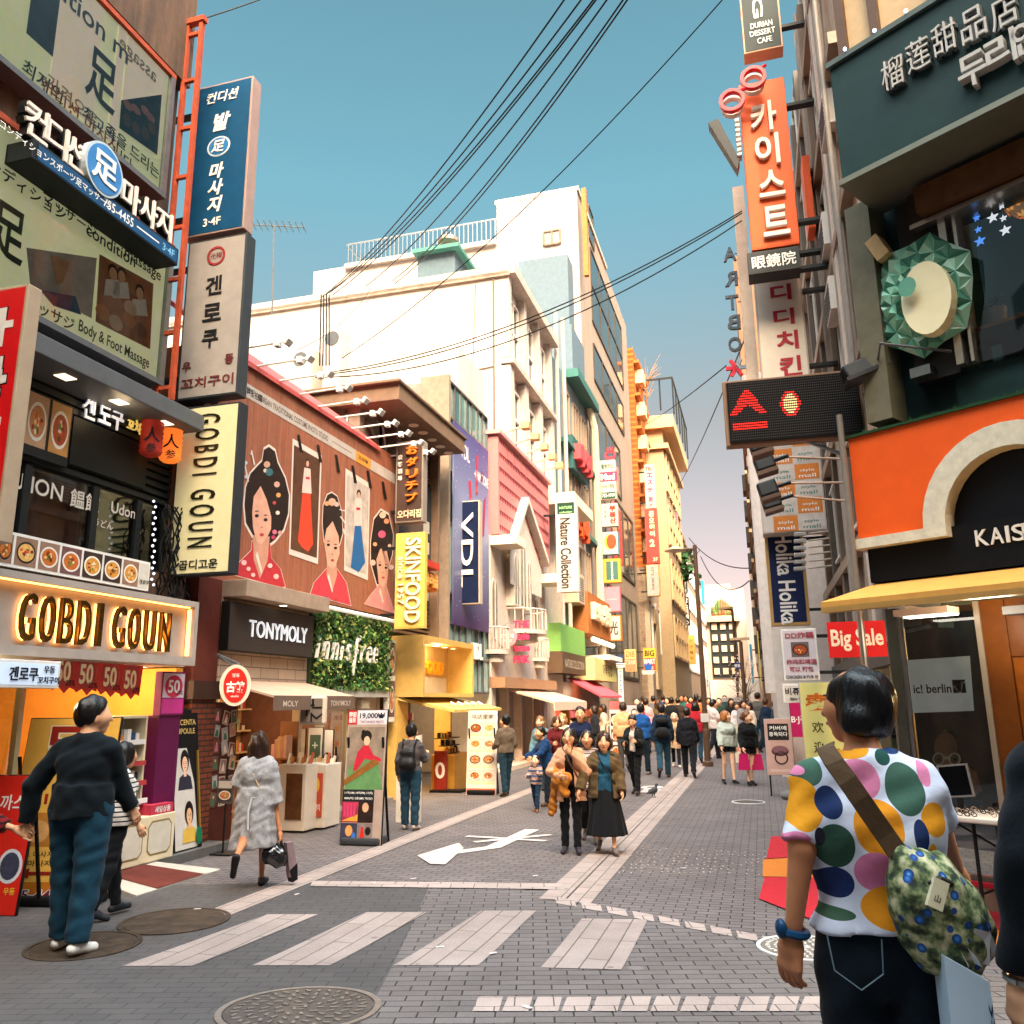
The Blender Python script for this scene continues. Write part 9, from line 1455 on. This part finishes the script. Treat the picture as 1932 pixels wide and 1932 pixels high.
# ------------------------------------------------------------------ people
def stand(u,vf,vt):p=G(u,vf);q=at(u,vt,p.y+.02);return(p.x,p.y,p.z),q.z-p.z
def P_(u,vf,vt,face,label,**k):
 pos,H=stand(u,vf,vt);return person(pos,face,label,H=H,**k)
def loc(pos,face,H,u,v,y):
 w=np.array(at(u,v,y))-np.array(pos);return tuple((frame_of(face)@w)/(H/1.70))
def crowd():
 J=cloth(JEAN);BK=cloth('14161a');NV=cloth('151c2c')
 # man in navy jumper, holding a hand at the left
 pos,H=stand(128,1800,1322);y=pos[1];L=lambda u,v,dy=0:loc(pos,8,H,u,v,y+dy)
 m1=person(pos,8,'stout man seen from behind in navy jumper, jeans and white trainers',H=H,build=1.22,hair=('short',BLACK_HAIR),top=(cloth('0d151b'),1,.87,.028),bottom=('pants',cloth('16384a'),1,.034),shoes='d8d4cc',legs=(6,-3),knees=(3,5),arms=(dict(e=L(64,1486,.02),w=L(50,1556,.05),curl=.9),dict(e=L(222,1478,.12),w=L(247,1528,.22),curl=.4)),turn=38,vox=.014,facef=False)
 pos2=(at(-150,1800,y+.1).x,y+.05,0);H2=H*.96;L2=lambda u,v,dy=0:loc(pos2,8,H2,u,v,y+dy)
 person(pos2,8,'person in red plaid shirt holding the jumper man by the hand, mostly outside frame',H=H2,hair=('short','241a14'),top=(cloth('7a1c1e',.9,.3,stripe=('2a1416',2,22,.4)),.93,.9,.03),bottom=('pants',cloth('17191c'),1,.02),shoes='17181a',arms=(dict(),dict(e=L2(-70,1530,.0),w=L2(28,1562,.04),curl=.8)),vox=.016,facef=False)
 P_(203,1733,1405,40,'woman in black and white striped top and black leggings behind the jumper man',hair=('bob',BLACK_HAIR),top=(cloth('c8c0b8',.9,.08,stripe=('17181a',2,24,.3)),.6,.86,.035),bottom=('pants',BK,1,.006),shoes='24262a',legs=(10,-8),knees=(4,14),vox=.016,facef=False,female=True)
 # woman in grey dress with bin bag
 pos,H=stand(474,1676,1383);y=pos[1];L=lambda u,v,dy=0:loc(pos,-8,H,u,v,y+dy)
 def dress_bag(root,T,up,AR,k,unhd,dz,LG,emit):
  b=MB();w=AR[1][2]
  def s(P):return un([cap(P,w+np.array([0,0,-.08]),w+np.array([-.0,.0,-.22]),.02,.07),cap(P,w+np.array([-.1,-.02,-.24]),w+np.array([.0,.02,-.29]),.1,.105)],.07)+.008*np.sin(60*P[:,0]+20*P[:,2])*np.sin(45*P[:,1]+30*P[:,2])
  emit(b,s,C('0c0e12',.16,.1,spec=.8),w-np.array([.32,.25,.72]),w+np.array([.25,.25,.0]),.013);o=b.build('bin_bag',smooth=True);tag(o,'shiny black plastic bag held by the woman in grey dress','bag')
  b=MB();t=Fr(0,0,60);p0=T(w+np.array([.08,.02,-.12]));g=Fr(p0.x,p0.y,40,0);z=p0.z;b.prism(g,[(-.02,z),(.06,z),(.14,z-.32),(.04,z-.35)],-.03,.03,C('8a7478',.5,.2));b.prism(g,[(.03,z-.28),(.12,z-.22),(.13,z-.38),(.07,z-.4)],-.04,.04,BLACK);tag(b.build('shopping_bag'),'folded pinkish shopping bag beside the black plastic bag','bag')
  b=MB();b.tube([T(up(-.1,-.02,1.44)),T(up(-.02,-.15,1.25)),T(up(.08,-.15,1.05)),T(up(.15,-.1,.95))],.006,C('c8a880'));b.build('bag_strap',root)
  b=MB();z1=1.0;b.tube([T(up(-.13,-.12,z1+.06)),T(up(0,-.17,z1)),T(up(.13,-.12,z1+.04))],.005,C('c8c4c0'));b.tube([T(up(-.02,-.17,z1)),T(up(-.05,-.2,.85)),T(up(-.04,-.22,.66))],.012,C('b8b4b2'));b.build('dress_tie',root)
 person(pos,-8,'woman from behind in grey crinkled dress carrying black plastic bag',H=H,female=True,skin='b',hair=('long','2a1a12'),top=(cloth('9a989a',.9,.3),.5,.44,.055,.1),shoes='1c1b1d',legs=(-26,12),knees=(52,6),arms=(dict(sw=4,be=12,ab=14),dict(e=L(520,1522,.02),w=L(528,1568,.0),curl=1.0)),vox=.014,extra=dress_bag,facef=False)
 P_(773,1566,1368,12,'man from behind in dark grey shirt, jeans and black string backpack holding a phone',hair=('short',BLACK_HAIR),build=1.08,top=(cloth('4a4648'),1,.92,.02),bottom=('pants',J,1,.02),shoes='a89890',legs=(3,-2),knees=(2,3),arms=(dict(sw=-8,be=30),dict(sw=25,be=80,**{'in':.2})),vox=.016,facef=False,extra=backpack(C('17181a',.5),'small black string backpack on the man in grey shirt',.34,.26,.1,1.14))
 P_(955,1503,1352,-25,'man in olive hoodie and dark jeans standing right of menu board',hair=('short',BLACK_HAIR),top=(cloth('5c5044'),1,.9,.03),bottom=('pants',cloth('17303f'),1,.015),shoes='2a1c16',legs=(-8,12),knees=(5,3),arms=(dict(sw=10,be=60,**{'in':.2}),dict(sw=-5,be=50,**{'in':.2})),turn=-20,vox=.018,facef=False)
 # mother in blue and child
 P_(1034,1522,1372,245,'woman in bright blue jacket bending towards a small child',female=True,hair=('bun','1c1410'),top=(cloth('12325a'),1,.82,.035),bottom=('pants',cloth('17202e'),1,.015),shoes='4a3626',legs=(8,-10),knees=(8,12),arms=(dict(sw=35,be=35),dict(sw=30,be=40)),lean=12,vox=.017)
 P_(1012,1532,1428,200,'small child in plaid jacket and tan boots beside the blue jacket woman',skin='c',child=1.32,hair=('bun','2a1c12'),top=(cloth('a88a80',.9,.2,stripe=('3a4a6a',2,12,.4)),1,.85,.04),bottom=('pants',cloth('1c3048'),1,.02),shoes='8a5428',legs=(16,-14),knees=(10,14),arms=(dict(sw=30,be=80),dict(sw=20,be=70)),vox=.016,extra=None)
 # two women in front
 pos,H=stand(1079,1610,1376);y=pos[1];L=lambda u,v,dy=0:loc(pos,188,H,u,v,y+dy)
 def tan_coat(root,T,up,AR,k,unhd,dz,LG,emit):
  b=MB()
  def s(P):return un([cap(P,up(.2,.12,1.08),up(.02,.18,1.02),.075,.07),cap(P,up(.14,.15,1.0),up(.06,.17,.82),.1,.07),cap(P,up(.2,.1,1.0),up(.26,.05,.55),.055,.06)],.06)+wr(P,.012,3)
  c=up(.13,.12,.85);emit(b,s,cloth('a86a28'),c-.45,c+.45,.014);tag(b.build('folded_coat',smooth=True),'tan coat folded over the arm of the peach cardigan woman','coat')
  b=MB();b.tube([T(up(.1,.02,1.46)),T(up(-.0,.17,1.25)),T(up(-.14,.14,1.0))],.012,C('5a3a28'));b.build('bag_strap',root)
 person(pos,188,'woman in peach cardigan with hand at mouth and tan coat over arm',H=H,female=True,hair=('bob','1c120e'),top=(cloth('1c1a1e'),0,.92,.018),coat=(cloth('c89474'),1,.7,.03,.05),bottom=('pants',BK,1,.01),shoes='34303a',legs=(4,-2),knees=(3,4),arms=(dict(e=(-.25,.08,1.1),w=(-.03,.2,1.36),palm=(0,-1,.3),curl=.9),dict(e=(.27,.04,1.1),w=(.12,.23,1.05),curl=.7)),turn=8,vox=.014,glasses='2a2020',extra=tan_coat)
 pos,H=stand(1146,1611,1384);y=pos[1];L=lambda u,v,dy=0:loc(pos,185,H,u,v,y+dy)
 def strap(root,T,up,AR,k,unhd,dz,LG,emit):
  b=MB();b.tube([T(up(.12,.02,1.46)),T(up(.05,.17,1.3)),T(up(-.1,.19,1.05)),T(up(-.17,.12,.95))],.008,C('17181a'));b.build('bag_strap',root);b=MB();q=up(-.22,.08,.85)
  emit(b,lambda P:elp(P,q,(.09,.07,.1)),C('1c1c20',.5,.1),q-.15,q+.15,.015);o=b.build('shoulder_bag',smooth=True);tag(o,'small black shoulder bag at hip of woman in green cardigan','bag')
 person(pos,185,'woman in olive cardigan, dark blue top and long black skirt striding',H=H,female=True,build=1.14,hair=('curly','2a1812'),top=(cloth('14405a',.8,.1,stripe=('2a5a74',0,60,.4)),0,.88,.022),coat=(cloth('5a4830',.95,.25),1,.78,.04,.08),bottom=('skirt',BK,.26,.12),shoes='6a605c',legs=(14,-14),knees=(6,16),arms=(dict(sw=6,be=22,ab=10,curl=.6),dict(e=(-0,0,0),w=(0,0,0))if False else dict(sw=14,be=10,ab=30)),vox=.014,extra=strap)
 P_(1114,1590,1378,190,'woman in striped pale shirt half hidden between the two front women',female=True,hair=('bob','17100d'),top=(cloth('b8a8a4',.9,.1,stripe=('5a4a50',2,20,.3)),.9,.8,.03),bottom=('pants',cloth('1c1a1c'),.9,.03),shoes='5a504c',vox=.017)
 P_(1099,1512,1334,186,'woman in navy tracksuit top with red and white hem carrying a camera',female=True,skin='a',hair=('bun','1c120e'),top=(cloth('141c38'),1,.98,.03),coat=None,bottom=('pants',cloth('8a1a24'),1,.025),shoes='3a3030',arms=(dict(sw=10,be=70,**{'in':.3}),dict(sw=10,be=70,**{'in':.3})),vox=.018,glasses='3a2a2a',extra=camera_)
 P_(1052,1500,1352,170,'woman with heavy fringe in red and black top looking down',female=True,hair=('bob','3a2014'),top=(cloth('5a1a1e',.9,.3),1,.85,.03),bottom=('pants',BK,1,.01),nod=18,arms=(dict(sw=15,be=80,**{'in':.3}),dict(sw=15,be=80,**{'in':.3})),vox=.02)
 P_(1022,1490,1352,200,'fair haired woman in pale blue scarf near the white shop door',female=True,skin='c',hair=('long','7a5634'),top=(cloth('5a7a88'),1,.85,.03),bottom=('pants',J,1,.01),vox=.02)
 P_(1064,1480,1347,190,'light haired woman in cream top behind the fringed woman',female=True,skin='c',hair=('curly','9a7048'),top=(cloth('c0b0a0'),1,.85,.03),bottom=('pants',cloth('2a2a30'),1,.01),vox=.022)
 P_(1200,1500,1350,205,'woman in black jacket looking down at her phone and cup',female=True,hair=('bun','17110e'),top=(cloth('b8a8a0'),0,.92,.02),coat=(cloth('17191c'),1,.85,.035,.05),bottom=('pants',BK,1,.012),shoes='2a2422',nod=25,legs=(12,-12),knees=(4,18),arms=(dict(sw=10,be=90,**{'in':.3}),dict(sw=12,be=75,**{'in':.3})),vox=.017)
 P_(1214,1462,1327,20,'man from behind in bright blue jacket with shoulder bag',hair=('short','17110e'),top=(cloth('1a4a8a'),1,.86,.035),bottom=('pants',cloth('1c2a38'),1,.02),shoes='8a7a70',legs=(-22,16),knees=(40,8),vox=.02,facef=False)
 P_(1254,1468,1327,10,'man from behind in navy jacket and jeans with large black backpack',hair=('short','17110e'),top=(cloth('17283c'),1,.86,.035),bottom=('pants',J,1,.02),shoes='3a2c26',legs=(-18,14),knees=(30,6),vox=.018,facef=False,extra=backpack(cloth('1c1d20'),'large black backpack on the man in navy jacket',.46,.32,.17))
 P_(1302,1467,1334,12,'man from behind in dark suit jacket and black trousers',hair=('short','17110e'),build=1.1,top=(cloth('17171f'),1,.78,.035),bottom=('pants',cloth('14161c'),1,.02),shoes='2a1c14',legs=(14,-14),knees=(6,24),vox=.018,facef=False)
 P_(1277,1448,1345,192,'woman in beige headscarf and coat walking between two men',female=True,skin='c',hair=('bob','c8a888'),top=(cloth('b89a78'),1,.6,.04,.06),bottom=('pants',cloth('1c1c20'),1,.01),shoes='c8b8b0',vox=.02)
 P_(1180,1455,1325,10,'man from behind in tan vest with pale cap',hair=('short','2a1c14'),top=(cloth('c0946a'),.9,.85,.035),bottom=('pants',cloth('4a4a4a'),1,.02),vox=.02,facef=False)
 P_(1318,1440,1325,15,'person from behind in red jacket left of street lamp',hair=('bob','17110e'),top=(cloth('a0202c'),1,.85,.035),bottom=('pants',J,1,.015),vox=.02,facef=False)
 P_(1377,1480,1343,172,'girl in pale grey sweatshirt and black shorts looking sideways',female=True,skin='c',hair=('bob','8a5428'),top=(cloth('a8b0a8'),1,.86,.045),bottom=('pants',BK,.2,.03),shoes='1c1a1c',turn=-45,legs=(6,-6),knees=(2,8),vox=.017)
 P_(1417,1483,1345,168,'girl in black sweatshirt and shorts looking sideways with pink bag',female=True,skin='c',hair=('bun','5a3418'),top=(cloth('121316'),1,.88,.05),bottom=('pants',BK,.22,.03),shoes='17161a',turn=-50,legs=(-5,8),knees=(8,3),vox=.017,extra=pink_bag)
 P_(1351,1432,1320,80,'man in white shirt with folded arms right of street lamp',hair=('short','17110e'),build=1.1,top=(cloth('d0c0bc'),.5,.85,.04),bottom=('pants',cloth('1c2028'),1,.02),arms=(dict(sw=20,be=95,**{'in':.4}),dict(sw=20,be=95,**{'in':.4})),vox=.02)
 # the denser crowd further off
 far=[(1206,1425,1318,'woman in pink blouse deep in the crowd','c84a5a',190,'bun'),(1200,1435,1338,'woman in red spotted dress in the crowd','a02030',190,'bun'),(1222,1420,1317,'person in pale pink long shirt from behind','d89a9c',10,'short'),(1245,1418,1322,'person in olive coat ahead of backpack man','5a4a30',12,'long'),(1236,1400,1314,'man in grey coat far up the street','5a5a5c',10,'short'),(1262,1402,1315,'woman in cream coat far up the street','c8b8a0',190,'bob'),(1283,1404,1318,'tall man in dark brown jacket in the crowd','3a2c24',10,'short'),(1290,1398,1313,'man in teal shirt far up the street','2a5a5a',185,'short'),(1271,1412,1317,'man in black coat behind the headscarf woman','1c1c20',14,'short'),(1308,1400,1315,'woman in red cardigan far behind suit man','b02a30',188,'long'),(1325,1405,1316,'person in orange jacket close to street lamp','c86a34',10,'short'),(1342,1402,1316,'woman in white top past the street lamp','d0c8c0',190,'bob'),(1362,1410,1318,'man in dark green jacket beside the white shirt man','2a3a30',190,'short'),(1384,1405,1318,'woman with long dark hair in black dress by the van','1c1a1e',186,'long'),(1396,1415,1326,'woman in striped white shirt near the stationery board','c8c0c0',190,'long'),(1408,1418,1322,'woman with long hair in grey cardigan right of van','8a8484',185,'long'),(1421,1420,1325,'woman with long black hair in cream top from the side','d0bca8',250,'long'),(1436,1412,1308,'man in grey jacket with raised collar on right pavement','5a5652',30,'short'),(1451,1420,1318,'man in navy down jacket at the right row','1c2c40',60,'short'),(1470,1425,1322,'person in teal jacket beside the magenta board','24404c',100,'bob'),(1164,1420,1322,'person in brown coat beside the dish board','6a4a34',100,'bob'),(1142,1430,1330,'shopper in cream coat at the stalls','c8b098',290,'long'),(1125,1440,1332,'shopper in black jacket facing pink awning stall','202024',290,'bob'),(1254,1392,1312,'small far figure in blue jacket in mid street','2a4a7a',10,'short'),(1298,1390,1312,'small far figure in beige coat in mid street','b89a7a',190,'bob'),(1318,1388,1311,'small far figure in dark red coat in mid street','6a1c24',10,'long'),(1216,1395,1315,'small far figure in white jacket near mart sign','d0c8c4',10,'short'),(1372,1390,1312,'small far figure in black behind the stationery board','17181c',190,'short')]
 rn=random.Random(11)
 for u,vf,vt,lab,c,fc,hr in far:
  a=rn.uniform(4,18)*rn.choice((-1,1));P_(u,vf,vt,fc+rn.uniform(-10,10),lab,fine=False,vox=.034,hair=(hr,rn.choice(['17110e','2a1a12','1c1410','4a2c18'])),top=(cloth(c),1,rn.uniform(.72,.88),.035),bottom=('pants',cloth(rn.choice(['1c2028',JEAN,'17181a','3a3430'])),1,.02),legs=(a,-a),knees=(8 if a>0 else 20,20 if a>0 else 8),skin=rn.choice('abc'),group='distant crowd')
def camera_(root,T,up,AR,k,unhd,dz,LG,emit):
 p=T(up(0,.26,1.1));g=Fr(p.x,p.y,100,0);b=MB();b.box(g,-.08,.08,p.z-.05,p.z+.05,-.03,.03,BLACK);b.disc(g,0,p.z,.035,.035,.03,.09,BLACK,14);b.box(g,-.03,.03,p.z+.05,p.z+.07,-.02,.02,BLACK);single(b,'camera','black camera carried by the woman in navy tracksuit top','camera')
def pink_bag(root,T,up,AR,k,unhd,dz,LG,emit):
 for i,lab in((0,'magenta shopping bag nearest the board at black sweatshirt girl'),(1,'magenta shopping bag between the two girls')):
  w=AR[i][2];p=T(w+np.array([0,0,-.14]));g=Fr(p.x,p.y,100,0);b=MB();b.prism(g,[(-.09,p.z),(.09,p.z),(.13,p.z-.34),(-.13,p.z-.34)],-.05,.05,C('b01c58',.4,.1));t=single(b,'shopping_bag',lab,'bag',group='magenta bags');b=MB();b.tube([g.p(-.06,p.z,0),g.p(-.03,p.z+.12,0),g.p(.03,p.z+.12,0),g.p(.06,p.z,0)],.006,C('b01c58'));b.build('handle',t)
crowd()
# ------------------------------------------------------------------ the woman in the dotted shirt and her neighbour
def dotted():
 y=2.5;face=14;zg=gz(0,y);px=at(1646,1600,y).x;H=at(1610,1262,y).z-zg;pos=(px,y,zg)
 m,N,L,b_=nodes('dotted cotton');g=N.new('ShaderNodeNewGeometry');sp=N.new('ShaderNodeSeparateXYZ');L.new(g.outputs['Position'],sp.inputs[0]);nz=N.new('ShaderNodeTexNoise');nz.inputs['Scale'].default_value=22;nz.inputs['Detail'].default_value=4;L.new(g.outputs['Position'],nz.inputs['Vector'])
 col=None;base=N.new('ShaderNodeRGB');base.outputs[0].default_value=(*lin('c8ccdc'),1);col=base.outputs[0]
 D=[(915,600,118,72,'d8901c'),(1190,598,80,46,'1f3a66'),(1112,665,47,44,'1f4a42'),(700,735,76,102,'3c5a4a'),(970,800,103,112,'d07a9c'),(1220,850,106,140,'38584a'),(655,960,100,145,'dc921c'),(797,940,64,88,'1c2e58'),(1055,1080,126,148,'dc8c1c'),(1385,1030,80,90,'d8901c'),(1292,1128,42,90,'1c2e58'),(828,1200,93,116,'2c4a3c'),(745,1150,27,50,'22222c'),(618,1185,74,56,'d07a9c'),(1045,1345,106,102,'c87298'),(848,1432,82,84,'1c2c58'),(750,1538,34,48,'24302e'),(1140,1560,152,112,'dc8c1c'),(850,1625,92,32,'3c5a44'),(650,755,40,30,'d07a9c'),(1345,760,34,70,'d07a9c'),(1370,1240,30,60,'d8901c')]
 for x,v,rx,rz,c in D:
  q=at(*ZP(x,v),y-.11);k=.3158/FPX*(y-.11)*1.02;nd=[]
  for out,c0,r0 in((0,q.x,rx*k),(2,q.z,rz*k)):
   a=N.new('ShaderNodeMath');a.operation='SUBTRACT';L.new(sp.outputs[out],a.inputs[0]);a.inputs[1].default_value=c0;d=N.new('ShaderNodeMath');d.operation='DIVIDE';L.new(a.outputs[0],d.inputs[0]);d.inputs[1].default_value=r0;p2=N.new('ShaderNodeMath');p2.operation='MULTIPLY';L.new(d.outputs[0],p2.inputs[0]);L.new(d.outputs[0],p2.inputs[1]);nd.append(p2.outputs[0])
  s=N.new('ShaderNodeMath');L.new(nd[0],s.inputs[0]);L.new(nd[1],s.inputs[1]);lt=N.new('ShaderNodeMath');lt.operation='LESS_THAN';L.new(s.outputs[0],lt.inputs[0]);lt.inputs[1].default_value=1
  mx=N.new('ShaderNodeMix');mx.data_type='RGBA';L.new(lt.outputs[0],mx.inputs[0]);L.new(col,mx.inputs[6]);mx.inputs[7].default_value=(*lin(c),1);col=mx.outputs[2]
 L.new(col,b_.inputs['Base Color']);b_.inputs['Roughness'].default_value=.85;b_.inputs['Specular IOR Level'].default_value=.2;bp=N.new('ShaderNodeBump');bp.inputs['Strength'].default_value=.35;bp.inputs['Distance'].default_value=.012;L.new(nz.outputs[0],bp.inputs['Height']);L.new(bp.outputs[0],b_.inputs['Normal'])
 Lc=lambda u,v,dy=0:loc(pos,face,H,u,v,y+dy);K=H/1.70
 fm,N,L,b_=nodes('floral cotton');g=N.new('ShaderNodeNewGeometry');n1=N.new('ShaderNodeTexNoise');n1.inputs['Scale'].default_value=34;n1.inputs['Detail'].default_value=5;L.new(g.outputs['Position'],n1.inputs['Vector']);r1=N.new('ShaderNodeValToRGB');e=r1.color_ramp.elements;e[0].position=.36;e[0].color=(*lin('1c241c'),1);e[1].position=.66;e[1].color=(*lin('c0b494'),1);x=e.new(.46);x.color=(*lin('4a5a34'),1);x=e.new(.54);x.color=(*lin('8a9264'),1);L.new(n1.outputs[0],r1.inputs[0]);v1=N.new('ShaderNodeTexVoronoi');v1.inputs['Scale'].default_value=22;L.new(g.outputs['Position'],v1.inputs['Vector'])
 lt=N.new('ShaderNodeValToRGB');lt.color_ramp.interpolation='CONSTANT';q=lt.color_ramp.elements;q[0].color=(1,1,1,1);q[1].position=.27;q[1].color=(0,0,0,1);L.new(v1.outputs['Distance'],lt.inputs[0]);bl=N.new('ShaderNodeValToRGB');q=bl.color_ramp.elements;q[0].color=(*lin('a8d0f0'),1);q[1].position=.2;q[1].color=(*lin('123a78'),1);x=q.new(.08);x.color=(*lin('2c78c8'),1);L.new(v1.outputs['Distance'],bl.inputs[0]);mx=N.new('ShaderNodeMix');mx.data_type='RGBA';L.new(lt.outputs[0],mx.inputs[0]);L.new(r1.outputs[0],mx.inputs[6]);L.new(bl.outputs[0],mx.inputs[7]);L.new(mx.outputs[2],b_.inputs['Base Color']);b_.inputs['Roughness'].default_value=.85;bp=N.new('ShaderNodeBump');bp.inputs['Strength'].default_value=.4;bp.inputs['Distance'].default_value=.01;L.new(n1.outputs[0],bp.inputs['Height']);L.new(bp.outputs[0],b_.inputs['Normal'])
 def extra(root,T,up,AR,k,unhd,dz,LG,emit):
  w=AR[0][2];e=AR[0][1];d=(w-e)/np.linalg.norm(w-e);b=MB();c0=T(w-d*.005);D_=(T(w)-T(e)).normalized();BLU=C('123a5c',.3,.1)
  n=18;a=D_.orthogonal().normalized();c=D_.cross(a);P=[c0+(a*math.cos(i*2*math.pi/n)+c*math.sin(i*2*math.pi/n))*.036 for i in range(n+1)];b.tube(P,.011,BLU,6,False);wt=b.build('watch_band',root);b=MB();b.sph(c0+Vector((-.036,-.012,.01)),(.016,.024,.026),BLU,10,8);b.build('watch_case',wt,smooth=True)
  b=MB();tp=[ZP(745,600),ZP(800,690),ZP(880,800),ZP(960,915),ZP(1040,1030),ZP(1110,1130),ZP(1180,1230)];W=.026;V=[]
  ys=[y-.12,y-.165,y-.185,y-.19,y-.185,y-.18,y-.185]
  for i,(u,v)in enumerate(tp):
   p=at(u,v,ys[i]);q0=at(*tp[max(0,i-1)],ys[max(0,i-1)]);q1=at(*tp[min(6,i+1)],ys[min(6,i+1)]);t_=(q1-q0).normalized();s_=t_.cross(Vector((0,1,0))).normalized()
   V+=[p-s_*W,p+s_*W,p+s_*W+Vector((0,.008,0)),p-s_*W+Vector((0,.008,0))]
  F=[]
  for i in range(6):
   for j in range(4):F.append((4*i+j,4*i+(j+1)%4,4*i+4+(j+1)%4,4*i+4+j))
  p=at(*ZP(720,585),y+.02);V+=[p+Vector((0,0,-.01)),p+Vector((.04,0,.01)),p+Vector((.04,0,0)),p+Vector((0,0,-.02))];o=28;F+=[(j,(j+1)%4,o+(j+1)%4,o+j)for j in range(4)]
  b.add(V,F,cloth('4a3826',.8,.08));bag=thing('sling_bag','floral sling bag with blue flowers across back of the dotted shirt woman','bag',T(up(.2,-.2,.9)));b.build('strap',bag)
  b=MB()
  def s(P):return P
  A=np.array(at(*ZP(1190,1225),y-.17));B=np.array(at(*ZP(1330,1450),y-.17));Cc=np.array(at(*ZP(1450,1650),y-.15));E=np.array(at(*ZP(1400,1330),y-.12))
  f_=lambda P:un([cap(P,A,B,.024,.068,.8),cap(P,B,Cc,.075,.105,.72),cap(P,Cc,Cc+np.array([.012,0,-.03]),.105,.1,.72),cap(P,E,B,.04,.06,.8)],.06)+.004*np.sin(70*P[:,0]+40*P[:,2])*np.sin(50*P[:,2]-30*P[:,0])
  V,F=snet(f_,np.minimum(A,Cc)-.2,np.maximum(A,Cc)+.2,.008);b.add(V.tolist(),F.tolist(),fm);b.build('pouch',bag,smooth=True)
  b=MB();p0=at(*ZP(1420,1480),y-.262);g=Fl(p0,Vector((.9,.05,-.42)),Vector((.42,.1,.9)));b.box(g,-.02,.02,-.035,.035,-.01,.002,C('c8c0a0'));b.text(g,'山',0,-.01,.018,.003,INK,d=0);b.build('label_tag',bag);b=MB();b.tube([at(*ZP(1370,1420),y-.25),at(*ZP(1430,1385),y-.245),at(*ZP(1500,1420),y-.235)],.008,C('2a2420'));b.build('zip',bag)
  b=MB();b.tube([T(up(-.145,-.1,.99)),T(up(-.135,-.112,.91)),T(up(-.075,-.12,.87)),T(up(-.02,-.12,.91)),T(up(-.015,-.115,.99))],.0022,C('5a7078'),4);b.build('pocket_stitching',root)
 person(pos,face,'woman from behind in white shirt with big coloured dots and dark jeans',H=H*1.008,build=1.0,female=True,skin='b',hair=('bob','060607'),top=(m,.53,1.0,.024,0,.011),bottom=('pants',cloth('0c1822',.8,.2),1,.006),shoes='2a2a2c',legs=(4,-3),knees=(2,4),arms=(dict(e=Lc(1516,1618,-.02),w=Lc(1499,1780,.0),curl=.55,palm=(.6,.6,0)),dict(e=Lc(1768,1572,.05),w=Lc(1806,1662,.16),curl=.9)),turn=-58,vox=.0105,extra=extra,neckz=1.43,beltz=1.03,child=.75)
 # paper bag
 t=thing('paper_bag','white paper shopping bag with dark chevron stripes at lower right','bag',at(1830,1900,2.25));f=Fr(at(1828,1860,2.25).x,2.25,100);z1=f.z(1820,1805);s0,s1=f.s(1787,1860),f.s(1880,1880);b=MB();WB=C('a8bccc',.6,.08);b.prism(f,[(s0,z1-.55),(s1,z1-.55),(s1-.012,z1-.055),(s0,z1)],-.1,0,WB);b.build('body',t);b=MB();m=C('17283c',.5,0)
 for i in range(9):
  z=z1-.1-i*.032;a=s0+.088+i*.0015;c=s1-.012;md=(a+c)/2;b.poly(f,[(a,z),(md,z-.02),(c,z),(c,z-.016),(md,z-.036),(a,z-.016)],.002,m)
 b.text(f,'HC',s0+.04,z1-.2,.04,.002,C('3a5068'),d=0,rot=-90);b.build('print',t);b=MB();rn=random.Random(2);TP=C('d8d4d6',.7,.04);c=f.p(s0+.07,z1-.02,-.05)
 for i in range(9):a=i*.7;b.add([c,c+Vector((math.cos(a)*.05,math.sin(a)*.03,.05+.03*(i%3))),c+Vector((math.cos(a+.5)*.075,math.sin(a+.5)*.04,.02+.05*(i%2))),c+Vector((math.cos(a+.9)*.05,math.sin(a+.9)*.03,-.01))],[(0,1,2),(0,2,3)],TP)
 b.build('tissue',t)
 # dark coat at the right edge
 y=2.2;zg=gz(0,y);x=at(2125,1600,y).x;pos=(x,y,zg);H=1.82;Lc=lambda u,v,dy=0:loc(pos,5,H,u,v,y+dy)
 def watch(root,T,up,AR,k,unhd,dz,LG,emit):
  w=AR[0][2];e=AR[0][1];D_=(T(w)-T(e)).normalized();c0=T(w)-D_*.0;a=D_.orthogonal().normalized();c=D_.cross(a);b=MB();b.tube([c0+(a*math.cos(i*.349)+c*math.sin(i*.349))*.034 for i in range(19)],.009,C('a8a49c',.3,.1,.8),6,False);b.build('watch_band',root)
 person(pos,5,'person in black coat with silver wristwatch cut by right picture edge',H=H,build=1.15,hair=('short','2a2a28'),top=(cloth('0a1016',.9,.2),.97,.8,.04,0,.018),bottom=('pants',cloth('0c1118'),1,.02),arms=(dict(e=Lc(1938,1640,-.02),w=Lc(1930,1862,.02),curl=.8),dict()),vox=.014,facef=False,extra=watch,legs=(3,-3),knees=(2,3))
dotted()
